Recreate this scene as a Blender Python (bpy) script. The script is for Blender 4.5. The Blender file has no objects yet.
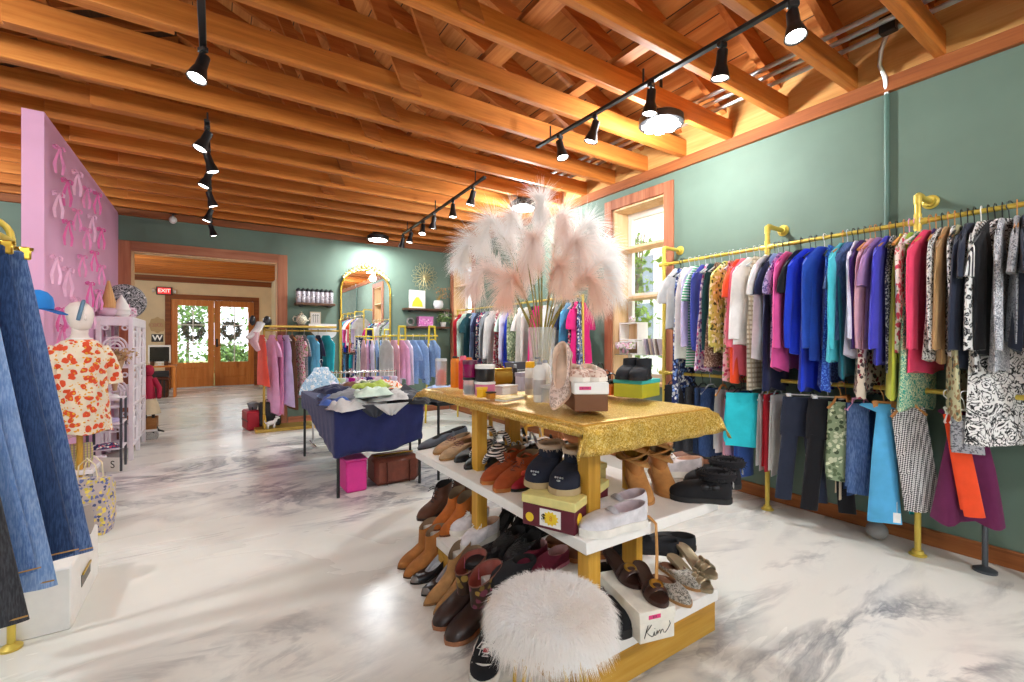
import bpy, bmesh, math, random
from mathutils import Vector, Matrix, noise
PI = math.pi
RN = random.Random(11)
COL = bpy.context.scene.collection
SC = bpy.context.scene
# ------------------------------------------------------------------ camera model (metres; room axes: x to the right wall, y along it)
F_PX, CAM_H, YAW = 455.0, 1.25, math.atan2(300.0, 455.0)
SN, CS = math.sin(YAW), math.cos(YAW)
def P(u, v=None, x=None, y=None, z=None):
    """point of the room seen at photo position (u, v) on the plane x, y or z"""
    t = (u - 512.0) / F_PX
    dx, dy = SN + CS * t, CS - SN * t
    dz = (341.0 - v) / F_PX if v is not None else 0.0
    if x is not None: k = x / dx
    elif y is not None: k = y / dy
    else: k = (z - CAM_H) / dz
    return Vector((k * dx, k * dy, CAM_H + k * dz))
# ------------------------------------------------------------------ mesh builder
class MB:
    def __init__(s): s.V = []; s.F = []
    def add(s, vs, fs):
        o = len(s.V); s.V += [tuple(v) for v in vs]; s.F += [tuple(i + o for i in f) for f in fs]; return s
    def box(s, cx, cy, cz, sx, sy, sz, b=0.0, rz=0.0, rx=0.0, ry=0.0):
        hx, hy, hz = sx / 2, sy / 2, sz / 2
        b = min(b, hx * .9, hy * .9, hz * .9)
        m = Matrix.Translation((cx, cy, cz)) @ Matrix.Rotation(rz, 4, 'Z') @ Matrix.Rotation(ry, 4, 'Y') @ Matrix.Rotation(rx, 4, 'X')
        sg = [(i, j, k) for i in (-1, 1) for j in (-1, 1) for k in (-1, 1)]
        if b <= 0:
            vs = [m @ Vector((i * hx, j * hy, k * hz)) for i, j, k in sg]
            return s.add(vs, [(0, 1, 3, 2), (4, 6, 7, 5), (0, 4, 5, 1), (2, 3, 7, 6), (0, 2, 6, 4), (1, 5, 7, 3)])
        vs = []; ix = {}
        for c in sg:
            for a in range(3):
                p = [c[0] * (hx - b), c[1] * (hy - b), c[2] * (hz - b)]; p[a] = c[a] * (hx, hy, hz)[a]
                ix[c + (a,)] = len(vs); vs.append(m @ Vector(p))
        fs = []
        for a in range(3):
            u, w = [q for q in range(3) if q != a]
            for sgn in (-1, 1):
                q = []
                for (p1, p2) in ((-1, -1), (1, -1), (1, 1), (-1, 1)):
                    c = [0, 0, 0]; c[a] = sgn; c[u] = p1; c[w] = p2; q.append(ix[tuple(c) + (a,)])
                fs.append(q)
            for p1 in (-1, 1):
                for p2 in (-1, 1):
                    c0 = [0, 0, 0]; c1 = [0, 0, 0]
                    c0[a] = -1; c1[a] = 1
                    for c in (c0, c1): c[u] = p1; c[w] = p2
                    fs.append((ix[tuple(c0) + (u,)], ix[tuple(c1) + (u,)], ix[tuple(c1) + (w,)], ix[tuple(c0) + (w,)]))
        for c in sg: fs.append([ix[c + (a,)] for a in range(3)])
        return s.add(vs, fs)
    def bx(s, x0, x1, y0, y1, z0, z1, b=0.0):
        return s.box((x0 + x1) / 2, (y0 + y1) / 2, (z0 + z1) / 2, abs(x1 - x0), abs(y1 - y0), abs(z1 - z0), b)
    def loft(s, rings, cap=True, closed=True, loop=False):
        n = len(rings[0]); vs = [p for r in rings for p in r]; fs = []
        m = len(rings)
        for i in range(m if loop else m - 1):
            i2 = (i + 1) % m
            for j in range(n if closed else n - 1):
                j2 = (j + 1) % n
                fs.append((i * n + j, i * n + j2, i2 * n + j2, i2 * n + j))
        if cap and closed and not loop:
            fs.append(tuple(range(n - 1, -1, -1))); fs.append(tuple((m - 1) * n + j for j in range(n)))
        return s.add(vs, fs)
    def tube(s, pts, r, n=8, cap=True, loop=False, flat=1.0):
        pts = [Vector(p) for p in pts]; m = len(pts)
        rr = r if isinstance(r, (list, tuple)) else [r] * m
        rings = []; prev = None
        for i, p in enumerate(pts):
            if loop: d = pts[(i + 1) % m] - pts[i - 1]
            else: d = pts[min(i + 1, m - 1)] - pts[max(i - 1, 0)]
            d = d.normalized() if d.length > 1e-9 else Vector((0, 0, 1))
            if prev is None:
                a = Vector((0, 0, 1)) if abs(d.z) < .9 else Vector((1, 0, 0))
                u = d.cross(a).normalized()
            else:
                u = prev - d * prev.dot(d); u = u.normalized() if u.length > 1e-6 else d.orthogonal().normalized()
            prev = u; w = d.cross(u)
            rings.append([p + (u * math.cos(2 * PI * k / n) + w * (flat * math.sin(2 * PI * k / n))) * rr[i] for k in range(n)])
        return s.loft(rings, cap=cap, loop=loop)
    def lathe(s, prof, n=20, c=(0, 0, 0), cap=True, sx=1.0, sy=1.0):
        rings = [[(c[0] + r * sx * math.cos(2 * PI * k / n), c[1] + r * sy * math.sin(2 * PI * k / n), c[2] + z) for k in range(n)] for r, z in prof]
        return s.loft(rings, cap=cap)
    def ell(s, c, rx, ry, rz, nu=14, nv=9):
        pr = [(max(.02, math.sin(PI * i / nv)), -math.cos(PI * i / nv)) for i in range(nv + 1)]
        rings = [[(c[0] + rx * r * math.cos(2 * PI * k / nu), c[1] + ry * r * math.sin(2 * PI * k / nu), c[2] + rz * z) for k in range(nu)] for r, z in pr]
        return s.loft(rings)
    def prism(s, poly, axis, a0, a1):
        """poly: 2D points in the plane across AXIS; x: (y, z), y: (x, z), z: (x, y)"""
        def f(p, a): return {'x': (a, p[0], p[1]), 'y': (p[0], a, p[1]), 'z': (p[0], p[1], a)}[axis]
        return s.loft([[f(p, a0) for p in poly], [f(p, a1) for p in poly]])
    def xf(s, m):
        s.V = [tuple(m @ Vector(v)) for v in s.V]; return s
    def build(s, name, mat, parent=None, loc=None, rz=0.0, smooth=40, rot=None):
        me = bpy.data.meshes.new(name); me.from_pydata(s.V, [], s.F)
        if len(s.F) < 60000:
            bm = bmesh.new(); bm.from_mesh(me); bmesh.ops.recalc_face_normals(bm, faces=bm.faces); bm.to_mesh(me); bm.free()
        if smooth:
            me.shade_smooth()
            if smooth < 180: me.set_sharp_from_angle(angle=math.radians(smooth))
        o = bpy.data.objects.new(name, me); COL.objects.link(o)
        if mat: me.materials.append(mat)
        if parent: o.parent = parent
        if loc is not None: o.location = loc
        if rot is not None: o.rotation_euler = rot
        elif rz: o.rotation_euler = (0, 0, rz)
        return o
def tag(o, label=None, cat=None, group=None, kind=None):
    if label: o['label'] = label
    if cat: o['category'] = cat
    if group: o['group'] = group
    if kind: o['kind'] = kind
    return o
def struct(name, mb, mat, parent=None, smooth=40):
    o = mb.build(name, mat, parent, smooth=smooth)
    if parent is None: o['kind'] = 'structure'
    return o
def thing(name, label, cat, loc=(0, 0, 0), rz=0.0, group=None, rot=None):
    o = bpy.data.objects.new(name, None); COL.objects.link(o); o.empty_display_size = .1
    o.location = loc; o.rotation_euler = rot if rot else (0, 0, rz)
    return tag(o, label, cat, group)
def one(name, mb, mat, label, cat, loc=None, rz=0.0, group=None, smooth=40, rot=None):
    return tag(mb.build(name, mat, None, loc, rz, smooth, rot), label, cat, group)
def dup(root, loc=None, rz=None, label=None, group=None, rot=None):
    r = root.copy(); COL.objects.link(r)
    if loc is not None: r.location = loc
    if rot is not None: r.rotation_euler = rot
    elif rz is not None: r.rotation_euler = (0, 0, rz)
    if label: r['label'] = label
    if group: r['group'] = group
    for ch in list(root.children):
        c = ch.copy(); COL.objects.link(c); c.parent = r
        for g in list(ch.children):
            d = g.copy(); COL.objects.link(d); d.parent = c
    return r
def arc(c, r, a0, a1, n, plane='xz', y=0.0):
    out = []
    for i in range(n + 1):
        a = a0 + (a1 - a0) * i / n
        if plane == 'xz': out.append((c[0] + r * math.cos(a), y, c[1] + r * math.sin(a)))
        elif plane == 'yz': out.append((y, c[0] + r * math.cos(a), c[1] + r * math.sin(a)))
        else: out.append((c[0] + r * math.cos(a), c[1] + r * math.sin(a), y))
    return out
def sm(a, b, x):
    t = max(0.0, min(1.0, (x - a) / (b - a))); return t * t * (3 - 2 * t)
def lerp(a, b, t): return a + (b - a) * t
# ------------------------------------------------------------------ materials
def lin(h):
    if isinstance(h, (tuple, list)): return (h[0], h[1], h[2], 1.0)
    h = h.lstrip('#'); c = [int(h[i:i + 2], 16) / 255 for i in (0, 2, 4)]
    return tuple(x / 12.92 if x <= .04045 else ((x + .055) / 1.055) ** 2.4 for x in c) + (1.0,)
def mul(c, k): c = lin(c); return (min(1, c[0] * k), min(1, c[1] * k), min(1, c[2] * k), 1.0)
class NT:
    def __init__(s, name):
        s.m = bpy.data.materials.new(name); s.m.use_nodes = True; s.t = s.m.node_tree; s.t.nodes.clear()
        s.o = s.n('ShaderNodeOutputMaterial'); s.b = s.n('ShaderNodeBsdfPrincipled'); s.l(s.b.outputs[0], s.o.inputs[0])
    def n(s, k, **kw):
        q = s.t.nodes.new(k)
        for a, v in kw.items(): setattr(q, a, v)
        return q
    def l(s, a, b): s.t.links.new(a, b)
    def set(s, **kw):
        for k, v in kw.items(): s.b.inputs[k.replace('_', ' ')].default_value = v
    def coord(s, scale=(1, 1, 1), rot=(0, 0, 0), kind='Object', rnd=True):
        tc = s.n('ShaderNodeTexCoord'); mp = s.n('ShaderNodeMapping')
        mp.inputs['Scale'].default_value = scale; mp.inputs['Rotation'].default_value = rot
        if rnd:
            oi = s.n('ShaderNodeObjectInfo'); vm = s.n('ShaderNodeVectorMath', operation='SCALE'); cb = s.n('ShaderNodeCombineXYZ')
            for i in range(3): cb.inputs[i].default_value = (7.3, 5.1, 9.7)[i]
            s.l(cb.outputs[0], vm.inputs[0]); s.l(oi.outputs['Random'], vm.inputs['Scale'])
            ad = s.n('ShaderNodeVectorMath', operation='ADD'); s.l(tc.outputs[kind], ad.inputs[0]); s.l(vm.outputs[0], ad.inputs[1]); s.l(ad.outputs[0], mp.inputs[0])
        else: s.l(tc.outputs[kind], mp.inputs[0])
        return mp.outputs[0]
    def noise(s, vec, scale=5, detail=3, rough=.55, dist=0.0):
        q = s.n('ShaderNodeTexNoise'); q.inputs['Scale'].default_value = scale; q.inputs['Detail'].default_value = detail
        q.inputs['Roughness'].default_value = rough; q.inputs['Distortion'].default_value = dist
        s.l(vec, q.inputs['Vector']); return q
    def vor(s, vec, scale=10, feature='F1', rnd=1.0):
        q = s.n('ShaderNodeTexVoronoi', feature=feature); q.inputs['Scale'].default_value = scale; q.inputs['Randomness'].default_value = rnd
        s.l(vec, q.inputs['Vector']); return q
    def ramp(s, fac, stops, mode='LINEAR'):
        q = s.n('ShaderNodeValToRGB'); q.color_ramp.interpolation = mode; e = q.color_ramp.elements
        while len(e) < len(stops): e.new(.5)
        for i, (p, c) in enumerate(stops): e[i].position = p; e[i].color = lin(c)
        s.l(fac, q.inputs[0]); return q.outputs[0]
    def mix(s, fac, a, b, mode='MIX'):
        q = s.n('ShaderNodeMix', data_type='RGBA', blend_type=mode)
        for k, v in ((0, fac), (6, a), (7, b)):
            if hasattr(v, 'is_linked') or hasattr(v, 'links'): s.l(v, q.inputs[k])
            elif k == 0: q.inputs[0].default_value = v
            else: q.inputs[k].default_value = lin(v)
        return q.outputs[2]
    def math(s, op, a, b=None):
        q = s.n('ShaderNodeMath', operation=op)
        for i, v in enumerate((a, b)):
            if v is None: continue
            if hasattr(v, 'links'): s.l(v, q.inputs[i])
            else: q.inputs[i].default_value = v
        return q.outputs[0]
    def bump(s, h, strength=.2, dist=.01):
        q = s.n('ShaderNodeBump'); q.inputs['Strength'].default_value = strength; q.inputs['Distance'].default_value = dist
        s.l(h, q.inputs['Height']); s.l(q.outputs[0], s.b.inputs['Normal'])
    def col(s, o): s.l(o, s.b.inputs['Base Color']); return s.m
CACHE = {}
def solid(name, c, rough=.5, metal=0.0, var=.06, scale=20, bump=0.0, coat=0.0):
    key = ('s', name)
    if key in CACHE: return CACHE[key]
    t = NT(name); t.set(Roughness=rough, Metallic=metal, Coat_Weight=coat)
    v = t.coord(); q = t.noise(v, scale, 3)
    t.col(t.ramp(q.outputs[0], [(.3, mul(c, 1 - var * 2)), (.7, mul(c, 1 + var))]))
    if bump: t.bump(q.outputs[0], bump, .01)
    CACHE[key] = t.m; return t.m
def wood(name, c1, c2, c3=None, axis='x', rough=.55, scale=1.0, grain=1.0, spec=.35):
    key = ('w', name)
    if key in CACHE: return CACHE[key]
    t = NT(name); t.set(Roughness=rough, Specular_IOR_Level=spec)
    k = {'x': (.35, 6, 6), 'y': (6, .35, 6), 'z': (6, 6, .35)}[axis]
    v = t.coord(tuple(a * scale for a in k))
    q = t.noise(v, 2.2, 6, .6, .6); q2 = t.noise(v, 11, 3, .6, .2)
    f = t.math('ADD', t.math('MULTIPLY', q.outputs[0], .75), t.math('MULTIPLY', q2.outputs[0], .25 * grain))
    c = t.ramp(f, [(.3, c2), (.5, c1), (.72, c3 or mul(c1, 1.18))])
    kn = t.coord(tuple(a * .33 for a in {'x': (.9, 3, 3), 'y': (3, .9, 3), 'z': (3, 3, .9)}[axis])); vo = t.vor(kn, 2.4)
    mk = t.ramp(vo.outputs['Distance'], [(.03, (1, 1, 1)), (.10, (0, 0, 0))])
    c = t.mix(t.math('MULTIPLY', mk, .55), c, mul(c2, .45))
    oi = t.n('ShaderNodeObjectInfo'); hv = t.n('ShaderNodeHueSaturation')
    t.l(c, hv.inputs['Color']); t.l(t.math('ADD', t.math('MULTIPLY', oi.outputs['Random'], .3), .85), hv.inputs['Value'])
    t.col(hv.outputs[0]); t.bump(f, .15, .004); CACHE[key] = t.m; return t.m
def metal(name, c, rough=.3, m=1.0):
    key = ('m', name)
    if key in CACHE: return CACHE[key]
    t = NT(name); t.set(Metallic=m, Roughness=rough); v = t.coord(); q = t.noise(v, 30, 2)
    t.col(t.ramp(q.outputs[0], [(.3, mul(c, .9)), (.7, c)])); CACHE[key] = t.m; return t.m
def glass(name, c=(1, 1, 1), rough=0.0, alpha=.25):
    """clear sheet: mostly lets light straight through, with a gloss"""
    key = ('g', name)
    if key in CACHE: return CACHE[key]
    t = NT(name); t.set(Roughness=rough, Base_Color=lin(c), Alpha=alpha, Specular_IOR_Level=.5)
    t.m.blend_method = 'BLEND' if hasattr(t.m, 'blend_method') else None
    CACHE[key] = t.m; return t.m
def emit(name, c, s):
    key = ('e', name)
    if key in CACHE: return CACHE[key]
    t = NT(name); t.set(Base_Color=lin(c), Emission_Color=lin(c), Emission_Strength=s); CACHE[key] = t.m; return t.m
def fabric(name, kind, c, c2=None, c3=None, scale=1.0, rough=.85):
    """cloth: plain weave colour or a woven / printed pattern"""
    key = ('f', name)
    if key in CACHE: return CACHE[key]
    t = NT(name); t.set(Roughness=rough, Sheen_Weight=.15, Specular_IOR_Level=.25)
    v = t.coord(); q = t.noise(v, 9, 3)
    base = t.ramp(q.outputs[0], [(.3, mul(c, .86)), (.7, mul(c, 1.08))])
    o = base
    if kind == 'denim':
        d = t.noise(t.coord((1, 1, .12)), 260, 2); o = t.mix(t.ramp(d.outputs[0], [(.4, (0, 0, 0)), (.65, (.5, .5, .5))]), base, c2 or mul(c, 1.5))
        w = t.noise(v, 2.2, 1); o = t.mix(t.ramp(w.outputs[0], [(.5, (0, 0, 0)), (.9, (.35, .35, .35))]), o, c2 or mul(c, 1.7))
    elif kind == 'floral':
        w = t.noise(v, 14 * scale, 2); wv = t.mix(.06, v, w.outputs['Color'], 'ADD')
        a = t.vor(wv, 27 * scale); b = t.vor(wv, 48 * scale)
        o = t.mix(t.ramp(a.outputs['Distance'], [(.42, (1, 1, 1)), (.46, (0, 0, 0))]), o, c2)
        o = t.mix(t.ramp(b.outputs['Distance'], [(.26, (1, 1, 1)), (.30, (0, 0, 0))]), o, c3 or c2)
    elif kind == 'multi':
        a = t.vor(t.mix(.03, v, t.noise(v, 30 * scale, 2).outputs['Color'], 'ADD'), 36 * scale); s_ = t.n('ShaderNodeSeparateColor'); t.l(a.outputs['Color'], s_.inputs[0])
        pc = t.ramp(s_.outputs[0], [(0, c2), (.33, c3), (.66, mul(c2, .55)), (.8, mul(c3, 1.3))], 'CONSTANT')
        o = t.mix(t.ramp(a.outputs['Distance'], [(.44, (1, 1, 1)), (.5, (0, 0, 0))]), o, pc)
    elif kind == 'leopard':
        w = t.noise(v, 40 * scale, 2); wv = t.mix(.03, v, w.outputs['Color'], 'ADD'); a = t.vor(wv, 42 * scale)
        o = t.mix(t.ramp(a.outputs['Distance'], [(.20, (0, 0, 0)), (.25, (1, 1, 1)), (.46, (1, 1, 1)), (.52, (0, 0, 0))]), o, c2)
        o = t.mix(t.ramp(a.outputs['Distance'], [(.16, (1, 1, 1)), (.22, (0, 0, 0))]), o, c3 or c)
    elif kind == 'speckle':
        a = t.noise(v, 90 * scale, 2, .6); o = t.mix(t.ramp(a.outputs[0], [(.52, (0, 0, 0)), (.56, (1, 1, 1))]), o, c2)
    elif kind == 'swirl':
        a = t.noise(v, 32 * scale, 3, .5, 3.0); o = t.mix(t.ramp(a.outputs[0], [(.46, (0, 0, 0)), (.50, (1, 1, 1)), (.56, (1, 1, 1)), (.60, (0, 0, 0))]), o, c2)
        if c3: o = t.mix(t.ramp(a.outputs[0], [(.62, (0, 0, 0)), (.66, (1, 1, 1))]), o, c3)
    elif kind in ('hstripe', 'vstripe'):
        wv = t.n('ShaderNodeTexWave', bands_direction='Z' if kind == 'hstripe' else 'X'); wv.inputs['Scale'].default_value = 14 * scale
        wv.inputs['Distortion'].default_value = .3; t.l(v, wv.inputs['Vector'])
        o = t.mix(t.ramp(wv.outputs['Fac'], [(.45, (0, 0, 0)), (.55, (1, 1, 1))]), o, c2)
    elif kind == 'plaid':
        for d, k in (('Z', 9), ('X', 9)):
            wv = t.n('ShaderNodeTexWave', bands_direction=d); wv.inputs['Scale'].default_value = k * scale; t.l(v, wv.inputs['Vector'])
            o = t.mix(t.math('MULTIPLY', t.ramp(wv.outputs['Fac'], [(.62, (0, 0, 0)), (.7, (1, 1, 1))]), .7), o, c2 if d == 'Z' else (c3 or c2))
    elif kind == 'check':
        ck = t.n('ShaderNodeTexChecker'); ck.inputs['Scale'].default_value = 70 * scale; t.l(t.coord(rot=(.3, .5, .4)), ck.inputs['Vector'])
        o = t.mix(ck.outputs['Fac'], o, c2)
    fb = t.noise(v, 260, 2); wr = t.noise(v, 16, 2)
    t.bump(t.math('ADD', t.math('MULTIPLY', fb.outputs[0], .12), wr.outputs[0]), .35, .012)
    t.col(o); CACHE[key] = t.m; return t.m
POWER_BAY, POWER_SPOT = 70, 6
# ================================================================== camera, view, world
cam = bpy.data.cameras.new('camera'); cam.sensor_width = 36.0; cam.lens = F_PX / 1024.0 * 36.0; cam.clip_start = .05
co = bpy.data.objects.new('camera', cam); COL.objects.link(co); co.location = (0, 0, CAM_H); co.rotation_euler = (PI / 2, 0, -YAW); SC.camera = co
SC.view_settings.view_transform = 'Standard'; SC.view_settings.look = 'None'; SC.view_settings.gamma = 1.0; SC.view_settings.use_curve_mapping = False
SC.view_settings.exposure = 0.5
wd = bpy.data.worlds.new('world'); SC.world = wd; wd.use_nodes = True
bg = wd.node_tree.nodes['Background']; bg.inputs[0].default_value = (.86, .93, 1.0, 1); bg.inputs[1].default_value = 2.6
# ================================================================== setting
XR, YB, YE = 3.675, 7.64, 14.7
ZL, ZJ = 2.86, 2.955          # underside of the ledger, underside of the joists
M_GREEN = solid('green_paint', '#65796b', .72, var=.05, scale=3, bump=.05)
M_CREAM = solid('cream_paint', '#ead6b0', .7, var=.04, scale=3)
M_PINK = solid('pink_paint', '#e0a6c8', .6, var=.02, scale=3)
M_JOIST = wood('joist_pine', '#c06f2b', '#98521c', '#d68a40', 'x', .6)
M_RAFT = wood('rafter_pine', '#b5682c', '#8f4c1c', '#cb8342', 'x', .65)
M_BOARDY = wood('deck_board', '#b96e33', '#8e4d1f', '#cf8a48', 'y', .7)
M_LEDGER = wood('ledger_wood', '#8f4f28', '#6d391b', '#a56334', 'y', .6)
M_LEDGERX = wood('header_wood', '#8f5028', '#6d3a1c', '#a4632f', 'x', .6)
M_PLY = wood('rim_board', '#d39a58', '#b87c40', '#e3b273', 'y', .65)
M_TRIMX = wood('cedar_trim_across', '#a8684a', '#844a30', '#bf8260', 'x', .6)
M_TRIMY = wood('cedar_trim_along', '#a8684a', '#844a30', '#bf8260', 'y', .6)
M_TRIMZ = wood('cedar_trim_upright', '#a8684a', '#844a30', '#bf8260', 'z', .6)
M_JAMB = wood('jamb_wood', '#e3bd90', '#cc9c68', '#efd0aa', 'z', .6)
M_BASE = wood('baseboard_wood', '#93562a', '#6d3c1b', '#ac6c38', 'y', .55)
M_WHITE = solid('white_paint', '#eeeae4', .45, var=.02)
M_BLACK = solid('black_metal', '#151517', .4, var=.1)
M_BRASS = metal('brushed_brass', '#d9b44a', .3)
M_CHROME = metal('chrome', '#d8d8da', .15)
M_STEEL = metal('galvanised_steel', '#cfd2d4', .35)

def floor_mat():
    t = NT('marbled_epoxy'); t.set(Specular_IOR_Level=.5)
    v = t.coord(rnd=False); r = t.coord((.55, 1.25, 1), (0, 0, .55), rnd=False)
    n1 = t.noise(r, .8, 5, .6, .9); wv = t.mix(.35, r, n1.outputs['Color'], 'ADD')
    n2 = t.noise(wv, 1.1, 7, .62, 1.4); n3 = t.noise(wv, .55, 4, .6, .7); n4 = t.noise(wv, 3.2, 6, .65, 2.0)
    base = t.ramp(n3.outputs[0], [(.35, '#e2e0d6'), (.6, '#ebe9e1'), (.75, '#dad6c9')])
    vein = t.ramp(n2.outputs[0], [(.45, (0, 0, 0)), (.50, (1, 1, 1)), (.52, (.7, .7, .7)), (.59, (0, 0, 0))])
    area = t.ramp(n3.outputs[0], [(.47, (0, 0, 0)), (.58, (1, 1, 1))])
    f = t.math('MULTIPLY', vein, area)
    c = t.mix(t.math('MULTIPLY', f, .8), base, '#63676f')
    smoke = t.math('MULTIPLY', t.ramp(n4.outputs[0], [(.5, (0, 0, 0)), (.72, (1, 1, 1))]), area)
    c = t.mix(t.math('MULTIPLY', smoke, .6), c, '#8d9095')
    t.l(t.ramp(n1.outputs[0], [(.3, (.2, .2, .2)), (.7, (.33, .33, .33))]), t.b.inputs['Roughness'])
    return t.col(c)
M_FLOOR = floor_mat()
struct('floor', MB().bx(-4.3, 3.95, -3.6, YE + .2, -.12, 0), M_FLOOR)
# ---- right wall with two deep window openings
W1 = (2.87, 3.56); W2 = (6.78, 7.5); WB, WT = .80, 2.68; WX = 3.95
mb = MB()
ys = [-3.6, W1[0], W1[1], W2[0], W2[1], YE + .2]
for i in range(5):
    if i in (1, 3):
        mb.bx(XR, WX, ys[i], ys[i + 1], 0, WB); mb.bx(XR, WX, ys[i], ys[i + 1], WT, 3.3)
    else: mb.bx(XR, WX, ys[i], ys[i + 1], 0, 3.3)
struct('wall_right', mb, M_GREEN)
# ---- back wall with the wide opening to the entrance room
DX0, DX1, DT = -.875, .82, 2.42
mb = MB().bx(-4.3, DX0, YB, YB + .16, 0, 3.3).bx(DX1, XR, YB, YB + .16, 0, 3.3).bx(DX0, DX1, YB, YB + .16, DT, 3.3)
struct('wall_back', mb, M_GREEN)
mb = MB().bx(-4.3, DX0 - .01, YB + .161, YB + .18, 0, 3.3).bx(DX1 + .01, XR, YB + .161, YB + .18, 0, 3.3).bx(DX0 - .01, DX1 + .01, YB + .161, YB + .18, DT + .01, 3.3)
struct('wall_entrance_back', mb, M_CREAM)
struct('wall_left', MB().bx(-4.5, -4.3, -3.6, YE + .2, 0, 3.3), M_GREEN)
# front wall behind the camera: unseen openings added to let sky light in
mb = MB().bx(-4.3, -3.2, -3.8, -3.6, 0, 3.3).bx(2.6, XR, -3.8, -3.6, 0, 3.3).bx(-3.2, 2.6, -3.8, -3.6, 0, .5).bx(-3.2, 2.6, -3.8, -3.6, 2.6, 3.3).bx(-.45, -.15, -3.8, -3.6, .5, 2.6)
struct('wall_front', mb, M_GREEN)
# entrance room end wall
EX0, EX1, ET = -.90, 1.0, 2.36
mb = MB().bx(-4.3, EX0, YE, YE + .2, 0, 3.3).bx(EX1, XR, YE, YE + .2, 0, 3.3).bx(EX0, EX1, YE, YE + .2, ET, 3.3)
struct('wall_entrance_end', mb, M_CREAM)
struct('wall_entrance_side', MB().bx(1.42, 1.55, YB + 1.9, YE, 0, 2.9), M_CREAM)
struct('trim_entrance_header', MB().bx(-4.2, 3.6, YE - .05, YE, 2.78, 2.92), M_LEDGERX)
# baseboards
struct('baseboard_right', MB().bx(XR - .022, XR, -3.5, YB - .03, 0, .10, .006), M_BASE)
struct('baseboard_back', MB().bx(.96, XR - .03, YB - .022, YB, 0, .10, .006), M_TRIMX)
# pink partition
struct('wall_partition', MB().bx(-1.115, -1.0, 4.55, YB - .01, 0, 2.885), M_PINK)
# ---- ledger, rim board, wall top
struct('trim_1', MB().bx(XR - .04, XR, -3.5, YB - .05, ZL, ZJ, .004), M_LEDGER)
struct('trim_2', MB().bx(XR - .012, XR + .1, -3.5, YB + 7, ZJ, 3.302), M_PLY)
struct('trim_3', MB().bx(-4.2, XR - .04, YB - .045, YB, ZL + .005, ZJ, .004), M_LEDGERX)
# ---- doorway casing
struct('trim_4', MB().bx(-1.005, DX0, YB - .03, YB, 0, 2.545, .004), M_TRIMZ)
struct('trim_5', MB().bx(DX1, .952, YB - .03, YB, 0, 2.545, .004), M_TRIMZ)
struct('trim_6', MB().bx(DX0, DX1, YB - .032, YB, DT, 2.545, .004), M_TRIMX)
struct('trim_7', MB().bx(DX0 - .002, DX0 + .015, YB, YB + .18, 0, DT).bx(DX1 - .015, DX1 + .002, YB, YB + .18, 0, DT).bx(DX0, DX1, YB, YB + .18, DT - .015, DT + .002), M_JAMB)
struct('trim_8', MB().bx(1.0, 1.1, YB + 1.84, YB + 1.9, 0, 2.6), M_TRIMZ)
# ---- joists: a long board from the right wall and a shorter one lapped beside it
JY = [.841 + .445 * k for k in range(-9, 16)]
for k, yj in enumerate(JY):
    xl = -.95 + .22 * math.sin(k * 2.3)
    o = struct('ceiling_beam', MB().bx(xl, XR - .014, yj, yj + .05, ZJ, ZJ + .15, .003), M_JOIST)
    o = struct('ceiling_beam', MB().bx(-4.28, xl + .62, yj + .052, yj + .10, ZJ + .006, ZJ + .155, .003), M_JOIST)
for k in range(21):
    yj = YB + .3 + .32 * k
    struct('ceiling_beam', MB().bx(-4.28, 3.6, yj, yj + .05, ZJ - .03, ZJ + .06), M_JOIST)
# ---- roof: deck boards on rafters, two slopes
RX, RZ, EZ = -.35, 5.05, 3.19
def deck_mat():
    t = NT('roof_deck'); t.set(Roughness=.75); v = t.coord((6, .35, 6), rnd=False)
    q = t.noise(v, 2.2, 5, .6, .5); c = t.ramp(q.outputs[0], [(.3, '#9c5a26'), (.5, '#c07838'), (.72, '#d69450')])
    w = t.n('ShaderNodeTexWave', bands_direction='X'); w.inputs['Scale'].default_value = 1.75; t.l(t.coord(rnd=False), w.inputs['Vector'])
    return t.col(t.mix(t.ramp(w.outputs['Fac'], [(.0, (1, 1, 1)), (.012, (0, 0, 0))]), c, '#1c0f08'))
M_DECK = deck_mat()
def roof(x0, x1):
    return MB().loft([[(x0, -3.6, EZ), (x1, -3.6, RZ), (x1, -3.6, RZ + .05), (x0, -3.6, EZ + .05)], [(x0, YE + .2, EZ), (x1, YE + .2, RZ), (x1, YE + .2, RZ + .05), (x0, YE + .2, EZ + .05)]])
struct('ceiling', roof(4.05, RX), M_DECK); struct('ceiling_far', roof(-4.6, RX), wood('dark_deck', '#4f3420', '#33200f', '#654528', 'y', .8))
struct('wall_gable', MB().prism([(-4.5, 3.3), (3.95, 3.3), (3.95, 3.26), (RX, RZ), (-4.5, 3.26)], 'y', -3.79, -3.61), M_BOARDY)
struct('wall_gable_back', MB().prism([(-4.5, 3.3), (3.95, 3.3), (3.95, 3.26), (RX, RZ), (-4.5, 3.26)], 'y', YB + .02, YB + .14), M_BOARDY)
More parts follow.
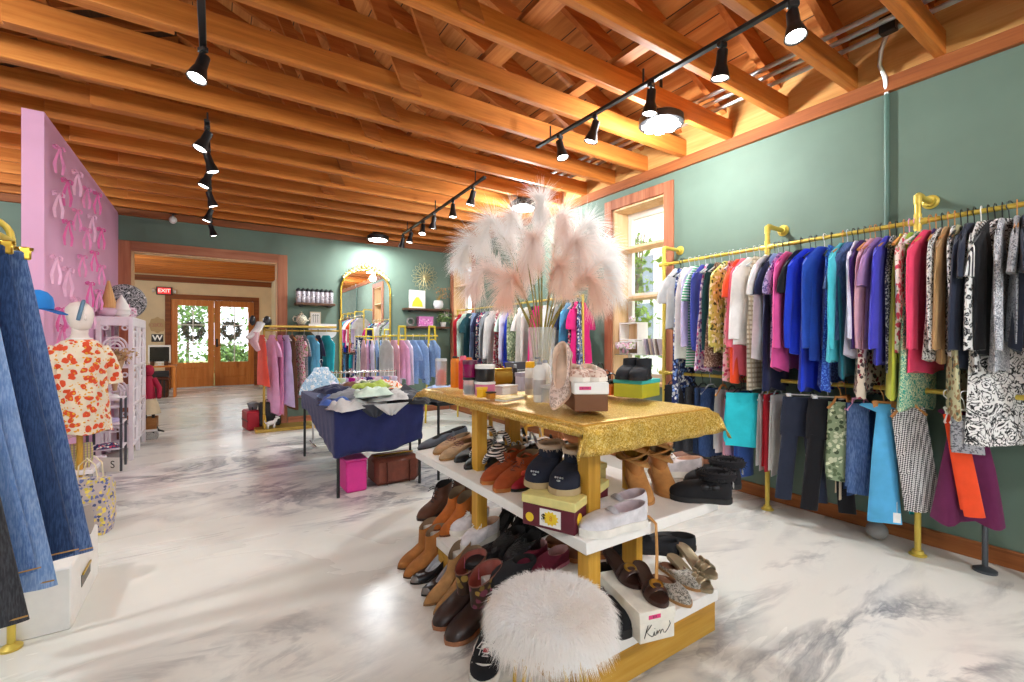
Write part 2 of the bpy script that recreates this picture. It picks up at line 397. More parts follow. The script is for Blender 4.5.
for k, yj in enumerate(JY):
    for sx in (1, -1):
        x0 = XR + .05 if sx > 0 else -4.4
        def zz(x): return EZ + (RZ - EZ) * ((4.05 - x) / (4.05 - RX) if sx > 0 else (x + 4.6) / (RX + 4.6))
        a, b = yj + .055, yj + .10
        if sx < 0: a, b = yj - .05, yj - .005
        mb = MB().loft([[(x0, a, zz(x0) - .16), (x0, b, zz(x0) - .16), (x0, b, zz(x0) - .003), (x0, a, zz(x0) - .003)], [(RX, a, RZ - .16), (RX, b, RZ - .16), (RX, b, RZ - .003), (RX, a, RZ - .003)]])
        struct('ceiling_beam', mb, M_RAFT)
    # leaning web board nailed to the joist
    if 2 <= k <= 23:
        a = yj - .028 if k % 2 else yj - .03
        struct('ceiling_beam', MB().loft([[(1.10, a, 3.0), (1.24, a, 2.985), (1.24, a + .026, 2.985), (1.10, a + .026, 3.0)], [(.48, a, 4.4), (.60, a, 4.4), (.60, a + .026, 4.4), (.48, a + .026, 4.4)]]), M_RAFT)
struct('ceiling_beam', MB().bx(1.5, 1.64, -3.4, YB - .1, ZJ + .16, ZJ + .2), M_BOARDY)
struct('ceiling_beam', MB().bx(2.25, 2.34, -3.4, YB - .1, ZJ + .16, ZJ + .2), M_BOARDY)
struct('ceiling_beam', MB().bx(-.9, -.76, -3.4, YB - .1, ZJ + .16, ZJ + .2), M_BOARDY)
# ---- steel conduits in the eave and the painted drop on the wall
for k, xx in enumerate((3.22, 3.31, 3.42)):
    one('conduit_pipe', MB().tube([(xx, -3.4, 3.15 - .012 * k), (xx, YB - .1, 3.15 - .012 * k)], .016, 8), M_STEEL,
        ['galvanised conduit above the joists, innermost of the three along the eave', 'galvanised conduit above the joists, middle one of the three along the eave', 'galvanised conduit above the joists, the one closest to the green wall'][k], 'pipe', group='conduits along the eave')
t = thing('wall_conduit', 'green painted vertical conduit on the green wall with a silver flexible end', 'pipe', (0, 0, 0))
yc = P(887, 100, x=3.66).y
MB().tube([(3.655, yc, .1), (3.655, yc, 2.85)], .014, 10).build('pipe', solid('green_pipe', '#55756a', .45), t)
MB().tube([(3.655, yc, 2.85), (3.63, yc, 2.95), (3.6, yc + .02, 3.03), (3.56, yc - .0, 3.1), (3.47, yc - .06, 3.15), (3.42, yc - .09, 3.15)], .013, 10).build('flexible_hose', M_STEEL, t)
MB().bx(3.36, 3.42, yc - .13, yc - .05, 3.10, 3.2, .004).build('junction_box', M_BLACK, t)
# ================================================================== windows
def window(n, y0, y1):
    t = bpy.data.objects.new('window_%d' % n, None); COL.objects.link(t); t['kind'] = 'structure'; t['label'] = 'tall deep set window with cedar casing in the green wall'
    w = .105
    MB().bx(XR - .028, XR, y0 - w, y0, WB - .12, WT + w, .004).bx(XR - .028, XR, y1, y1 + (w if n == 1 else .09), WB - .12, WT + w, .004).bx(XR - .03, XR, y0, y1, WT, WT + w, .004).build('casing', M_TRIMZ, t)
    MB().bx(XR, WX - .02, y0 - .002, y0 + .02, WB, WT).bx(XR, WX - .02, y1 - .02, y1 + .002, WB, WT).bx(XR, WX - .02, y0, y1, WT - .02, WT + .002).build('jamb', M_JAMB, t)
    MB().bx(XR - .03, WX - .02, y0, y1, WB, WB + .03, .004).build('sill', M_JAMB, t)
    f = MB(); a, b = y0 + .02, y1 - .02; X0, X1 = WX - .06, WX - .01
    for q in (a, b - .06): f.bx(X0, X1, q, q + .06, WB + .03, WT - .02, .004)
    for z, h in ((WB + .03, .07), (1.72, .05), (WT - .09, .07)): f.bx(X0 + .002, X1 - .002, a + .06, b - .06, z, z + h)
    fr = f.build('window_frame', M_WHITE, t)
    MB().bx(WX - .036, WX - .032, a + .05, b - .05, WB + .09, WT - .08).build('pane', glass('window_glass', (.95, 1, 1), 0, .06), fr)
    for z in (1.69, 2.22):
        MB().bx(XR + .005, WX - .065, y0 + .02, y1 - .02, z, z + .028, .003).build('window_shelf', M_JAMB, t)
    MB().bx(XR + .01, WX - .07, y0 + .02, y1 - .02, 1.10, 1.107).build('glass_shelf', glass('shelf_glass', (.75, .9, .85), .02, .35), t)
    return t
window(1, *W1); window(2, *W2)
# ================================================================== entrance doors
M_DOOR = wood('door_fir', '#d9853a', '#c26f2a', '#e6a055', 'z', .4)
def entrance_doors():
    t = bpy.data.objects.new('door_1', None); COL.objects.link(t); t['kind'] = 'structure'; t['label'] = 'double wooden entrance doors with glass lights and hanging wreaths'
    MB().bx(EX0 - .11, EX0 + .01, YE - .03, YE + .1, 0, ET + .11, .004).bx(EX1 - .01, EX1 + .11, YE - .03, YE + .1, 0, ET + .11, .004).bx(EX0, EX1, YE - .03, YE + .1, ET - .01, ET + .11, .004).build('casing', M_LEDGERX, t)
    mid = (EX0 + EX1) / 2
    for s, (a, b) in enumerate(((EX0 + .012, mid - .002), (mid + .002, EX1 - .012))):
        st = .14; y0, y1 = YE + .03, YE + .075; zt = ET - .015
        m = MB().bx(a, a + st, y0, y1, .03, zt, .003).bx(b - st, b, y0, y1, .03, zt, .003).bx(a + st, b - st, y0, y1, zt - .16, zt).bx(a + st, b - st, y0, y1, .56, .68).bx(a + st, b - st, y0, y1, .03, .24)
        m.bx(a + st, b - st, y0 + .012, y1 - .012, .24, .56).box((a + b) / 2, y0 + .012, .40, b - a - 2 * st - .12, .02, .24, .008)
        d = m.build('door_leaf', M_DOOR, t)
        MB().bx(a + st, b - st, y0 + .02, y0 + .026, .68, zt - .16).build('pane', glass('window_glass'), d)
        g = MB().bx((a + b) / 2 - .012, (a + b) / 2 + .012, y0 + .008, y0 + .04, .68, zt - .16)
        for z in (1.18, 1.68): g.bx(a + st, b - st, y0 + .009, y0 + .039, z - .012, z + .012)
        g.build('muntin', M_WHITE, d)
        if s: MB().box(a + .06, y0 - .004, 1.2, .05, .012, .22, .003).tube([(a + .06, y0 - .006, 1.14), (a + .06, y0 - .06, 1.14), (a + .16, y0 - .06, 1.135)], .011, 8).ell((a + .06, y0 - .02, 1.26), .025, .018, .025).build('handle', M_BLACK, d)
    MB().bx(EX0, EX1, YE, YE + .12, 0, .028).build('threshold', M_STEEL, t)
entrance_doors()
# ================================================================== outdoors
sun = bpy.data.lights.new('sun', 'SUN'); sun.energy = 4.0; sun.angle = .01; so_ = bpy.data.objects.new('sun', sun); COL.objects.link(so_); so_.rotation_euler = Vector((-.5, .12, .86)).to_track_quat('Z', 'Y').to_euler()
struct('ground', MB().bx(-14, 18, -12, 40, -.3, -.125), solid('lawn', '#8aa05a', .9, var=.2, scale=2))
M_LEAF = None
def leaf_mat(name, c1, c2):
    t = NT(name); t.set(Roughness=.5, Subsurface_Weight=0.0); oi = t.coord(); q = t.noise(oi, 9, 2)
    t.col(t.ramp(q.outputs[0], [(.3, c1), (.7, c2)])); return t.m
M_LEAF = leaf_mat('leaf_green', '#5d8a28', '#a3c545'); M_LEAF2 = leaf_mat('hedge_green', '#3f6a2c', '#86a854')
def leaves(n, f, size, rn):
    mb = MB()
    for _ in range(n):
        c, sz = f(rn), size * rn.uniform(.7, 1.3)
        d = Vector((rn.gauss(0, 1), rn.gauss(0, 1), rn.gauss(0, .7) - .4)).normalized(); u = d.orthogonal().normalized()
        u = (Matrix.Rotation(rn.uniform(0, 6.28), 3, d) @ u); w = d.cross(u)
        mb.add([c, c + d * sz * .5 + u * sz * .28, c + d * sz + w * sz * .1, c + d * sz * .5 - u * sz * .28], [(0, 1, 2, 3)])
    return mb
def vine(y0, y1, xx, label, rn):
    t = thing('climbing_vine', label, 'plant', (xx, (y0 + y1) / 2, 0))
    hw = (y1 - y0) / 2
    tr = MB()
    for k in range(7):
        a = -hw + 2 * hw * k / 6
        tr.tube([(0, a, -.125), (.01, -a * .6, 2.5)], .007, 5)
    tr.build('trellis', solid('trellis_wood', '#8f7a55', .8), t)
    leaves(1200, lambda r: Vector((r.uniform(-.07, .09), r.gauss(0, hw * .55) * (1.15 if r.random() < .5 else .7), r.uniform(.1, 2.5))), (.085), rn).build('foliage', M_LEAF, t, smooth=0)
vine(3.50, 3.98, 4.22, 'leafy green vine on a trellis outside the tall window', random.Random(3))
vine(7.1, 7.4, 4.22, 'leafy green vine outside the window next to the corner', random.Random(4))
t = thing('house', 'white sided neighbouring house seen through the tall window', 'house', (6.6, 5.2, -.12))
mb = MB()
for k in range(30): mb.bx(-.02 - .0, .0, -5.5, 5.5, .15 * k, .15 * k + .146)
mb.bx(0, .2, -5.5, 5.5, 0, 4.6)
mb.build('wall', solid('white_siding', '#e8e8e4', .6, var=.02), t)
for yw in (-2.1, .6, 2.9):
    w = MB().bx(-.07, -.021, yw - .55, yw + .55, 1.2, 3.0).build('window', M_WHITE, t)
    MB().bx(-.08, -.071, yw - .45, yw + .45, 1.3, 2.05).bx(-.08, -.071, yw - .45, yw + .45, 2.13, 2.9).build('pane', solid('dark_pane', '#8d99a3', .1), w)
rn = random.Random(8)
for k, (bx_, by_, hr, hh) in enumerate(((-1.6, 19.5, .8, 1.1), (.6, 20.2, .8, 1.2), (2.6, 19.6, .8, 1.0), (-.9, 24.5, 1.5, 5.2), (2.6, 25.0, 1.5, 5.6), (-4.4, 24.0, 1.4, 5.0))):
    t = thing('shrub' if k < 3 else 'tree', ['round shrub outside the left door glass', 'round shrub outside between the two doors', 'round shrub outside the right door glass', 'leafy tree across the lawn behind the left door', 'leafy tree across the lawn behind the right door', 'leafy tree across the lawn beyond the door casing'][k], 'plant', (bx_, by_, -.12))
    zc = hh * .6
    leaves(1300, lambda r: Vector((r.gauss(0, hr * .42), r.gauss(0, hr * .3), max(.1, r.gauss(zc, hh * .2)))), .22, rn).build('foliage', M_LEAF2, t, smooth=0)
    MB().tube([(0, 0, 0), (.03, 0, zc)], [.07, .03], 7).build('trunk', solid('bark', '#5a4634', .9), t)
# ================================================================== ceiling lamps
M_LED = emit('led_white', (1, .97, .92), 26)
M_LED2 = emit('spot_lens', (1, .96, .9), 12)
def lamp_light(parent, name, kind, power, loc, size=.2, rot=(0, 0, 0), col=(.93, .975, 1), spot=None):
    l = bpy.data.lights.new(name, kind); l.energy = power; l.color = col
    if kind == 'AREA': l.shape = 'DISK'; l.size = size
    else: l.shadow_soft_size = size
    if spot: l.spot_size = spot; l.spot_blend = .6
    o = bpy.data.objects.new(name, l); COL.objects.link(o); o.parent = parent; o.location = loc; o.rotation_euler = rot; return o
def high_bay(x, y, z, label, power):
    t = thing('hanging_high_bay_lamp', label, 'ceiling lamp', (x, y, z), group='round LED high bay lamps')
    MB().lathe([(.02, .16), (.07, .155), (.085, .10), (.13, .075), (.165, .05), (.165, 0), (.15, -.006), (.02, -.006)], 28).build('housing', M_BLACK, t)
    MB().tube([(0, 0, .15), (0, 0, .36)], .012, 8).build('stem', M_BLACK, t)
    ring = MB()
    for k in range(8):
        a = 2 * PI * k / 8; ring.lathe([(.038, -.007), (.036, -.014), (.01, -.018)], 12, (.105 * math.cos(a), .105 * math.sin(a), 0))
    ring.build('diode_lenses', M_LED, t)
    MB().lathe([(.05, -.007), (.046, -.016), (.01, -.02)], 16).build('centre_lens', M_LED, t)
    lamp_light(t, 'lamp_light', *(('POINT', power, (0, 0, -.14), .07) if 'mirror' not in label else ('AREA', power * 1.6, (0, 0, -.03), .3)))
p = P(661, 125, z=2.90)
HB = [(p.x, p.y, 2.90, 'round LED high bay lamp glaring beside the window end of the long track'), ]
q = P(523, 208, z=2.86); HB.append((q.x, q.y, 2.86, 'round LED high bay lamp glaring just above the pink pampas plumes'))
q = P(374, 242, z=2.86); HB.append((q.x, min(q.y, 7.2), 2.86, 'round LED high bay lamp above the arched gold mirror'))
for x, y, w in ((-1.9, 2.6, 'over the jeans rack side of the pink partition'), (2.3, -1.2, 'behind the camera near the green wall'), (-.4, -1.6, 'behind the camera over the aisle'), (-2.6, 5.9, 'on the far side of the pink partition')): HB.append((x, y, 2.86, 'added fill lamp out of view, ' + w))  # lamps listed here are out of view, added to brighten the shop
for i, h in enumerate(HB): high_bay(*h, POWER_BAY if i != 2 else POWER_BAY * .32)
q = thing('hanging_high_bay_lamp', 'added fill lamp hidden from view in the entrance room', 'ceiling lamp', (-2.3, 10.4, 2.75))  # added lamp, kept out of sight, brightens the entrance room
MB().lathe([(.02, .1), (.13, .06), (.165, .04), (.165, 0), (.02, -.006)], 24).build('housing', M_BLACK, q)
MB().lathe([(.15, -.007), (.14, -.014), (.01, -.016)], 20).build('lens', M_LED, q)
lamp_light(q, 'lamp_light', 'POINT', POWER_BAY * 1.6, (0, 0, -.14), .12)
def track(p0, p1, heads, label, hl, sway):
    """black lighting track from p0 to p1 with spot heads hanging from it"""
    p0, p1 = Vector(p0), Vector(p1); d = (p1 - p0).normalized()
    t = thing('lighting_track', label, 'track light', p0)
    L = (p1 - p0).length; ang = math.atan2(d.y, d.x)
    MB().box(0, 0, 0, L, .034, .022, .003, ry=-math.asin(d.z)).xf(Matrix.Translation((p1 - p0) / 2) @ Matrix.Rotation(ang, 4, 'Z')).build('rail', M_BLACK, t)
    for f in (.08, .5, .92):
        c = (p1 - p0) * f; MB().tube([c, c + Vector((0, 0, 2.965 - (p0 + c).z))], .007, 6).build('hanger_rod', M_BLACK, t)
    for k, f in enumerate(heads):
        c = p0 + (p1 - p0) * f
        s = thing('track_spotlight', hl(k, len(heads)), 'spotlight', c - Vector((0, 0, .011)), sway[k % len(sway)][1], group='spot heads on ' + label.split(',')[0])
        MB().box(0, 0, -.014, .05, .03, .028, .004).tube([(0, 0, -.02), (0, 0, -.075)], .008, 8).build('mount', M_BLACK, s)
        tl = sway[k % len(sway)][0]
        m4 = Matrix.Translation((0, 0, -.075)) @ Matrix.Rotation(tl, 4, 'X')
        h = MB().lathe([(.012, .035), (.027, .03), (.029, -.045), (.034, -.055), (.047, -.105), (.049, -.115), (.044, -.115), (.03, -.09), (.01, -.09)], 18).xf(m4).build('lamp_head', M_BLACK, s)
        MB().lathe([(.041, -.106), (.036, -.112), (.01, -.114)], 16).xf(m4).build('lens', M_LED2, h)
        lo = lamp_light(s, 'spot_beam', 'SPOT', POWER_SPOT, m4 @ Vector((0, 0, -.125)), .03, (tl, 0, 0), spot=1.7)
    return t
TA, TB = P(537, 147, z=2.86), P(790, 1, z=2.86); TB = TA + (TB - TA) * 1.12
nm = ('first', 'second', 'third', 'fourth', 'fifth', 'sixth')
def fr(us, A, B):
    out = []
    for u, v in us:
        best = min(range(1001), key=lambda i: abs(((lambda p: 512 + F_PX * ((p.x * CS - p.y * SN) / (p.x * SN + p.y * CS)))(A + (B - A) * i / 1000)) - u)); out.append(best / 1000)
    return out
track(TA, TB, fr([(560, 0), (595, 0), (651, 0), (722, 0), (793, 0)], TA, TB), 'long black lighting track running under the joists toward the window',
      lambda k, n: 'black spot head on the long track, %s from its window end' % nm[k], [(-.25, .2), (.3, .6), (.1, .2), (.12, -.2), (.25, 2.4)])
TA2, TB2 = P(403, 234, z=2.83), P(485, 177, z=2.83)
track(TA2, TB2, fr([(401, 0), (411, 0), (423, 0), (434, 0), (453, 0), (473, 0)], TA2, TB2), 'black lighting track ending beside the pampas plumes',
      lambda k, n: 'black spot head on the track by the plumes, %s from the mirror end' % nm[k], [(.3, .5), (.2, 1.2), (.35, 2.5), (.25, .3), (.0, 1), (.3, .6)])
TA3, TB3 = Vector((-.03, 3.85, 2.80)), Vector((-.01, 7.1, 2.80))
track(TA3, TB3, [.02, .16, .3, .5, .72, .97], 'black lighting track in the middle of the ceiling toward the doorway',
      lambda k, n: 'black spot head on the doorway track, %s from its near end' % nm[k], [(.4, 1.8), (.3, -1.5), (.35, 1.6), (.3, -1.2), (.35, 1.4), (.3, -1.2)])
TA4, TB4 = Vector((-.05, .9, 2.82)), Vector((-.04, 2.95, 2.82))
track(TA4, TB4, [.2, .62, .985], 'black lighting track overhead in front of the doorway track',
      lambda k, n: 'black spot head on the overhead track, %s from its near end' % nm[k], [(.3, .6), (.5, 1.8), (.3, 2.2)])
# ================================================================== clothes on hangers
M_HB = solid('black_plastic', '#17171a', .35); M_HW = solid('white_plastic', '#efece8', .35); M_HWOOD = solid('hanger_wood', '#c98a4a', .45); M_HCLEAR = solid('grey_plastic', '#b9bcc0', .25); M_HPINK = solid('pink_plastic', '#f0a9cf', .35)
HM = {'b': M_HB, 'w': M_HW, 'o': M_HWOOD, 'c': M_HCLEAR, 'p': M_HPINK}
def hanger_mb(kind='b', half=.19, clip=False):
    m = MB()
    hook = [(.018, 0, -.006)] + [(.018 * math.cos(a), 0, -.0 + .018 * math.sin(a)) for a in [PI * .15 * i for i in range(0, 7)]] + [(-.019, 0, -.012), (-.006, 0, -.032), (0, 0, -.075)]
    m.tube(hook, .0026, 6)
    r = .009 if kind == 'o' else .0055
    if clip: m.tube([(-half * .75, 0, -.085), (half * .75, 0, -.085)], r * .8, 6).box(-half * .6, 0, -.1, .03, .02, .045, .004).box(half * .6, 0, -.1, .03, .02, .045, .004)
    else:
        m.tube([(-half, 0, -.155), (-half * .5, 0, -.108), (-.03, 0, -.08), (.03, 0, -.08), (half * .5, 0, -.108), (half, 0, -.155)], r, 6)
        if kind != 'o': m.tube([(-half, 0, -.155), (half, 0, -.158)], r * .8, 6)
    return m
def ringpts(cx, cz, a, b, n, fold, dz=0.0, yo=0.0, pw=.7):
    out = []
    for i in range(n):
        p = 2 * PI * i / n; c, s_ = math.cos(p), math.sin(p)
        x = cx + a * (abs(c) ** pw) * (1 if c >= 0 else -1)
        f, z2 = fold(x) if fold else (0, 0)
        out.append((x, yo + b * s_ * (1 - .5 * abs(c) ** 6) + f, cz + z2 * dz))
    return out
def garment_mb(L=.62, W=.20, hem=.20, thick=.02, sleeve='short', seed=0, folds=.012, neck='crew', hemwave=.01, waist=None, top=-.075, slen=None, sw=.075):
    rn = random.Random(seed); ks = [(rn.uniform(14, 34), rn.uniform(0, 6.28), rn.uniform(.4, 1)) for _ in range(3)]
    def fold_at(s):
        def f(x):
            v = sum(w * math.sin(k * x + p + s * .8) for k, p, w in ks)
            return folds * s * v, hemwave * v * s
        return f
    m = MB(); rings = []
    nk = {'crew': .075, 'vee': .06, 'wide': .11, 'strap': .13}[neck]
    lean = rn.uniform(-.012, .012)
    lev = [(0, nk, .012), (.012, nk + .02, .014), (.045, W * .72, .013), (.075, W * .93, .012), (.10, W, .016), (.14, W * 1.0, thick * .8), (.2, W * .97, thick)]
    if sleeve in ('none', 'strap'): lev = [(0, nk, .008), (.012, nk + .012, .010), (.05, W * .66, .012), (.09, W * .72, .014), (.15, W * .82, thick * .85), (.21, W * .92, thick)]
    for d, a, b in lev: rings.append(ringpts(0, top - d, a, b, 30, fold_at(max(0, d - .05) * 1.5), 0, lean * d))
    n = max(3, int((L - .2) / .085))
    for i in range(1, n + 1):
        t = i / n; d = .2 + (L - .2) * t
        a = lerp(W * .97, hem, t ** 1.1)
        if waist: a *= 1 - (1 - waist) * math.exp(-((d - .36) / .09) ** 2)
        rings.append(ringpts(0, top - d, a, thick * (1 + .45 * t), 30, fold_at(.3 + .7 * t), 1.0 if i == n else .0, lean * d * (1 + t)))
    m.loft(rings)
    if sleeve in ('short', 'long', 'three', 'bell'):
        sl = slen or {'short': .19, 'long': .56, 'three': .40, 'bell': .50}[sleeve]
        for sg in (-1, 1):
            rr = []; sx = rn.uniform(.02, .075) if sleeve != 'short' else rn.uniform(.05, .09); sy = rn.uniform(-.02, .02); k0 = rn.uniform(0, 6)
            ns = 8 if sl > .3 else 5
            for i in range(ns + 1):
                t = i / ns
                cx = sg * (W * .90 - .012 + sx * math.sin(t * 1.7) * (1.0 if sl < .3 else .75)); cz = top - .115 - sl * t
                w = lerp(sw, sw * .62, t) if sleeve != 'bell' else lerp(sw, sw * 1.15, t * t)
                if sleeve == 'short': w = lerp(sw, sw * 1.0, t)
                th = max(.013, thick * lerp(.9, .75, t)) * (1 if i else .6)
                fo = (lambda x, t=t: (.006 * t * math.sin(60 * x + k0 + 3 * t), 0))
                up = .05 * (1 - t)
                pts = []
                for q in range(14):
                    p = 2 * PI * q / 14; c = math.cos(p); x = cx + w * c
                    pts.append((x, sy * t + th * math.sin(p) + fo(x)[0], cz + up * (1 - abs(c)) - sg * c * .02 * (1 - t) + .004 * math.sin(3 * p + k0)))
                rr.append(pts)
            m.loft(rr)
    return m
def pants_mb(L=.78, W=.17, leg=.10, thick=.025, seed=0, top=-.1, flare=1.0, gap=.03):
    rn = random.Random(seed); m = MB(); k0, k1 = rn.uniform(0, 6), rn.uniform(18, 30)
    f = lambda t: (lambda x: (.007 * math.sin(k1 * x + k0 + t * 2) * (.3 + t), .006 * math.sin(20 * x)))
    rings = [ringpts(0, top, W * .86, thick * .8, 28, f(.1)), ringpts(0, top - .035, W * .88, thick, 28, f(.1)), ringpts(0, top - .12, W * .97, thick * 1.15, 28, f(.3)), ringpts(0, top - .24, W, thick * 1.2, 28, f(.5)), ringpts(0, top - .265, W * .99, thick, 28, f(.5))]
    m.loft(rings)
    for sg in (-1, 1):
        rr = []
        for i in range(9):
            t = i / 8; d = .235 + (L - .235) * t
            w = lerp(W * .5 - gap * .4, leg * flare if t > .6 else leg, t); cx = sg * (W * .5 + t * (leg * .25 + gap))
            rr.append(ringpts(cx, top - d, w, thick * lerp(1.1, .8, t), 18, f(.5 + t), 1.0 if i == 8 else 0))
        m.loft(rr)
    return m
def folded_mb(L=.5, W=.13, thick=.03, seed=0, top=-.11, n=2, spread=.0):
    """trousers folded over the bar of a hanger: soft slab with its fold lines"""
    rn = random.Random(seed); m = MB(); k0, k1 = rn.uniform(0, 6), rn.uniform(20, 36)
    for j in range(n):
        Lj = L * (1 - .06 * j); rr = []; y0 = (j - (n - 1) / 2) * thick * 1.05
        for i in range(8):
            t = i / 7; w = W * (.92 + .10 * t + spread * t) * (1 - .03 * j)
            fo = lambda x, t=t: (.006 * math.sin(k1 * x + k0 + j + 2 * t) * (.4 + t), .007 * math.sin(16 * x + k0))
            b = thick * (.3 if i == 0 else .55 + .15 * t)
            rr.append(ringpts(.01 * math.sin(k0 + j) * t, top - Lj * t, w, b, 26, fo, 1.0 if i == 7 else 0, y0 * min(1, .25 + t * 2)))
        m.loft(rr)
    return m
def hang(name, label, cat, mb, mat, loc, rz, hk='b', half=.185, clip=False, group=None, rot=None, extra=None, mat_slot=None):
    t = thing(name, label, cat, loc, rz, group, rot)
    mb.build('cloth', mat, t, smooth=60)
    hanger_mb(hk, half, clip).build('hanger', HM[hk], t)
    if extra: extra(t)
    return t
def price_tag(t, x, z, y=0.0):
    m = MB().box(x, y, z, .03, .002, .05).tube([(x, y, z + .025), (x, y, z + .06)], .001, 4); m.build('price_tag', M_HW, t)
# ------------------------------------------------------------------ gold pipe rack on the right wall
M_PIPE = solid('gold_painted_pipe', '#d9bd50', .38, .3, .05)
BX_, BZU, BZL = 3.44, 1.945, .962
def rack_pipe():
    t = thing('clothes_rack', 'gold pipe clothes rack with two rails bolted along the green wall', 'clothes rack', (0, 0, 0))
    MB().tube([(BX_, -1.6, BZU), (BX_, 2.70, BZU)], .014, 12).build('rail', M_PIPE, t)
    MB().tube([(BX_, -1.6, BZL), (BX_, 2.70, BZL)], .014, 12).build('rail', M_PIPE, t)
    for k, y in enumerate((2.70, 1.775, .914, .33, -.7)):
        x = BX_
        m = MB().tube([(x, y, .0), (x, y, 2.075), (x + .006, y, 2.095), (x + .025, y, 2.10), (XR - .002, y, 2.10)], .016, 12)
        for z in (BZU, BZL): m.tube([(x, y - .045, z), (x, y + .045, z)], .0195, 12).tube([(x, y, z - .045), (x, y, z + .045)], .0195, 12)
        m.tube([(x, y, 2.05), (x, y, 2.095), (x + .015, y, 2.10), (x + .05, y, 2.10)], .0195, 12)
        m.build('post', M_PIPE, t)
        MB().lathe([(.042, 0), (.042, .007), (.03, .012), (.026, .03)], 20, (x, y, .001)).build('foot_flange', M_PIPE, t)
        f = MB().lathe([(.042, 0), (.042, .007), (.03, .012), (.026, .03)], 20).xf(Matrix.Translation((XR - .001, y, 2.10)) @ Matrix.Rotation(-PI / 2, 4, 'Y')).build('wall_flange', M_PIPE, t)
    return t
rack_pipe()
FB = {}
def fab(key):
    if key in FB: return FB[key]
    d = {
     'ltgrey': ('solid', '#c9c8c6'), 'cream': ('solid', '#ece6dc'), 'white': ('solid', '#f1eeec'), 'lav': ('solid', '#c9bce0'), 'lavw': ('solid', '#e3dcee'), 'mint': ('solid', '#cfe3d4'),
     'indigo': ('solid', '#3c46a0'), 'navy': ('solid', '#1f2547'), 'navy2': ('solid', '#262c3e'), 'black': ('solid', '#16161b'), 'charc': ('solid', '#3a3d46'), 'grey': ('solid', '#8c9096'), 'royal': ('solid', '#1f3fd0'), 'royal2': ('solid', '#2c50b8'), 'blue': ('solid', '#3f63b4'), 'ltblue': ('solid', '#9db4dc'), 'sky': ('solid', '#5cb4e6'), 'aqua': ('solid', '#4cc8d6'), 'turq': ('solid', '#2cc6d4'), 'teal': ('solid', '#2a7f8f'), 'dteal': ('solid', '#1f4a50'),
     'pink': ('solid', '#ee5aa2'), 'hotpink': ('solid', '#e0257f'), 'mag': ('solid', '#b8148c'), 'coral': ('solid', '#f2748a'), 'neon': ('solid', '#f0466e'), 'orange': ('solid', '#ee4f26'), 'red': ('solid', '#c52434'), 'purple': ('solid', '#43246e'), 'plum': ('solid', '#64204a'), 'mauve': ('solid', '#a87fb0'), 'blush': ('solid', '#d9a3b0'), 'violet': ('solid', '#4242c0'), 'lime': ('solid', '#b3b63a'), 'lime2': ('solid', '#a9bf4c'), 'tan': ('solid', '#b08a5c'), 'beige': ('solid', '#d5c3a8'), 'brown': ('solid', '#6a4630'), 'olive': ('solid', '#6f7a52'), 'green': ('solid', '#1d7a58'), 'yellow': ('solid', '#e6cf4a'), 'denim': ('denim', '#3a5585', '#7f9ac6'), 'ltdenim': ('denim', '#6f92c6', '#b4cbe8'), 'midden': ('denim', '#5278b4', '#93b1dc'), 'dkdenim': ('denim', '#1f3458', '#3d5a88'), 'blkdenim': ('denim', '#2c2d31', '#55565c'), 'jeans': ('denim', '#27406e', '#4f6c9e'),
     'navyfl': ('multi', '#1f2a5c', '#e8e6e6', '#6a86c0'), 'pinkfl': ('multi', '#e6cddc', '#d8558c', '#7a4c8c'), 'brownpr': ('speckle', '#6b4636', '#b59a8a'), 'yelfl': ('multi', '#d9d36a', '#5c6a2c', '#f2ecc0'), 'roseprint': ('multi', '#eac3cc', '#c24a6a', '#8aa06a'), 'lavleo': ('leopard', '#b9b2d6', '#4c4a86', '#8a86b4'), 'spkblue': ('speckle', '#2444a8', '#5c86d8'), 'navpr': ('speckle', '#23264a', '#c9c8d8'), 'lace': ('speckle', '#e6dccb', '#b9a48a'), 'creamrose': ('floral', '#efe8da', '#d84a5e', '#7f9a62'), 'tealpais': ('swirl', '#2c9a84', '#e0e6b8', '#186a78'), 'bwspk': ('speckle', '#e4e2df', '#2a2a2c'), 'bwleo': ('leopard', '#e9e7e4', '#1c1c20', '#7d7d80'), 'bwleo2': ('leopard', '#dcdadb', '#222226', '#eceaea'), 'zebra': ('swirl', '#ece9e6', '#1a1a1d', None, .5), 'greypais': ('swirl', '#d6d6da', '#70737c', '#9a9ca6'), 'burgfl': ('multi', '#d9c8b6', '#8a2438', '#3a3034'), 'plaidb': ('plaid', '#e0d6c4', '#8a7a62', '#b79f80'), 'tribal': ('multi', '#b9b48c', '#4d5a44', '#8c6a44'), 'orpat': ('floral', '#ea5a2c', '#f5e2c0', '#f5e2c0'), 'bwcheck': ('check', '#e6e4e2', '#24242a', None, 1.9), 'stripe': ('vstripe', '#2a2a33', '#e8e6e4'), 'bandw': ('hstripe', '#f0eeec', '#c8586a'), 'redfl': ('floral', '#b3243c', '#f0e0e0', '#2c4a7a'), 'multifl': ('multi', '#3a3f6a', '#d84a6a', '#e8e2d6'), 'blkfl': ('multi', '#1c1c26', '#e8e4e2', '#d86a86'), 'greenst': ('hstripe', '#e8eee6', '#3aa068'), 'camo': ('multi', '#8a9a78', '#5a6a4c', '#c4c8a8'), 'orfl': ('floral', '#f0e6dc', '#e2662c', '#e0a030'), 'lacegrey': ('speckle', '#a0a0a4', '#5c5c62'), 'lblouse': ('floral', '#b8d8ee', '#f2f6f8', '#6aa8d0'), 'mintfl': ('floral', '#bfe6da', '#f4f4f0', '#5cb49c'),
    }[key]
    FB[key] = fabric('cloth_' + key, *d); return FB[key]
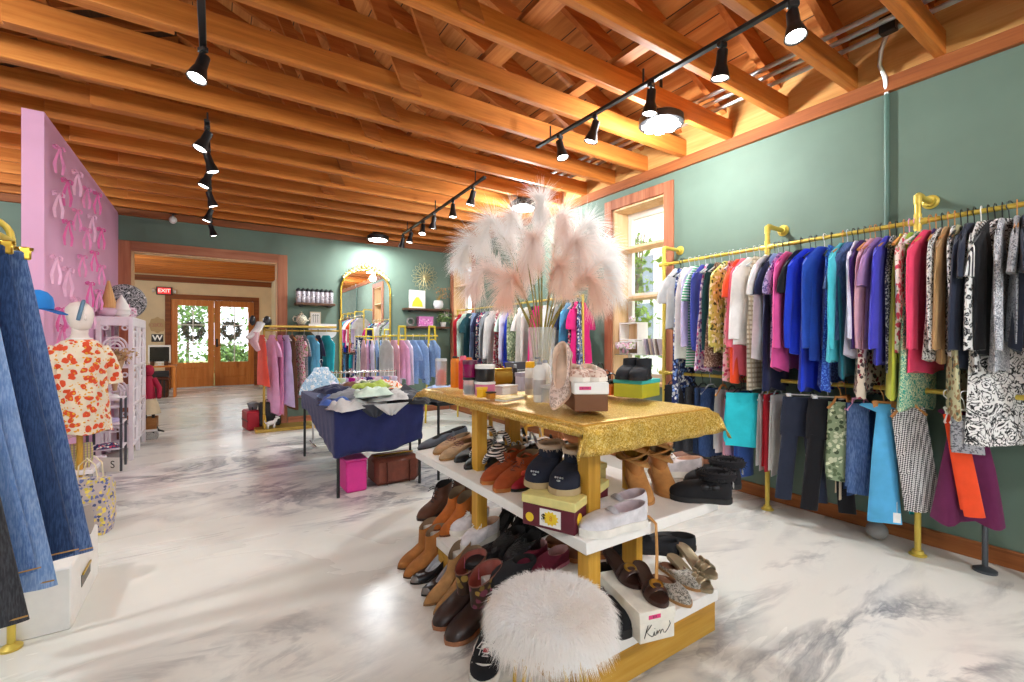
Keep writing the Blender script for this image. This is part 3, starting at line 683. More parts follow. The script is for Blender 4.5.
KIND = {  # kind: name, category, mesh
 'tee': ('hanging_tee', 'shirt', lambda s, L, W: garment_mb(L, W, W * 1.02, .018, 'short', s)),
 'long': ('hanging_blouse', 'blouse', lambda s, L, W: garment_mb(L, W, W * 1.05, .019, 'long', s)),
 'three': ('hanging_blouse', 'blouse', lambda s, L, W: garment_mb(L, W, W * 1.1, .018, 'three', s)),
 'bell': ('hanging_blouse', 'blouse', lambda s, L, W: garment_mb(L, W, W * 1.15, .02, 'bell', s, folds=.016)),
 'tank': ('hanging_camisole', 'top', lambda s, L, W: garment_mb(L, W, W * 1.05, .016, 'none', s)),
 'dress': ('hanging_dress', 'dress', lambda s, L, W: garment_mb(L, W * .92, W * 1.12, .022, 'none', s, .014, 'crew', .014, .86)),
 'sdress': ('hanging_dress', 'dress', lambda s, L, W: garment_mb(L, W * .95, W * 1.1, .022, 'short', s, .014, 'crew', .014, .9)),
 'cardi': ('hanging_cardigan', 'cardigan', lambda s, L, W: garment_mb(L, W, W * 1.03, .021, 'long', s, .01)),
 'skirt': ('hanging_skirt', 'skirt', lambda s, L, W: garment_mb(L, W * .72, W * 1.15, .02, 'none', s, .02, 'wide', .015, None, -.1)),
}
# upper rail: kind, cloth, length, half width, photo column where its front edge hangs, hanger, label
UP = [
 ('tee', 'ltgrey', .50, .19, 664, 'b', 'pale grey raglan tee with black sleeves edge first on the upper rail'),
 ('dress', 'navyfl', 1.12, .17, 667, 'b', 'long navy dress with white flowers hanging at the window end of the upper rail'),
 ('tank', 'cream', .74, .19, 673, 'c', 'cream sleeveless top hanging over the navy flowered dress'),
 ('long', 'lav', .58, .19, 678, 'c', 'pale lavender long sleeve blouse between cream and mint tops'),
 ('tee', 'greenst', .80, .18, 683, 'c', 'white shirt with green stripes low on its hem'),
 ('long', 'indigo', .66, .20, 688, 'c', 'indigo blue cardigan beside the pink flowered dress'),
 ('dress', 'pinkfl', .82, .19, 694, 'c', 'pale pink dress dotted with flowers beside the indigo cardigan'),
 ('tank', 'dteal', .66, .18, 699, 'c', 'dark teal sleeveless top half hidden beside the brown print dress'),
 ('dress', 'brownpr', .78, .19, 705, 'c', 'brown speckled dress hanging full length on the upper rail'),
 ('long', 'yelfl', .68, .20, 712, 'c', 'yellow green flowered blouse next to the brown speckled dress'),
 ('dress', 'roseprint', .88, .18, 717, 'c', 'pink rose printed long dress behind the orange dress'),
 ('sdress', 'orange', .88, .20, 723, 'c', 'bright orange red dress with short sleeves'),
 ('long', 'coral', .84, .19, 730, 'c', 'coral pink tunic between the orange dress and the white blouse'),
 ('bell', 'white', .62, .21, 736, 'c', 'white ruffled blouse with wide sleeves'),
 ('dress', 'plaidb', .92, .19, 743, 'c', 'beige plaid shirt dress below the white tops'),
 ('tee', 'white', .72, .25, 747, 'w', 'plain white tee hanging in front of the navy dress'),
 ('sdress', 'navy', .92, .22, 756, 'b', 'long navy dress with short sleeves next to the white tee'),
 ('tank', 'ltblue', .60, .20, 761, 'c', 'light blue sleeveless blouse beside the lavender leopard top'),
 ('tee', 'lavleo', .72, .20, 766, 'b', 'lavender leopard print tee'),
 ('cardi', 'pink', .78, .24, 769, 'b', 'bright pink cardigan with long sleeves'),
 ('tee', 'black', .66, .21, 783, 'b', 'black tee between the pink cardigan and royal blue blouse'),
 ('long', 'royal', .68, .22, 792, 'b', 'royal blue satin blouse'),
 ('dress', 'royal', .90, .21, 798, 'b', 'royal blue long dress beneath the satin blouse'),
 ('long', 'royal2', .70, .21, 807, 'w', 'medium blue polo with long sleeves and button placket'),
 ('dress', 'spkblue', .88, .20, 815, 'b', 'cobalt speckled dress behind the aqua shirt'),
 ('long', 'aqua', .72, .26, 822, 'o', 'aqua button shirt with long sleeves'),
 ('tank', 'teal', .80, .20, 831, 'c', 'teal sheer tunic hanging lower than the aqua shirt'),
 ('tee', 'denim', .58, .20, 837, 'b', 'blue denim short sleeve shirt'),
 ('bell', 'lavw', .68, .21, 841, 'b', 'pale lilac blouse with flared sleeves'),
 ('long', 'purple', .62, .21, 848, 'b', 'dark purple satin blouse'),
 ('dress', 'burgfl', .90, .22, 853, 'o', 'burgundy and cream floral dress, low under the purple blouses'),
 ('long', 'blush', .64, .21, 857, 'o', 'dusty blush pink sweater'),
 ('tee', 'mauve', .58, .22, 864, 'b', 'mauve purple tee with round neck'),
 ('long', 'violet', .72, .22, 873, 'o', 'violet blue sweater with long sleeves'),
 ('tank', 'navpr', .76, .20, 881, 'b', 'navy top with small white specks'),
 ('dress', 'lime', .90, .24, 886, 'o', 'chartreuse green long dress'),
 ('three', 'creamrose', .66, .21, 893, 'p', 'cream lace blouse with small roses over the chartreuse dress'),
 ('tank', 'lime2', .70, .19, 899, 'p', 'pale lime sleeveless top beside the teal paisley dress'),
 ('dress', 'tealpais', .96, .24, 903, 'w', 'teal green paisley long dress'),
 ('long', 'neon', .76, .21, 915, 'o', 'hot coral pink sweater with long sleeves'),
 ('tank', 'purple', .62, .20, 920, 'o', 'purple sleeveless top beside the gold pipe post'),
 ('long', 'bwspk', .70, .21, 924, 'b', 'black and white speckled blouse beside the purple top'),
 ('long', 'tan', .70, .20, 933, 'o', 'tan knit sweater next to the speckled blouse'),
 ('three', 'bwleo2', .66, .20, 938, 'o', 'grey and white spotted blouse between tan sweater and tribal dress'),
 ('dress', 'tribal', .96, .23, 942, 'b', 'multicolour tribal print dress with orange band'),
 ('tee', 'navy2', .56, .22, 949, 'b', 'dark navy tee with white piped sleeve'),
 ('cardi', 'navy2', .74, .22, 957, 'b', 'dark navy cardigan beside the leopard blouse'),
 ('long', 'bwleo', .74, .22, 967, 'w', 'black and white leopard print blouse'),
 ('tee', 'stripe', .60, .21, 975, 'b', 'black and white striped tee beside the leopard blouse'),
 ('cardi', 'black', .66, .22, 981, 'b', 'black cardigan between the stripes and the grey paisley'),
 ('long', 'greypais', .74, .22, 988, 'b', 'grey paisley blouse with long sleeves'),
 ('sdress', 'zebra', 1.10, .22, 986, 'b', 'black and white swirl print dress hanging low'),
 ('tee', 'lacegrey', .60, .22, 1004, 'o', 'grey lace sleeve top near the end of the view'),
 ('tee', 'navy2', .64, .23, 1013, 'w', 'dark navy tee over grey, last one before the picture edge'),
]
def put_upper():
    n = len(UP)
    ylist = []
    for i, (k, f, L, W, u, hk, lab) in enumerate(UP):
        # distance along the rail from where the front edge of the sleeve is seen
        ylist.append(P(u, x=BX_ - W - .04).y)
    for i in range(1, n): ylist[i] = min(ylist[i], ylist[i - 1] - .026)
    for i, (k, f, L, W, u, hk, lab) in enumerate(UP):
        nmn, cat, fn = KIND[k]; rn = random.Random(100 + i)
        t = hang(nmn, lab, cat, fn(100 + i, L * 1.06, W * .97), fab(f), (BX_, ylist[i], BZU + .014 - .004), rn.uniform(-.14, .14) - (.6 if f == 'zebra' else 0), hk, W * .86, group='clothes on the upper rail')
    return ylist
YU = put_upper()
# more of the same rail beyond the picture edge, which the arched mirror shows
MORE = [('dress', 'blkfl'), ('long', 'redfl'), ('tee', 'white'), ('long', 'multifl'), ('dress', 'zebra'), ('tee', 'bwleo'), ('long', 'blush'), ('three', 'red'), ('tee', 'pinkfl'), ('long', 'greypais'), ('dress', 'black'), ('tee', 'lav'), ('long', 'royal'), ('tank', 'cream')]
CN = {'blkfl': 'black flowered', 'redfl': 'red flowered', 'white': 'white', 'multifl': 'navy flowered', 'zebra': 'zebra swirl', 'bwleo': 'leopard print', 'blush': 'blush', 'red': 'red', 'pinkfl': 'pink flowered', 'greypais': 'grey paisley', 'black': 'black', 'lav': 'lavender', 'royal': 'royal blue', 'cream': 'cream'}
yy = YU[-1] - .08
for i, (k, f) in enumerate(MORE):
    nmn, cat, fn = KIND[k]
    hang(nmn, '%s %s on the upper rail beyond the picture edge, seen in the mirror' % (CN[f], cat), cat, fn(300 + i, .68 + .1 * (i % 3), .2), fab(f), (BX_, yy - .09 * i, BZU + .0125), .05 * math.sin(i * 3), 'b', .17, group='clothes on the upper rail')
# lower rail: kind, cloth, length, half width, photo column, rotation, hanger, label
def low(kind, f, L, W, u, rz, hk, lab, nm, cat, thick=.03, n=2, tagp=False, dx=0.0, tilt=0.0):
    y = P(u, x=BX_ + dx).y
    if kind == 'fold': m = folded_mb(L, W, thick, int(u), n=n)
    elif kind == 'pants': m = pants_mb(L, W, W * .40, thick, int(u))
    elif kind == 'skirt': m = garment_mb(L, W * .75, W * 1.12, thick * .8, 'none', int(u), .018, 'wide', .012, None, -.095)
    else: m = garment_mb(L, W, W, thick, kind, int(u), top=-.075)
    t = hang(nm, lab, cat, m, fab(f), (BX_ + dx, y, BZL + .0105), rz, hk, W * .95, kind in ('pants', 'skirt'), 'clothes on the lower rail', (0, tilt, rz) if tilt else None)
    if tagp: price_tag(t, -W * .5, -.12 - L, -.03)
    return t
LOW = [
 ('fold', 'black', .56, .13, 672, .1, 'b', 'black trousers folded over a hanger, at the window end of the lower rail', 'folded_trousers', 'trousers'),
 ('fold', 'charc', .58, .13, 683, 0, 'b', 'charcoal trousers folded over a hanger beside the black ones', 'folded_trousers', 'trousers'),
 ('fold', 'blkdenim', .55, .13, 693, .1, 'b', 'washed black jeans folded over a hanger', 'folded_jeans', 'jeans'),
 ('fold', 'dkdenim', .58, .13, 703, 0, 'b', 'dark blue jeans folded over a hanger with the gold table edge in front', 'folded_jeans', 'jeans'),
 ('fold', 'jeans', .56, .13, 711, -.1, 'c', 'blue jeans folded over a hanger beside the stone trousers', 'folded_jeans', 'jeans'),
 ('fold', 'ltgrey', .50, .13, 723, .1, 'o', 'stone grey trousers folded over a wooden hanger', 'folded_trousers', 'trousers'),
 ('fold', 'blush', .54, .12, 732, .1, 'b', 'dusty pink trousers showing below the turquoise ones', 'folded_trousers', 'trousers'),
 ('fold', 'blue', .66, .12, 744, 0, 'b', 'medium blue jeans hanging lower behind the turquoise trousers', 'folded_jeans', 'jeans'),
 ('fold', 'ltgrey', .56, .12, 766, 0, 'c', 'pale grey trousers beside the gold pipe post', 'folded_trousers', 'trousers'),
 ('fold', 'red', .55, .12, 771, 0, 'c', 'red trousers squeezed between pale grey ones', 'folded_trousers', 'trousers'),
 ('fold', 'white', .57, .12, 778, 0, 'c', 'white trousers beside the navy dress trousers', 'folded_trousers', 'trousers'),
 ('fold', 'cream', .46, .11, 812, .2, 'b', 'cream shorts between the two pairs of dark trousers', 'folded_shorts', 'shorts'),
 ('fold', 'beige', .62, .11, 846, -.1, 'o', 'beige trousers half hidden behind the blue jeans', 'folded_trousers', 'trousers'),
 ('fold', 'jeans', .58, .12, 860, -.4, 'p', 'dark blue jeans beside the sky blue skirt', 'folded_jeans', 'jeans'),
 ('fold', 'ltdenim', .66, .12, 889, -.1, 'b', 'light washed jeans behind the checked trousers', 'folded_jeans', 'jeans'),
]
for (k, f, L, W, u, rz, hk, lab, nm, cat) in LOW: low(k, f, L, W, u, rz, hk, lab, nm, cat, .017 if k == 'fold' else .02, 2)
low('fold', 'turq', .40, .125, 742, -.75, 'b', 'turquoise trousers folded wide over a hanger facing the room', 'folded_trousers', 'trousers', .02, 3, dx=-.12)
low('pants', 'navy2', .70, .125, 801, -1.0, 'w', 'navy dress trousers clipped open facing the room', 'hanging_trousers', 'trousers', .022, dx=-.12)
low('pants', 'black', .73, .125, 828, -1.0, 'w', 'black dress trousers clipped open beside the navy pair', 'hanging_trousers', 'trousers', .022, dx=-.10)
low('fold', 'camo', .50, .075, 841, -.95, 'o', 'camouflage green trousers folded over a wooden hanger facing the room', 'folded_trousers', 'trousers', .014, 2, dx=-.10)
low('fold', 'denim', .56, .06, 858, -.95, 'p', 'blue denim jeans on a pink hanger facing the room', 'folded_jeans', 'jeans', .014, 2, dx=-.09)
low('skirt', 'sky', .70, .075, 884, -1.0, 'o', 'long sky blue skirt on a wooden hanger', 'hanging_skirt', 'skirt', .02, dx=-.12)
low('fold', 'bwcheck', .58, .085, 904, -1.0, 'o', 'black and white checked trousers with a wooden hanger', 'folded_trousers', 'trousers', .014, 2, dx=-.12, tilt=-.14)
low('fold', 'turq', .64, .05, 912, .0, 'o', 'narrow turquoise trousers showing beside the gold post', 'folded_trousers', 'trousers', .012, 1, dx=.05)
low('fold', 'orange', .54, .042, 948, -1.05, 'w', 'orange leggings over a white hanger beside the plum trousers', 'folded_leggings', 'leggings', .012, 2, dx=-.16, tilt=-.16)
low('fold', 'lacegrey', .20, .062, 965, -1.05, 'w', 'grey knit skirt folded short in front of the plum trousers', 'folded_skirt', 'skirt', .014, 2, dx=-.17)
low('skirt', 'plum', .60, .135, 967, -1.05, 'w', 'wide plum trousers with gathered hems at the end of the lower rail', 'hanging_trousers', 'trousers', .025, dx=-.06)
yv = P(897, x=3.2).y
one('hanging_price_tag', MB().box(0, 0, 0, .034, .002, .055).tube([(0, 0, .027), (0, .0, .09)], .0012, 4), M_HW, 'white price tag dangling below the checked trousers', 'tag', P(897, 518, x=3.22), -1.0)
one('decor_ball', MB().ell((0, 0, .055), .058, .058, .055, 18, 12), solid('grey_felt', '#8d8a86', .9), 'grey round ball on the floor under the sky blue skirt', 'ball', P(877, 539, z=0))
p = P(985, 572, z=0)
t = thing('steel_stand', 'slim grey metal stand on the floor beside the plum trousers', 'stand', (3.50, P(985, x=3.50).y, 0))
MB().tube([(0, 0, .0), (0, 0, .95)], .013, 10).build('pole', solid('dark_steel', '#5c6066', .4, .6), t); MB().lathe([(.05, 0), (.05, .012), (.018, .03)], 16).build('foot', solid('dark_steel', '#5c6066', .4, .6), t)
# ================================================================== shoes
PROF = [(0, 0), (.012, .30), (.04, .50), (.10, .66), (.22, .72), (.38, .68), (.52, .80), (.66, .97), (.76, 1.0), (.85, .90), (.92, .70), (.97, .44), (.992, .2), (1, 0)]
def prof(s, pointed):
    for (a, p), (b, q) in zip(PROF, PROF[1:]):
        if a <= s <= b:
            r = p + (q - p) * (s - a) / (b - a); break
    if pointed and s > .6: r *= 1 - pointed * sm(.6, 1.0, s) * .75
    return r
SS = [.0, .012, .04, .10, .2, .32, .45, .56, .66, .75, .83, .90, .955, .99, 1.0]
def outline(L, W, pointed=0.0, grow=0.0):
    pts = []
    for s in SS: pts.append((prof(s, pointed) * W / 2 + (grow if 0 < s < 1 else 0), s * L + (grow if s == 1 else -grow if s == 0 else 0), s, 1))
    for s in SS[-2:0:-1]: pts.append((-(prof(s, pointed) * W / 2 + grow), s * L, s, -1))
    return pts
def qb(a, c, b, t): return tuple((1 - t) ** 2 * a[i] + 2 * t * (1 - t) * c[i] + t * t * b[i] for i in range(3))
def shoe(name, label, cat, loc, rz, mu, msole, mlin=None, L=.26, W=.092, sole=.018, heel=0.0, heelw=.8, opening=(.02, .50), ztop=(.075, .065), ow=.036, toe_h=.05, pointed=0.0, shaft=None, mshaft=None, group=None, platform=0.0, parts=(), sz=1.0, tilt=None, thinheel=False):
    W *= 1.1; ow *= 1.08
    t = thing(name, label, cat, loc, rz, group, tilt)
    def lift(y): return heel * (1 - sm(.12, .64, y / L)) + platform
    o = outline(L, W, pointed)
    base = [(x, y, sole) for x, y, s, g in o]
    def ring(o0, o1, w, z0, z1, pw=.5):
        r = []
        for x, y, s, g in o:
            q = max(0.0, 1 - (2 * s - 1) ** 2) ** pw
            r.append((g * w * q if 0 < s < 1 else 0.0, L * (o0 + (o1 - o0) * s), z0 + (z1 - z0) * s))
        return r
    top = ring(opening[0], opening[1], ow, *ztop); top0 = top
    rings = [base]
    for t_ in (.14, .3, .48, .66, .84, 1.0):
        rr = []
        for b, a, q in zip(base, top, o):
            s = q[2]
            cz = lerp(a[2] * .62, toe_h, sm(.45, .9, s)) + sole * .3
            cx = b[0] * 1.06; cy = b[1] + (.0 if s < .9 else .004) - (.004 if s < .05 else 0)
            rr.append(qb(b, (cx, cy, cz), a, t_))
        rings.append(rr)
    low_n = len(rings)
    if shaft:
        o0, o1, sw, h0, h1 = shaft
        st = ring(o0, o1, sw, h0, h1)
        for t_ in (.33, .66, 1.0): rings.append([tuple(lerp(a[i], b[i], t_) for i in range(3)) for a, b in zip(top, st)])
        top = st
    def up(rr): return [(x, y, z + lift(y)) for x, y, z in rr]
    k = low_n if (shaft and mshaft) else len(rings)
    MB().loft([up(r) for r in rings[:k]], cap=False).build('upper', mu, t, smooth=60)
    if k < len(rings): MB().loft([up(r) for r in rings[k - 1:]], cap=False).build('shaft', mshaft, t, smooth=60)
    ym = L * (opening[0] + opening[1]) / 2
    inn = [top, [(x * .95, lerp(ym, y, .96), z - .002) for x, y, z in top], [(x * .9, lerp(ym, y, .9), z - .004) for x, y, z in top0], [(x * .86, lerp(ym, y, .88), sole + .012) for x, y, z in top0]]
    ml_ = MB().loft([up(r) for r in inn], cap=False); nn = len(top); ml_.F.append(tuple(3 * nn + i for i in range(nn))); ml_.build('lining', mlin or M_LIN, t, smooth=60)
    g = outline(L, W, pointed, .004)
    s0 = [(x, y, lift(y) - platform if heel else 0.0) for x, y, s, _ in g]; s1 = [(x, y, lift(y) + sole + .001) for x, y, s, _ in g]
    if heel: s0 = [(x, y, max(0.0, lift(y) - platform) if s > .02 else lift(y) - platform) for x, y, s, _ in g]
    MB().loft([s0, s1]).build('sole', msole, t, smooth=30)
    if heel:
        hh = heel; yb = L * (.14 if not thinheel else .085); w = W * .3 * heelw
        hp = [(w * math.cos(2 * PI * i / 14), .0 + yb * .92 * math.sin(2 * PI * i / 14)) for i in range(14)]
        sc = (.78 if not thinheel else .3)
        MB().loft([[(x * sc, yb * 1.02 + y * sc - (.0), 0) for x, y in hp], [(x, yb * 1.04 + y, hh + .004) for x, y in hp]]).build('heel', msole, t, smooth=40)
    for f in parts: f(t, lift, L, W)
    return t
M_LIN = solid('shoe_lining', '#8a7258', .9); M_LIND = solid('dark_lining', '#201c1c', .9); M_LINW = solid('fleece_lining', '#cdb49c', 1.0, bump=.6)
def leather(n, c, rough=.5, bump=.1): return solid('leather_' + n, c, rough, var=.1, scale=25, bump=bump)
def lace_part(mat, y0, y1, n, z0, z1, w=.024, bow=True):
    def f(t, lift, L, W):
        m = MB()
        for i in range(n):
            s = i / max(1, n - 1); y = L * lerp(y1, y0, s); z = lerp(z1, z0, s) + lift(y)
            m.tube([(-w, y, z - .008), (-w * .4, y + .004, z + .003), (w * .4, y + .004, z + .003), (w, y, z - .008)], .0026, 6)
            if i: m.tube([(-w, y, z - .006), (0, y + .01, z + .004), (w, L * lerp(y1, y0, (i - 1) / max(1, n - 1)), lerp(z1, z0, (i - 1) / max(1, n - 1)) + lift(y) - .006)], .0022, 6)
        if bow:
            y = L * y0; z = z0 + lift(y) + .006
            for sg in (-1, 1):
                m.tube([(0, y, z), (sg * .02, y + .012, z + .012), (sg * .035, y + .03, z), (sg * .02, y + .03, z - .002), (0, y, z)], .0022, 6)
                m.tube([(0, y, z), (sg * .018, y + .02, z + .0), (sg * .024, y + .05, z - .012)], .0022, 6)
        m.build('laces', mat, t)
    return f
def fur_part(mat, o0, o1, w, z0, z1, r=.014, n=420, ln=.014, seed=1):
    def f(t, lift, L, W):
        m = MB(); rn = random.Random(seed); pts = []
        for i in range(20):
            a = 2 * PI * i / 20; s = .5 - .5 * math.cos(a)
            y = L * lerp(o0, o1, s); pts.append(Vector((w * math.sin(a), y, lerp(z0, z1, s) + lift(y))))
        m.tube(pts, r, 8, loop=True)
        for _ in range(n):
            p = pts[rn.randrange(20)].lerp(pts[rn.randrange(20)], 0); i = rn.randrange(20); p = pts[i].lerp(pts[(i + 1) % 20], rn.random())
            d = Vector((rn.gauss(0, 1), rn.gauss(0, 1), rn.gauss(.3, 1))).normalized(); b = p + d * r * .8; q = d.orthogonal() * .0022
            m.add([b - q, b + q, b + d * ln + Vector((0, 0, -.003))], [(0, 1, 2)])
        m.build('fur_cuff', mat, t)
    return f
def strap_part(name, mat, arcs, flat=.35, r=.006):
    """arcs: (y fraction, half width, base z, height) bands over the foot"""
    def f(t, lift, L, W):
        for (yf, w, zb, h, rr) in arcs:
            y = L * yf; pts = [(w * math.cos(PI * i / 10), y + .012 * math.sin(PI * i / 10), zb + lift(y) + h * math.sin(PI * i / 10)) for i in range(11)]
            MB().tube(pts, rr, 8, flat=flat).build(name, mat, t)
    return f
def bow_part(mat, x, yf, z):
    def f(t, lift, L, W):
        m = MB(); y = yf * L
        for k in (-1, 1): m.ell((x, y + k * .02, z), .007, .018, .012, 10, 6)
        m.ell((x + .002, y, z), .009, .008, .009, 8, 6); m.build('bow', mat, t)
    return f
def sandal(name, label, loc, rz, min_, msole, straps, L=.25, W=.085, heel=.0, platform=.0, group=None, pointed=0.0, parts=(), wedge=False, tilt=None):
    t = thing(name, label, 'sandal', loc, rz, group, tilt)
    def lift(y): return heel * (1 - sm(.12, .64, y / L)) + platform
    g = outline(L, W, pointed)
    MB().loft([[(x, y, lift(y) - (0 if platform == 0 else platform)) if not wedge else (x, y, 0) for x, y, s, _ in g], [(x, y, lift(y) + .012) for x, y, s, _ in g]]).build('sole', msole, t, smooth=30)
    g2 = outline(L, W, pointed, -.003)
    MB().loft([[(x, y, lift(y) + .0121) for x, y, s, _ in g2], [(x, y, lift(y) + .016) for x, y, s, _ in g2]]).build('insole', min_, t, smooth=30)
    if heel and not wedge:
        hp = [(W * .22 * math.cos(2 * PI * i / 12), W * .22 * math.sin(2 * PI * i / 12)) for i in range(12)]
        MB().loft([[(x * .6, .03 + y * .6, 0) for x, y in hp], [(x, .035 + y, heel) for x, y in hp]]).build('heel', msole, t)
    for f in straps: f(t, lift, L, W)
    for f in parts: f(t, lift, L, W)
    return t
def seat_at(hpx, tpx, z, L=None):
    """heel and toe photo positions on the plane z -> location of the heel, heading, length"""
    a, b = P(hpx[0], hpx[1], z=z), P(tpx[0], tpx[1], z=z); d = b - a
    rz = math.atan2(-d.x, d.y); ln = d.length if L is None else L
    a = b - d.normalized() * ln
    return (a.x, a.y, z + .0008), rz, ln
# ------------------------------------------------------------------ three tier shoe table
TX0, TX1, TY0, TY1, ZM, ZT, ZB = 1.06, 1.825, 1.15, 2.70, .565, .972, .18
M_GOLDW = wood('gold_stained_wood', '#c39031', '#9a6c1e', '#d6a84a', 'z', .45); M_GOLDX = wood('gold_stained_wood_flat', '#c39031', '#8f6520', '#d6ab52', 'x', .5)
t = thing('display_table', 'three tier display table with gold stained posts and white shelves full of shoes', 'table', (0, 0, 0))
MB().bx(TX0, TX1, TY0, TY1, ZM - .045, ZM, .003).build('shelf', M_WHITE, t)
MB().bx(1.02, TX1, TY0, 2.5, ZB - .05, ZB, .003).build('base_top', M_WHITE, t)
MB().bx(1.03, TX1 - .01, TY0 + .008, 2.49, 0, ZB - .05, .002).build('base_plinth', M_GOLDX, t)
MB().bx(TX0 + .01, TX1 - .01, TY0 + .03, TY1 - .08, ZT - .05, ZT - .014, .003).build('tabletop', M_GOLDX, t)
for (x, y, sx, sy) in ((1.185, 1.27, .062, .062), (1.19, 2.12, .062, .062), (1.61, 1.44, .04, .09), (1.62, 2.45, .085, .06)):
    MB().box(x, y, (ZM + ZT - .05) / 2, sx, sy, ZT - .05 - ZM - .001, .003).build('post', M_GOLDW, t)
    MB().box(x, y, (ZB + ZM - .045) / 2, sx, sy, ZM - .045 - ZB - .001, .003).build('post', M_GOLDW, t)
# gold sequin cloth over the top, hanging at the edges
def sequin():
    m = NT('gold_sequins'); m.set(Metallic=.45, Roughness=.38); v = m.coord(rnd=False); a = m.vor(v, 230)
    m.col(m.ramp(a.outputs['Color'], [(0, '#a87a1e'), (.5, '#dbb044'), (1, '#fae6a0')]))
    b = m.n('ShaderNodeBump'); b.inputs['Strength'].default_value = .9; b.inputs['Distance'].default_value = .004
    sp = m.n('ShaderNodeSeparateColor'); m.l(a.outputs['Color'], sp.inputs[0]); m.l(sp.outputs[1], b.inputs['Height']); m.l(b.outputs[0], m.b.inputs['Normal']); return m.m
def cloth_over(x0, x1, y0, y1, z, drop, n=34, seed=2, r=.02):
    """drop(x, y) -> hanging length on each side. A skirted sheet: top grid, then the overhang folded down"""
    rn = random.Random(seed); m = MB()
    ex = [x0 - drop['x0'], x1 + drop['x1'], y0 - drop['y0'], y1 + drop['y1']]
    nx, ny = n, int(n * 1.5); V = []
    def fold(a, lo, hi):
        if a < lo: d = lo - a; return lo - r * math.sin(min(d / r, PI / 2)) * .9, -max(0, d - .3 * r), d
        if a > hi: d = a - hi; return hi + r * math.sin(min(d / r, PI / 2)) * .9, -max(0, d - .3 * r), d
        return a, 0, 0
    for i in range(nx + 1):
        for j in range(ny + 1):
            a = lerp(ex[0], ex[1], i / nx); b = lerp(ex[2], ex[3], j / ny)
            X, zx, dx = fold(a, x0, x1); Y, zy, dy = fold(b, y0, y1)
            w = .012 * math.sin(b * 26 + 1) * min(1, dx / .08) if dx else 0; w2 = .014 * math.sin(a * 24 + 2) * min(1, dy / .08) if dy else 0
            sx = -1 if a < x0 else 1; sy = -1 if b < y0 else 1
            zz = min(zx, zy) if not (dx and dy) else max(-.13, (zx + zy) * .8)
            if dx and dy: X += sx * dy * .35; Y += sy * dx * .35
            V.append((X + sx * abs(w) if dx else X, Y + sy * abs(w2) if dy else Y, z + zz + .0015 * noise.noise((a * 9, b * 9, seed)) + .0015))
    F = [(i * (ny + 1) + j, (i + 1) * (ny + 1) + j, (i + 1) * (ny + 1) + j + 1, i * (ny + 1) + j + 1) for i in range(nx) for j in range(ny)]
    m.add(V, F); return m
o = one('sequin_tablecloth', cloth_over(TX0 + .012, TX1 - .012, TY0 + .032, TY1 - .082, ZT - .014, {'x0': .045, 'x1': .10, 'y0': .115, 'y1': .06}), sequin(), 'gold sequin cloth covering the top of the shoe table', 'tablecloth', smooth=180)
sol = o.modifiers.new('thickness', 'SOLIDIFY'); sol.thickness = .003; sol.offset = 1
ZC = ZT + .006
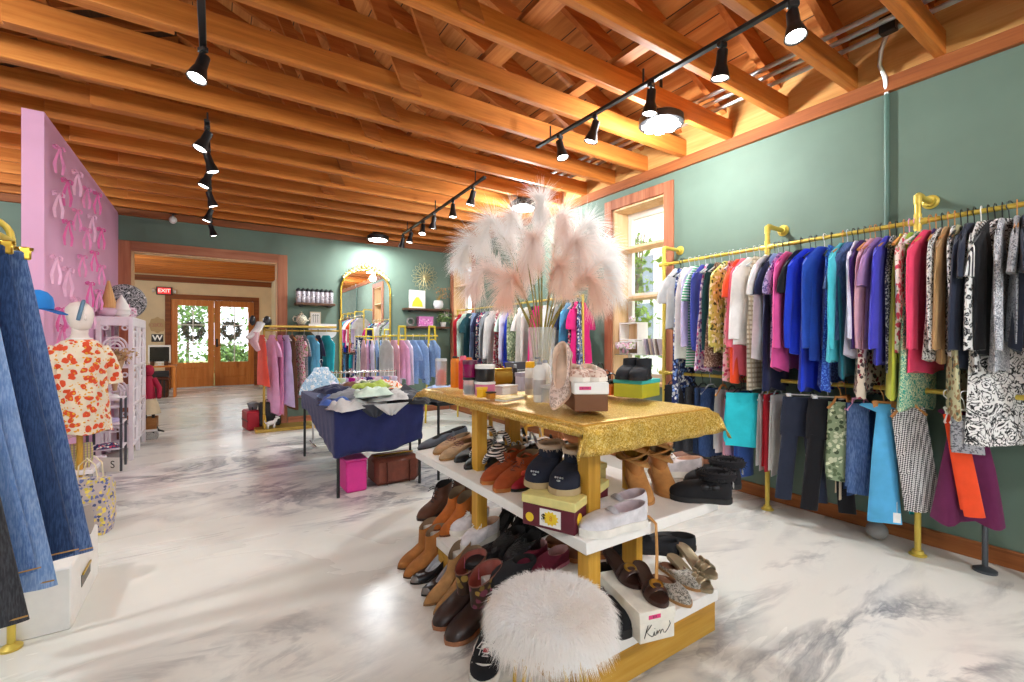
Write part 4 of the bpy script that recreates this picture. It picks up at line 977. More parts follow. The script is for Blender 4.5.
# ------------------------------------------------------------------ shoe kinds
K_BLK, K_TAN, K_BRN = leather('black', '#17161a', .45), leather('tan_suede', '#a86a30', .85, .3), leather('dark_brown', '#3d2417', .5)
SO_B, SO_W, SO_T = solid('black_rubber', '#1b1a1a', .7), solid('white_rubber', '#e9e4da', .6), solid('tan_sole', '#a97b48', .6)
def pair(fn, a, b):
    fn(*a); fn(*b)
def S(style, hpx, tpx, z, label, L=None, flip=1):
    loc, rz, ln = seat_at(hpx, tpx, z, L); g = None
    k = dict(L=ln)
    if style == 'grey_flat': return shoe('canvas_flat', label, 'shoe', loc, rz, leather('slate_canvas', '#4b505a', .9), SO_B, M_LIND, L=ln, W=.085, sole=.008, ztop=(.05, .035), opening=(.03, .62), ow=.032, toe_h=.03, pointed=.15)
    if style == 'black_flat': return shoe('ballet_flat', label, 'shoe', loc, rz, K_BLK, SO_B, M_LIND, L=ln, W=.085, sole=.012, ztop=(.06, .04), opening=(.03, .66), ow=.032, toe_h=.035, pointed=.1)
    if style == 'beige_lace': return shoe('lace_up_flat', label, 'shoe', loc, rz, leather('beige', '#c3a078', .8, .3), SO_T, M_LIN, L=ln, W=.09, sole=.012, ztop=(.065, .055), opening=(.03, .5), ow=.034, toe_h=.04, parts=(lace_part(leather('beige_lace', '#8a5b4e'), .5, .68, 3, .055, .045),))
    if style == 'moc': return shoe('moccasin_boot', label, 'boot', loc, rz, leather('rust_suede', '#a3491c', .85, .3), leather('rust_sole', '#b86f2c'), M_LIN, L=ln, W=.095, sole=.016, ztop=(.085, .075), opening=(.02, .48), ow=.038, toe_h=.05, shaft=(.0, .45, .044, .125, .115), parts=(lace_part(leather('rust_lace', '#6f2f12'), .42, .7, 4, .09, .055), strap_part('fringe_band', leather('rust_fringe', '#8c3d18', .9, .4), [(.22, .047, .06, .06, .012)], .3)))
    if style == 'redflat': return shoe('red_flat', label, 'shoe', loc, rz, leather('cherry', '#a5182c', .6), SO_B, leather('salmon', '#d8776a', .8), L=ln, W=.09, sole=.012, ztop=(.06, .05), opening=(.02, .55), ow=.035, toe_h=.04, parts=(bow_part(leather('coral_bow', '#d8503c', .8), 0, .66, .06),))
    if style == 'navyboot': return shoe('slipper_boot', label, 'boot', loc, rz, leather('navy_suede', '#15192a', .9, .4), solid('gum_sole', '#b29a72', .6), M_LINW, L=ln, W=.108, sole=.022, ztop=(.095, .09), opening=(.0, .46), ow=.046, toe_h=.072, shaft=(-.01, .46, .05, .135, .13), parts=(fur_part(M_LINW, -.01, .46, .049, .137, .132, .010, 260, .012, 3), strap_part('metal_stud', M_STEEL, [], .4), paw_part))
    if style == 'slipon': return shoe('slip_on_sneaker', label, 'sneaker', loc, rz, leather('white_canvas', '#d9d5d8', .9, .2), SO_W, leather('grey_lining', '#b9a9ae', .9), L=ln, W=.098, sole=.026, ztop=(.085, .065), opening=(.02, .52), ow=.038, toe_h=.058, parts=(strap_part('elastic_gore', leather('grey_gore', '#aaa6aa', .9), [(.5, .035, .05, .028, .012)], .3),))
    if style == 'wrapboot': return shoe('wrap_boot', label, 'boot', loc, rz, leather('tan_nubuck', '#bd8447', .8, .2), leather('tan_sole2', '#b07a40'), M_LIN, L=ln, W=.09, sole=.012, heel=.05, ztop=(.08, .075), opening=(.0, .48), ow=.036, toe_h=.045, pointed=.2, shaft=(-.12, .56, .066, .175, .15), mshaft=leather('cognac_shaft', '#bb7c42', .7, .2), parts=(wrap_part,))
    if style == 'bowboot': return shoe('fur_cuff_boot', label, 'boot', loc, rz, leather('black_suede', '#141317', .9, .3), SO_B, leather('black_fur_lin', '#1a181c', 1), L=ln, W=.10, sole=.02, ztop=(.085, .085), opening=(.02, .46), ow=.042, toe_h=.062, shaft=(.02, .46, .046, .11, .11), parts=(fur_part(leather('black_fur', '#1b191d', 1, .4), .0, .48, .05, .115, .115, .02, 420, .016, 5), bow_part(K_BLK, -.047 * flip, .35, .07), tag_part))
    if style == 'clog': return shoe('brown_clog', label, 'shoe', loc, rz, leather('clog_brown', '#7a4523', .6), SO_B, M_LIND, L=ln, W=.095, sole=.03, ztop=(.05, .085), opening=(.01, .6), ow=.038, toe_h=.06)
    if style == 'lacedboot': return shoe('lace_up_ankle_boot', label, 'boot', loc, rz, leather('chestnut', '#5a3018', .6, .2), leather('boot_sole', '#2c1a10'), M_LIND, L=ln, W=.09, sole=.015, heel=.035, ztop=(.085, .085), opening=(.0, .5), ow=.037, toe_h=.052, shaft=(-.02, .44, .043, .15, .145), parts=(lace_part(leather('dark_lace', '#2a170d'), .44, .6, 5, .14, .06, .02),))
    if style == 'cognac': return shoe('suede_ankle_boot', label, 'boot', loc, rz, leather('cognac_suede', '#b4601d', .85, .3), leather('cognac_sole', '#6b3a18'), M_LIN, L=ln, W=.085, sole=.008, heel=.05, ztop=(.085, .08), opening=(.0, .5), ow=.036, toe_h=.045, pointed=.35, shaft=(-.01, .45, .04, .14, .125))
    if style == 'sneaker': return shoe('knit_sneaker', label, 'sneaker', loc, rz, leather('white_knit', '#ded6d8', .9, .3), SO_W, leather('peach_lining', '#cda58c', .9), L=ln, W=.096, sole=.028, ztop=(.10, .085), opening=(.0, .48), ow=.037, toe_h=.06, parts=(lace_part(M_WHITE, .5, .7, 4, .088, .064), heel_tab))
    if style == 'blackpump': return shoe('black_pump', label, 'shoe', loc, rz, solid('black_glitter', '#111114', .3, .3, .3, 180, .5), SO_B, M_LIND, L=ln, W=.08, sole=.006, heel=.06, thinheel=True, ztop=(.055, .035), opening=(.02, .68), ow=.03, toe_h=.035, pointed=.4, parts=(strap_part('ankle_strap', K_BLK, [(.28, .032, .04, .05, .005)], .4),))
    if style == 'fuzzy': return shoe('sequin_bootie', label, 'boot', loc, rz, solid('black_sequin', '#131318', .35, .2, .4, 120, .8), SO_B, M_LIND, L=ln, W=.095, sole=.02, ztop=(.09, .08), opening=(.0, .5), ow=.04, toe_h=.055, parts=(lace_part(K_BLK, .45, .68, 4, .085, .06),))
    if style == 'burg': return shoe('suede_slipper', label, 'shoe', loc, rz, leather('burgundy', '#6e1230', .85, .3), solid('pink_sole', '#c9768c', .7), leather('rose_lining', '#b98c8c', .95), L=ln, W=.09, sole=.014, ztop=(.07, .06), opening=(.01, .5), ow=.036, toe_h=.05, pointed=.1)
    if style == 'brownmoc': return shoe('brown_loafer', label, 'shoe', loc, rz, leather('tobacco', '#6d3a1c', .6, .2), leather('loafer_sole', '#9b5a28'), M_LIND, L=ln, W=.092, sole=.02, ztop=(.07, .06), opening=(.01, .52), ow=.036, toe_h=.05)
    if style == 'blackclog': return shoe('black_slip_on', label, 'shoe', loc, rz, leather('black_matte', '#1d1d22', .8, .2), SO_B, M_LIND, L=ln, W=.1, sole=.02, ztop=(.07, .07), opening=(.01, .5), ow=.04, toe_h=.058)
    if style == 'tanboot': return shoe('tan_ankle_boot', label, 'boot', loc, rz, K_TAN, leather('stack_heel', '#5a3a1e'), M_LIN, L=ln, W=.088, sole=.008, heel=.035, ztop=(.09, .085), opening=(-.01, .5), ow=.038, toe_h=.048, pointed=.15, shaft=(-.03, .48, .043, .185, .175))
    if style == 'capflat': return shoe('cap_toe_pump', label, 'shoe', loc, rz, leather('black_patent', '#1a1b22', .35), SO_B, leather('pale_insole', '#b9bcc4', .8), L=ln, W=.082, sole=.008, heel=.05, ztop=(.06, .036), opening=(.02, .68), ow=.032, toe_h=.036, pointed=.3, parts=(toe_cap,))
    if style == 'nudeboot': return shoe('pointed_ankle_boot', label, 'boot', loc, rz, leather('camel', '#b98b56', .8, .25), leather('camel_sole', '#8f6538'), M_LIN, L=ln, W=.084, sole=.008, heel=.07, ztop=(.085, .08), opening=(-.01, .5), ow=.037, toe_h=.042, pointed=.6, shaft=(-.02, .46, .042, .16, .15))
    if style == 'cowboy': return shoe('western_boot', label, 'boot', loc, rz, leather('oxblood', '#2f1d18', .4, .2), leather('western_sole', '#a06a48'), leather('red_lining', '#8c3a2c'), L=ln, W=.1, sole=.016, heel=.03, ztop=(.095, .085), opening=(.0, .5), ow=.044, toe_h=.06, shaft=(-.06, .54, .056, .215, .185), mshaft=fabric('western_floral', 'multi', '#3f2a1e', '#a8843e', '#7a3a4c', .8, .6), parts=(pull_part,))
    if style == 'skate': return shoe('low_top_sneaker', label, 'sneaker', loc, rz, leather('black_canvas', '#1b1b20', .9), SO_W, M_LIND, L=ln, W=.1, sole=.028, ztop=(.085, .065), opening=(.0, .52), ow=.038, toe_h=.056, parts=(lace_part(M_WHITE, .5, .68, 4, .07, .06), skate_stripe))
    if style == 'suede': return shoe('black_suede_clog', label, 'shoe', loc, rz, leather('black_suede2', '#141417', .9, .4), SO_B, M_LIND, L=ln, W=.1, sole=.03, ztop=(.08, .08), opening=(.01, .5), ow=.04, toe_h=.065)
def paw_part(t, lift, L, W):
    m = MB()
    for k in (-.014, -.005, .005, .014): m.ell((k, L * .93, .062), .004, .004, .004, 8, 6)
    m.ell((0, L * .95, .052), .009, .005, .004, 8, 6)
    m.build('paw_stitching', M_STEEL, t)
def wrap_part(t, lift, L, W):
    mt = leather('tan_wrap', '#c08a4c', .8)
    for k, (z, tw) in enumerate(((.10, .2), (.125, -.2), (.15, .15))):
        pts = [(.058 * math.cos(2 * PI * i / 18), L * .2 + .078 * math.sin(2 * PI * i / 18), z + lift(L * .2) + .02 * math.sin(2 * PI * i / 18 + tw * 8)) for i in range(18)]
        MB().tube(pts, .022, 8, loop=True, flat=.3).build('wrap_band', mt, t)
def tag_part(t, lift, L, W):
    MB().box(0, -.006, .075, .022, .003, .022, .001).build('heel_label', M_WHITE, t)
def heel_tab(t, lift, L, W):
    MB().box(0, -.003, .075, .03, .006, .045, .002).build('heel_tab', leather('peach_lining', '#cda58c'), t)
def toe_cap(t, lift, L, W):
    o = [p for p in outline(L, W, .3, .0015) if p[2] >= .86]; o.sort(key=lambda p: -p[0])
    m = MB().loft([[(x, y, .007 + lift(y)) for x, y, s, g in o], [(x * .9, y * .995, .026 + lift(y)) for x, y, s, g in o], [(x * .45, L * .92 + (y - L * .92) * .5, .036 + lift(y)) for x, y, s, g in o]], cap=False, closed=False)
    m.build('toe_cap', leather('pewter_cap', '#7d7570', .35), t)
def pull_part(t, lift, L, W):
    for sg in (-1, 1):
        MB().tube([(sg * .05, L * .22, .17), (sg * .056, L * .22, .22), (sg * .05, L * .24, .17)], .008, 6, flat=.4).build('pull_strap', leather('pink_trim', '#c9728c'), t)
    MB().tube([(.0585 * math.cos(2 * PI * i / 18), L * .24 + L * .30 * math.sin(2 * PI * i / 18), .201 - .016 * math.sin(2 * PI * i / 18) + lift(L * .24 + L * .30 * math.sin(2 * PI * i / 18))) for i in range(18)], .003, 6, loop=True).build('shaft_trim', leather('trim_brown', '#7a4a3c'), t)
def skate_stripe(t, lift, L, W):
    MB().tube([(W * .43, L * .25, .05), (W * .47, L * .5, .06), (W * .40, L * .78, .05), (0, L * .86, .062), (-W * .40, L * .78, .05), (-W * .47, L * .5, .06), (-W * .43, L * .25, .05)], .0035, 6).build('side_stripe', M_WHITE, t)
    MB().box(0, L * .62, .072, .02, .02, .004, .001).build('tongue_label', solid('red_label', '#c02030'), t)
# ---- middle shelf, left row from the far end
ROW = [
 ('grey_flat', (453, 437), (419, 450), ZM, 'slate grey canvas flat at the far corner of the middle shelf, front one'),
 ('grey_flat', (466, 432), (436, 441), ZM, 'slate grey canvas flat behind its mate, at the far corner of the middle shelf'),
 ('beige_lace', (470, 441), (435, 455), ZM, 'beige lace up flat on the middle shelf, rear one of the pair'),
 ('beige_lace', (479, 446), (441, 461), ZM, 'beige lace up flat on the middle shelf, front one of the pair'),
 ('black_flat', (492, 448), (456, 463), ZM, 'black flat between the beige flats and the striped platform sandals, rear one'),
 ('black_flat', (501, 453), (466, 470), ZM, 'black flat tucked against the striped platform sandals'),
 ('moc', (523, 468), (483, 485), ZM, 'rust suede moccasin boot with fringe, rear one of the pair'),
 ('moc', (536, 473), (496, 493), ZM, 'rust suede moccasin boot with fringe, front one of the pair'),
 ('redflat', (548, 473), (512, 492), ZM, 'red flat with coral bow behind the maroon shoebox'),
 ('redflat', (560, 468), (530, 480), ZM, 'red flat with coral bow standing behind the dark slipper boots'),
]
for r in ROW: S(*r)
# striped platform sandals
M_BW = fabric('zebra_band', 'hstripe', '#1a181c', '#e6ddd6', scale=2.0)
for k, (h, tt, lb) in enumerate((((503, 451), (476, 470), 'black and white striped platform sandal, rear one of the pair'), ((516, 456), (490, 478), 'black and white striped platform sandal, front one of the pair'))):
    loc, rz, ln = seat_at(h, tt, ZM, .27)
    sandal('platform_sandal', lb, loc, rz, K_BLK, K_BLK, [strap_part('wide_band', M_BW, [(.76, .05, .035, .045, .034), (.56, .047, .045, .055, .028), (.3, .042, .06, .06, .024)], .3)], L=.27, W=.10, heel=.06, platform=.03, wedge=True, group='striped platform sandals')
# dark assorted sandals along the middle of the shelf
for k, (u, v) in enumerate(((523, 447), (531, 452), (541, 448), (552, 456), (560, 450), (536, 458))):
    q = P(u, v, z=ZM); m1 = [K_BLK, leather('silver', '#9a9a9c', .3), leather('snake', '#b09a82', .5), K_BLK, leather('tan_strap', '#a9683c', .6), leather('silver', '#9a9a9c', .3)][k]
    sandal('strappy_sandal', ['black strappy sandal behind the gold post on the middle shelf', 'silver strappy sandal in the middle of the middle shelf', 'snake print strappy sandal in the middle of the middle shelf', 'black strappy sandal behind the rust moccasin boots', 'tan strappy sandal behind the red flats', 'silver strappy sandal behind the rust moccasin boots'][k], (q.x + .1, q.y + .05, ZM + .001), 1.2 + .3 * math.sin(k * 2), K_BLK if k % 2 else m1, SO_B, [strap_part('strap', m1, [(.75, .036, .016, .04, .008), (.6, .036, .016, .045, .006), (.2, .03, .03, .05, .006)], .4)], L=.23, heel=.03, group='dark sandals on the middle shelf')
# maroon shoebox with yellow lid, rotated on the corner of the shelf
A_, N_, B_ = Vector((.975, 1.405)), Vector((1.053, 1.205)), Vector((1.36, 1.345))
rz_ = math.atan2(B_.y - N_.y, B_.x - N_.x)
cen = N_ + (B_ - N_) / 2 + (A_ - N_) / 2
t = thing('maroon_shoebox', 'maroon shoebox with pale yellow lid and a round price burst on its end', 'shoebox', (cen.x, cen.y, ZM + .001), rz_)
MAROON = solid('maroon_card', '#5e1628', .55); LIDY = solid('lemon_card', '#dccf84', .55); YEL = solid('yellow_print', '#f0c92e', .5)
MB().bx(-.166, .166, -.106, .106, 0, .082, .002).build('box', MAROON, t); MB().bx(-.17, .17, -.11, .11, .082, .115, .003).build('lid', LIDY, t)
def on_left(mb): return mb.xf(Matrix.Translation((-.1665, 0, 0)) @ Matrix.Rotation(-PI / 2, 4, 'Z'))   # (x, y out, z) on the -x end
lab = on_left(MB().box(.01, -.0005, .042, .085, .001, .062)).build('paper_label', M_WHITE, t)
st_ = [((.033 if i % 2 else .025) * math.cos(PI * i / 12), (.027 if i % 2 else .02) * math.sin(PI * i / 12)) for i in range(24)]
on_left(MB().prism([(x + .012, z + .042) for x, z in st_], 'y', -.0025, -.0012)).build('price_burst', YEL, lab)
bl = solid('ink', '#1a1712', .6)
def text(body, size, mat, parent, m4, name='lettering', font_off=0.0, ex=.0006):
    c = bpy.data.curves.new(name, 'FONT'); c.body = body; c.size = size; c.align_x = 'CENTER'; c.align_y = 'CENTER'; c.extrude = ex; c.offset = font_off
    tmp = bpy.data.objects.new(name, c); COL.objects.link(tmp)
    dg = bpy.context.evaluated_depsgraph_get(); me = bpy.data.meshes.new_from_object(tmp.evaluated_get(dg)); bpy.data.objects.remove(tmp); bpy.data.curves.remove(c)
    o = bpy.data.objects.new(name, me); COL.objects.link(o); me.materials.clear(); me.materials.append(mat); o.parent = parent; o.matrix_local = m4; return o
MX = Matrix.Rotation(PI / 2, 4, 'X')
text('$', .034, bl, lab, Matrix.Translation((-.1695, .016, .042)) @ Matrix.Rotation(-PI / 2, 4, 'Z') @ MX, 'price_lettering', .0006)
text('8', .026, solid('print_orange', '#d88a1e'), lab, Matrix.Translation((-.1695, -.014, .042)) @ Matrix.Rotation(-PI / 2, 4, 'Z') @ MX, 'price_lettering')
on_left(MB().prism([(-.075 + .017 * math.cos(2 * PI * i / 18), .032 + .017 * math.sin(2 * PI * i / 18)) for i in range(18)], 'y', -.001, -.0002)).build('round_sticker', YEL, t)
MB().prism([(-.125 + .02 * math.cos(2 * PI * i / 18), .045 + .022 * math.sin(2 * PI * i / 18)) for i in range(18)], 'y', -.1075, -.1062).build('round_sticker', YEL, t)
q = P(607, 474, z=ZM + .09)
t = thing('lemon_shoebox', 'plain pale yellow shoebox behind the maroon one', 'shoebox', (1.44, 1.66, ZM + .001), .12)
MB().bx(-.07, .13, -.1, .1, 0, .075, .002).build('box', LIDY, t); MB().bx(-.074, .134, -.104, .104, .075, .10, .002).build('lid', LIDY, t)
ZX = ZM + .1165
S('navyboot', (565, 467), (533, 489), ZX, 'dark navy slipper boot with fleece on the maroon shoebox, rear one of the pair', .235)
S('navyboot', (590, 474), (557, 496), ZX, 'dark navy slipper boot with fleece on the maroon shoebox, front one of the pair', .235)
S('slipon', (652, 508), (590, 521), ZM, 'white slip on sneaker, rear one of the pair at the shelf corner', .27)
S('slipon', (659, 520), (580, 536), ZM, 'white slip on sneaker, front one of the pair at the shelf corner', .285)
S('wrapboot', (630, 487), (648, 506), ZM, 'tan wrap boot with tall cognac shaft, the one closer to the white sneakers', .25)
S('wrapboot', (648, 476), (672, 499), ZM, 'tan wrap boot with tall cognac shaft, the one closer to the black fur boots', .25)
LX = P(657, y=1.13).x
one('hanging_bootlace', MB().tube([Vector((LX - .02, 1.24, ZM + .012)), Vector((LX, 1.17, ZM + .012)), Vector((LX, 1.135, ZM - .005)), Vector((LX, 1.13, .45)), Vector((LX - .004, 1.13, .34)), Vector((LX + .002, 1.125, .25))], [.009, .009, .009, .010, .012, .014], 8, flat=.35), leather('tan_wrap', '#c08a4c'), 'long tan leather lace hanging over the edge of the middle shelf', 'bootlace')
S('bowboot', (722, 502), (668, 497), ZM, 'black boot with fluffy fur cuff and bow, front one of the pair', .255)
S('bowboot', (728, 487), (684, 484), ZM, 'black boot with fluffy fur cuff and bow, rear one of the pair', .25)
S('clog', (700, 468), (665, 466), ZM, 'brown clog lying behind the black fur boots', .23)
S('sneaker', (690, 476), (650, 474), ZM, 'pale knit sneaker between the tan boots and the brown clog', .25)
# ---- base tier
for r in [
 ('lacedboot', (468, 499), (437, 508), ZB, 'chestnut lace up ankle boot on the base, rear one of the pair', .25),
 ('lacedboot', (457, 506), (418, 521), ZB, 'chestnut lace up ankle boot on the base, front one of the pair', .26),
 ('cognac', (470, 514), (432, 531), ZB, 'cognac suede ankle boot on the base, rear one of the pair', .255),
 ('cognac', (482, 518), (440, 537), ZB, 'cognac suede ankle boot on the base, front one of the pair', .255),
 ('sneaker', (495, 520), (450, 536), ZB, 'white knit sneaker with peach heel on the base, rear one of the pair', .265),
 ('sneaker', (506, 530), (462, 551), ZB, 'white knit sneaker with peach heel on the base, front one of the pair', .265),
 ('blackpump', (520, 520), (488, 538), ZB, 'glittery black pump beside the white knit sneakers', .24),
 ('blackpump', (532, 530), (500, 548), ZB, 'glittery black pump behind the sequin booties', .24),
 ('fuzzy', (530, 538), (492, 560), ZB, 'black sequin bootie on the base, rear one of the pair', .25),
 ('fuzzy', (545, 546), (506, 568), ZB, 'black sequin bootie on the base, front one of the pair', .25),
 ('black_flat', (512, 548), (474, 560), ZB, 'black flat with pale inside in front of the sequin booties', .24),
 ('burg', (548, 552), (511, 572), ZB, 'burgundy suede slipper on the base, rear one of the pair', .25),
 ('burg', (565, 560), (532, 578), ZB, 'burgundy suede slipper on the base, front one of the pair', .25),
 ('brownmoc', (585, 545), (545, 545), ZB, 'brown leather loafer lying behind the burgundy slippers, front one', .25),
 ('brownmoc', (592, 534), (556, 534), ZB, 'brown leather loafer lying behind the burgundy slippers, rear one', .25),
 ('blackclog', (528, 572), (492, 588), ZB, 'black slip on shoe between western boots and burgundy slippers', .25),
 ('suede', (612, 600), (622, 640), ZB, 'black suede clog standing between the fur stool and the white shoebox', .27),
 ('suede', (606, 585), (598, 612), ZB, 'black suede clog half hidden behind the fur stool', .26),
 ('bowboot', (640, 548), (606, 556), ZB, 'black boot with fur cuff pushed under the shelf behind the gold post', .25),
 ('fuzzy', (560, 528), (522, 538), ZB, 'black sequin bootie at the back of the base behind the pumps', .25),
 ('blackpump', (545, 520), (512, 530), ZB, 'glittery black pump at the back of the base', .24),
 ('lacedboot', (478, 492), (448, 500), ZB, 'chestnut lace up ankle boot at the far back corner of the base', .25),
 ('black_flat', (500, 556), (466, 569), ZB, 'black flat with pale inside at the edge of the base next to the western boots', .24),
 ('brownmoc', (600, 556), (566, 560), ZB, 'brown leather loafer beside the gold post on the base', .25),
 ('blackclog', (660, 552), (628, 548), ZB, 'black slip on shoe under the shelf behind the gold post', .25),
 ('blackclog', (676, 548), (645, 545), ZB, 'black slip on shoe under the shelf beside the metallic sandals', .25),
]: S(*r)
# ---- on the floor in front of the base
for r in [
 ('tanboot', (425, 560), (398, 569), 0, 'tan suede ankle boot on the floor ending the row, rear one', .25),
 ('tanboot', (437, 566), (404, 578), 0, 'tan suede ankle boot on the floor ending the row, front one', .25),
 ('capflat', (453, 568), (411, 584), 0, 'black pump with pewter toe cap on the floor, rear one of the pair', .26),
 ('capflat', (463, 577), (422, 596), 0, 'black pump with pewter toe cap on the floor, front one of the pair', .26),
 ('nudeboot', (468, 585), (424, 606), 0, 'camel pointed ankle boot on the floor, rear one of the pair', .27),
 ('nudeboot', (478, 593), (434, 615), 0, 'camel pointed ankle boot on the floor, front one of the pair', .27),
 ('cowboy', (480, 603), (434, 630), 0, 'dark brown western boot with floral shaft, rear one of the pair', .285),
 ('cowboy', (494, 617), (446, 645), 0, 'dark brown western boot with floral shaft, front one of the pair', .285),
 ('skate', (494, 636), (481, 690), 0, 'black low top sneaker with white stripe on the floor beside the fur stool', .27),
]: S(*r)
# ---- white shoebox with handwriting and the sandals
rzk = -.255
t = thing('white_shoebox', 'white shoebox with a signature on its end on the corner of the base', 'shoebox', (1.253, 1.086, ZB + .001), rzk)
CARD = solid('cream_card', '#e6e0d2', .5)
MB().bx(.003, .149, .003, .297, 0, .08, .002).build('box', CARD, t); MB().bx(0, .152, 0, .30, .072, .112, .002).build('lid', CARD, t)
MB().box(.062, -.0006, .09, .05, .001, .014).build('price_sticker', solid('hot_pink_sticker', '#e03a7a'), t)
text('$15', .011, bl, t, Matrix.Translation((.062, -.0014, .09)) @ MX, 'sticker_lettering', ex=.0002)
kim = MB()
def stroke(pts): kim.tube([(x, .0015, z) for x, z in pts], .0013, 5)
stroke([(.020, .018), (.026, .035), (.033, .056), (.036, .062)]); stroke([(.050, .062), (.040, .050), (.029, .040), (.038, .030), (.050, .020), (.056, .02)])
stroke([(.056, .02), (.062, .036), (.062, .022), (.068, .022)]); stroke([(.068, .022), (.074, .038), (.076, .024), (.080, .034), (.085, .038), (.087, .024), (.093, .036), (.098, .038), (.101, .026), (.108, .024), (.120, .036), (.130, .052), (.126, .062)])
stroke([(.0635, .045), (.0645, .047)])
kim.build('signature', bl, t)
M_PEWT = metal('pewter', '#a8977a', .35, .6); M_CHOC = leather('chocolate', '#3b2018', .35); M_GOLDL = metal('gold_leaf', '#c79a45', .35)
def ring_part(t, lift, L, W):
    y = L * .74; MB().lathe([(.012, 0), (.024, .002), (.026, .006), (.02, .009), (.012, .006)], 18).xf(Matrix.Translation((0, y, .05 + lift(y))) @ Matrix.Rotation(-.3, 4, 'X')).build('medallion', M_GOLDL, t)
zk = ZB + .1135
for k, (h, tt, lb) in enumerate((((634, 570), (664, 609), 'chocolate brown sandal with gold medallion on the white shoebox, tilted front one'), ((612, 566), (640, 590), 'chocolate brown sandal with gold medallion, rear one of the pair'))):
    loc, rz, ln = seat_at(h, tt, zk, .25)
    sandal('medallion_sandal', lb, loc, rz, M_CHOC, M_CHOC, [strap_part('wide_strap', M_CHOC, [(.74, .04, .012, .04, .018), (.58, .038, .012, .042, .008)], .3)], L=.25, heel=.04, parts=(ring_part,))
for k, (h, tt, lb) in enumerate((((664, 563), (712, 594), 'metallic pewter wedge sandal with knotted strap, front one of the pair'), ((676, 553), (716, 580), 'metallic pewter wedge sandal with knotted strap, rear one of the pair'))):
    loc, rz, ln = seat_at(h, tt, ZB, .26)
    sandal('metallic_sandal', lb, loc, rz, M_PEWT, M_PEWT, [strap_part('cross_strap', M_PEWT, [(.78, .038, .012, .035, .014), (.66, .038, .012, .04, .012)], .3), bow_part(M_PEWT, 0, .72, .055)], L=.26, heel=.045, wedge=False)
for k, (h, tt, lb) in enumerate((((655, 580), (690, 608), 'snake print mule with brown inside beside the white shoebox, front one'), ((668, 570), (700, 592), 'snake print mule with brown inside beside the white shoebox, rear one'))):
    loc, rz, ln = seat_at(h, tt, ZB, .25)
    shoe('snake_mule', lb, 'shoe', loc, rz, fabric('snake_skin', 'leopard', '#b8b0a4', '#5c564e', '#d9d2c6', 2.2, .5), SO_T, leather('mule_brown', '#7a4a2a'), L=.25, W=.084, sole=.01, ztop=(.014, .05), opening=(.02, .62), ow=.036, toe_h=.04, pointed=.3)
def plume_mat(n, a, b):
    m = NT(n); m.set(Roughness=.9, Specular_IOR_Level=.1); v = m.coord(rnd=True); q = m.noise(v, 6, 2)
    c = m.ramp(q.outputs[0], [(.35, a), (.65, b)]); m.l(c, m.b.inputs['Base Color'])
    tr = m.n('ShaderNodeBsdfTranslucent'); m.l(c, tr.inputs[0]); mx = m.n('ShaderNodeMixShader'); mx.inputs[0].default_value = .55
    m.l(m.b.outputs[0], mx.inputs[1]); m.l(tr.outputs[0], mx.inputs[2]); m.l(mx.outputs[0], m.o.inputs[0]); return m.m
# ---- fluffy white stool on gold hairpin legs
t = thing('fur_stool', 'round stool with shaggy white fur seat on thin gold legs', 'stool', (.858, 1.09, 0))
def hairs(mb, n, gen, w=.0016, seg=3, rn=None):
    for _ in range(n):
        p, d, ln, g = gen(rn)
        u = d.cross(Vector((rn.gauss(0, 1), rn.gauss(0, 1), rn.gauss(0, 1)))).normalized() * w
        pts = [p + d * (ln * s / seg) + g * (s / seg) ** 2 for s in range(seg + 1)]
        vs = []
        for s in range(seg): vs += [pts[s] - u * (1 - .75 * s / seg), pts[s] + u * (1 - .75 * s / seg)]
        vs.append(pts[seg]); fs = [(2 * s, 2 * s + 1, 2 * s + 3, 2 * s + 2) for s in range(seg - 1)] + [(2 * seg - 2, 2 * seg - 1, 2 * seg)]
        mb.add(vs, fs)
M_FUR = plume_mat('white_fur', '#fdf9f5', '#ffffff')
RS, ZS = .152, .478
MB().lathe([(.02, .385), (RS, .39), (RS + .012, .405), (RS + .01, .445), (RS - .02, .47), (.06, ZS), (.01, ZS)], 32).build('seat', M_FUR, t)
def gen(r):
    if r.random() < .5:
        a = r.uniform(0, 2 * PI); rr = RS * math.sqrt(r.random()); p = Vector((rr * math.cos(a), rr * math.sin(a), ZS - .03 * (rr / RS) ** 4)); d = Vector((.9 * rr / RS * math.cos(a) + r.gauss(0, .4), .9 * rr / RS * math.sin(a) + r.gauss(0, .4), .55)).normalized(); return p, d, r.uniform(.03, .05), Vector((0, 0, -.012))
    a = r.uniform(0, 2 * PI); z = r.uniform(.395, .465); p = Vector(((RS + .008) * math.cos(a), (RS + .008) * math.sin(a), z)); d = Vector((math.cos(a) + r.gauss(0, .3), math.sin(a) + r.gauss(0, .3), r.gauss(-.25, .35))).normalized(); return p, d, r.uniform(.035, .06), Vector((0, 0, -.04 * r.uniform(.5, 1.3)))
m = MB(); hairs(m, 15000, gen, .0013, 3, random.Random(5)); m.build('fur', M_FUR, t, smooth=0)
for k in range(4):
    a = PI / 4 + .75 + k * PI / 2; c, s_ = math.cos(a), math.sin(a); px, py = -s_, c
    MB().tube([(.10 * c + .03 * px, .10 * s_ + .03 * py, .365), (.145 * c + .004 * px, .145 * s_ + .004 * py, .01), (.147 * c, .147 * s_, .005), (.145 * c - .004 * px, .145 * s_ - .004 * py, .01), (.10 * c - .03 * px, .10 * s_ - .03 * py, .365)], .0055, 8).build('leg', M_BRASS, t)
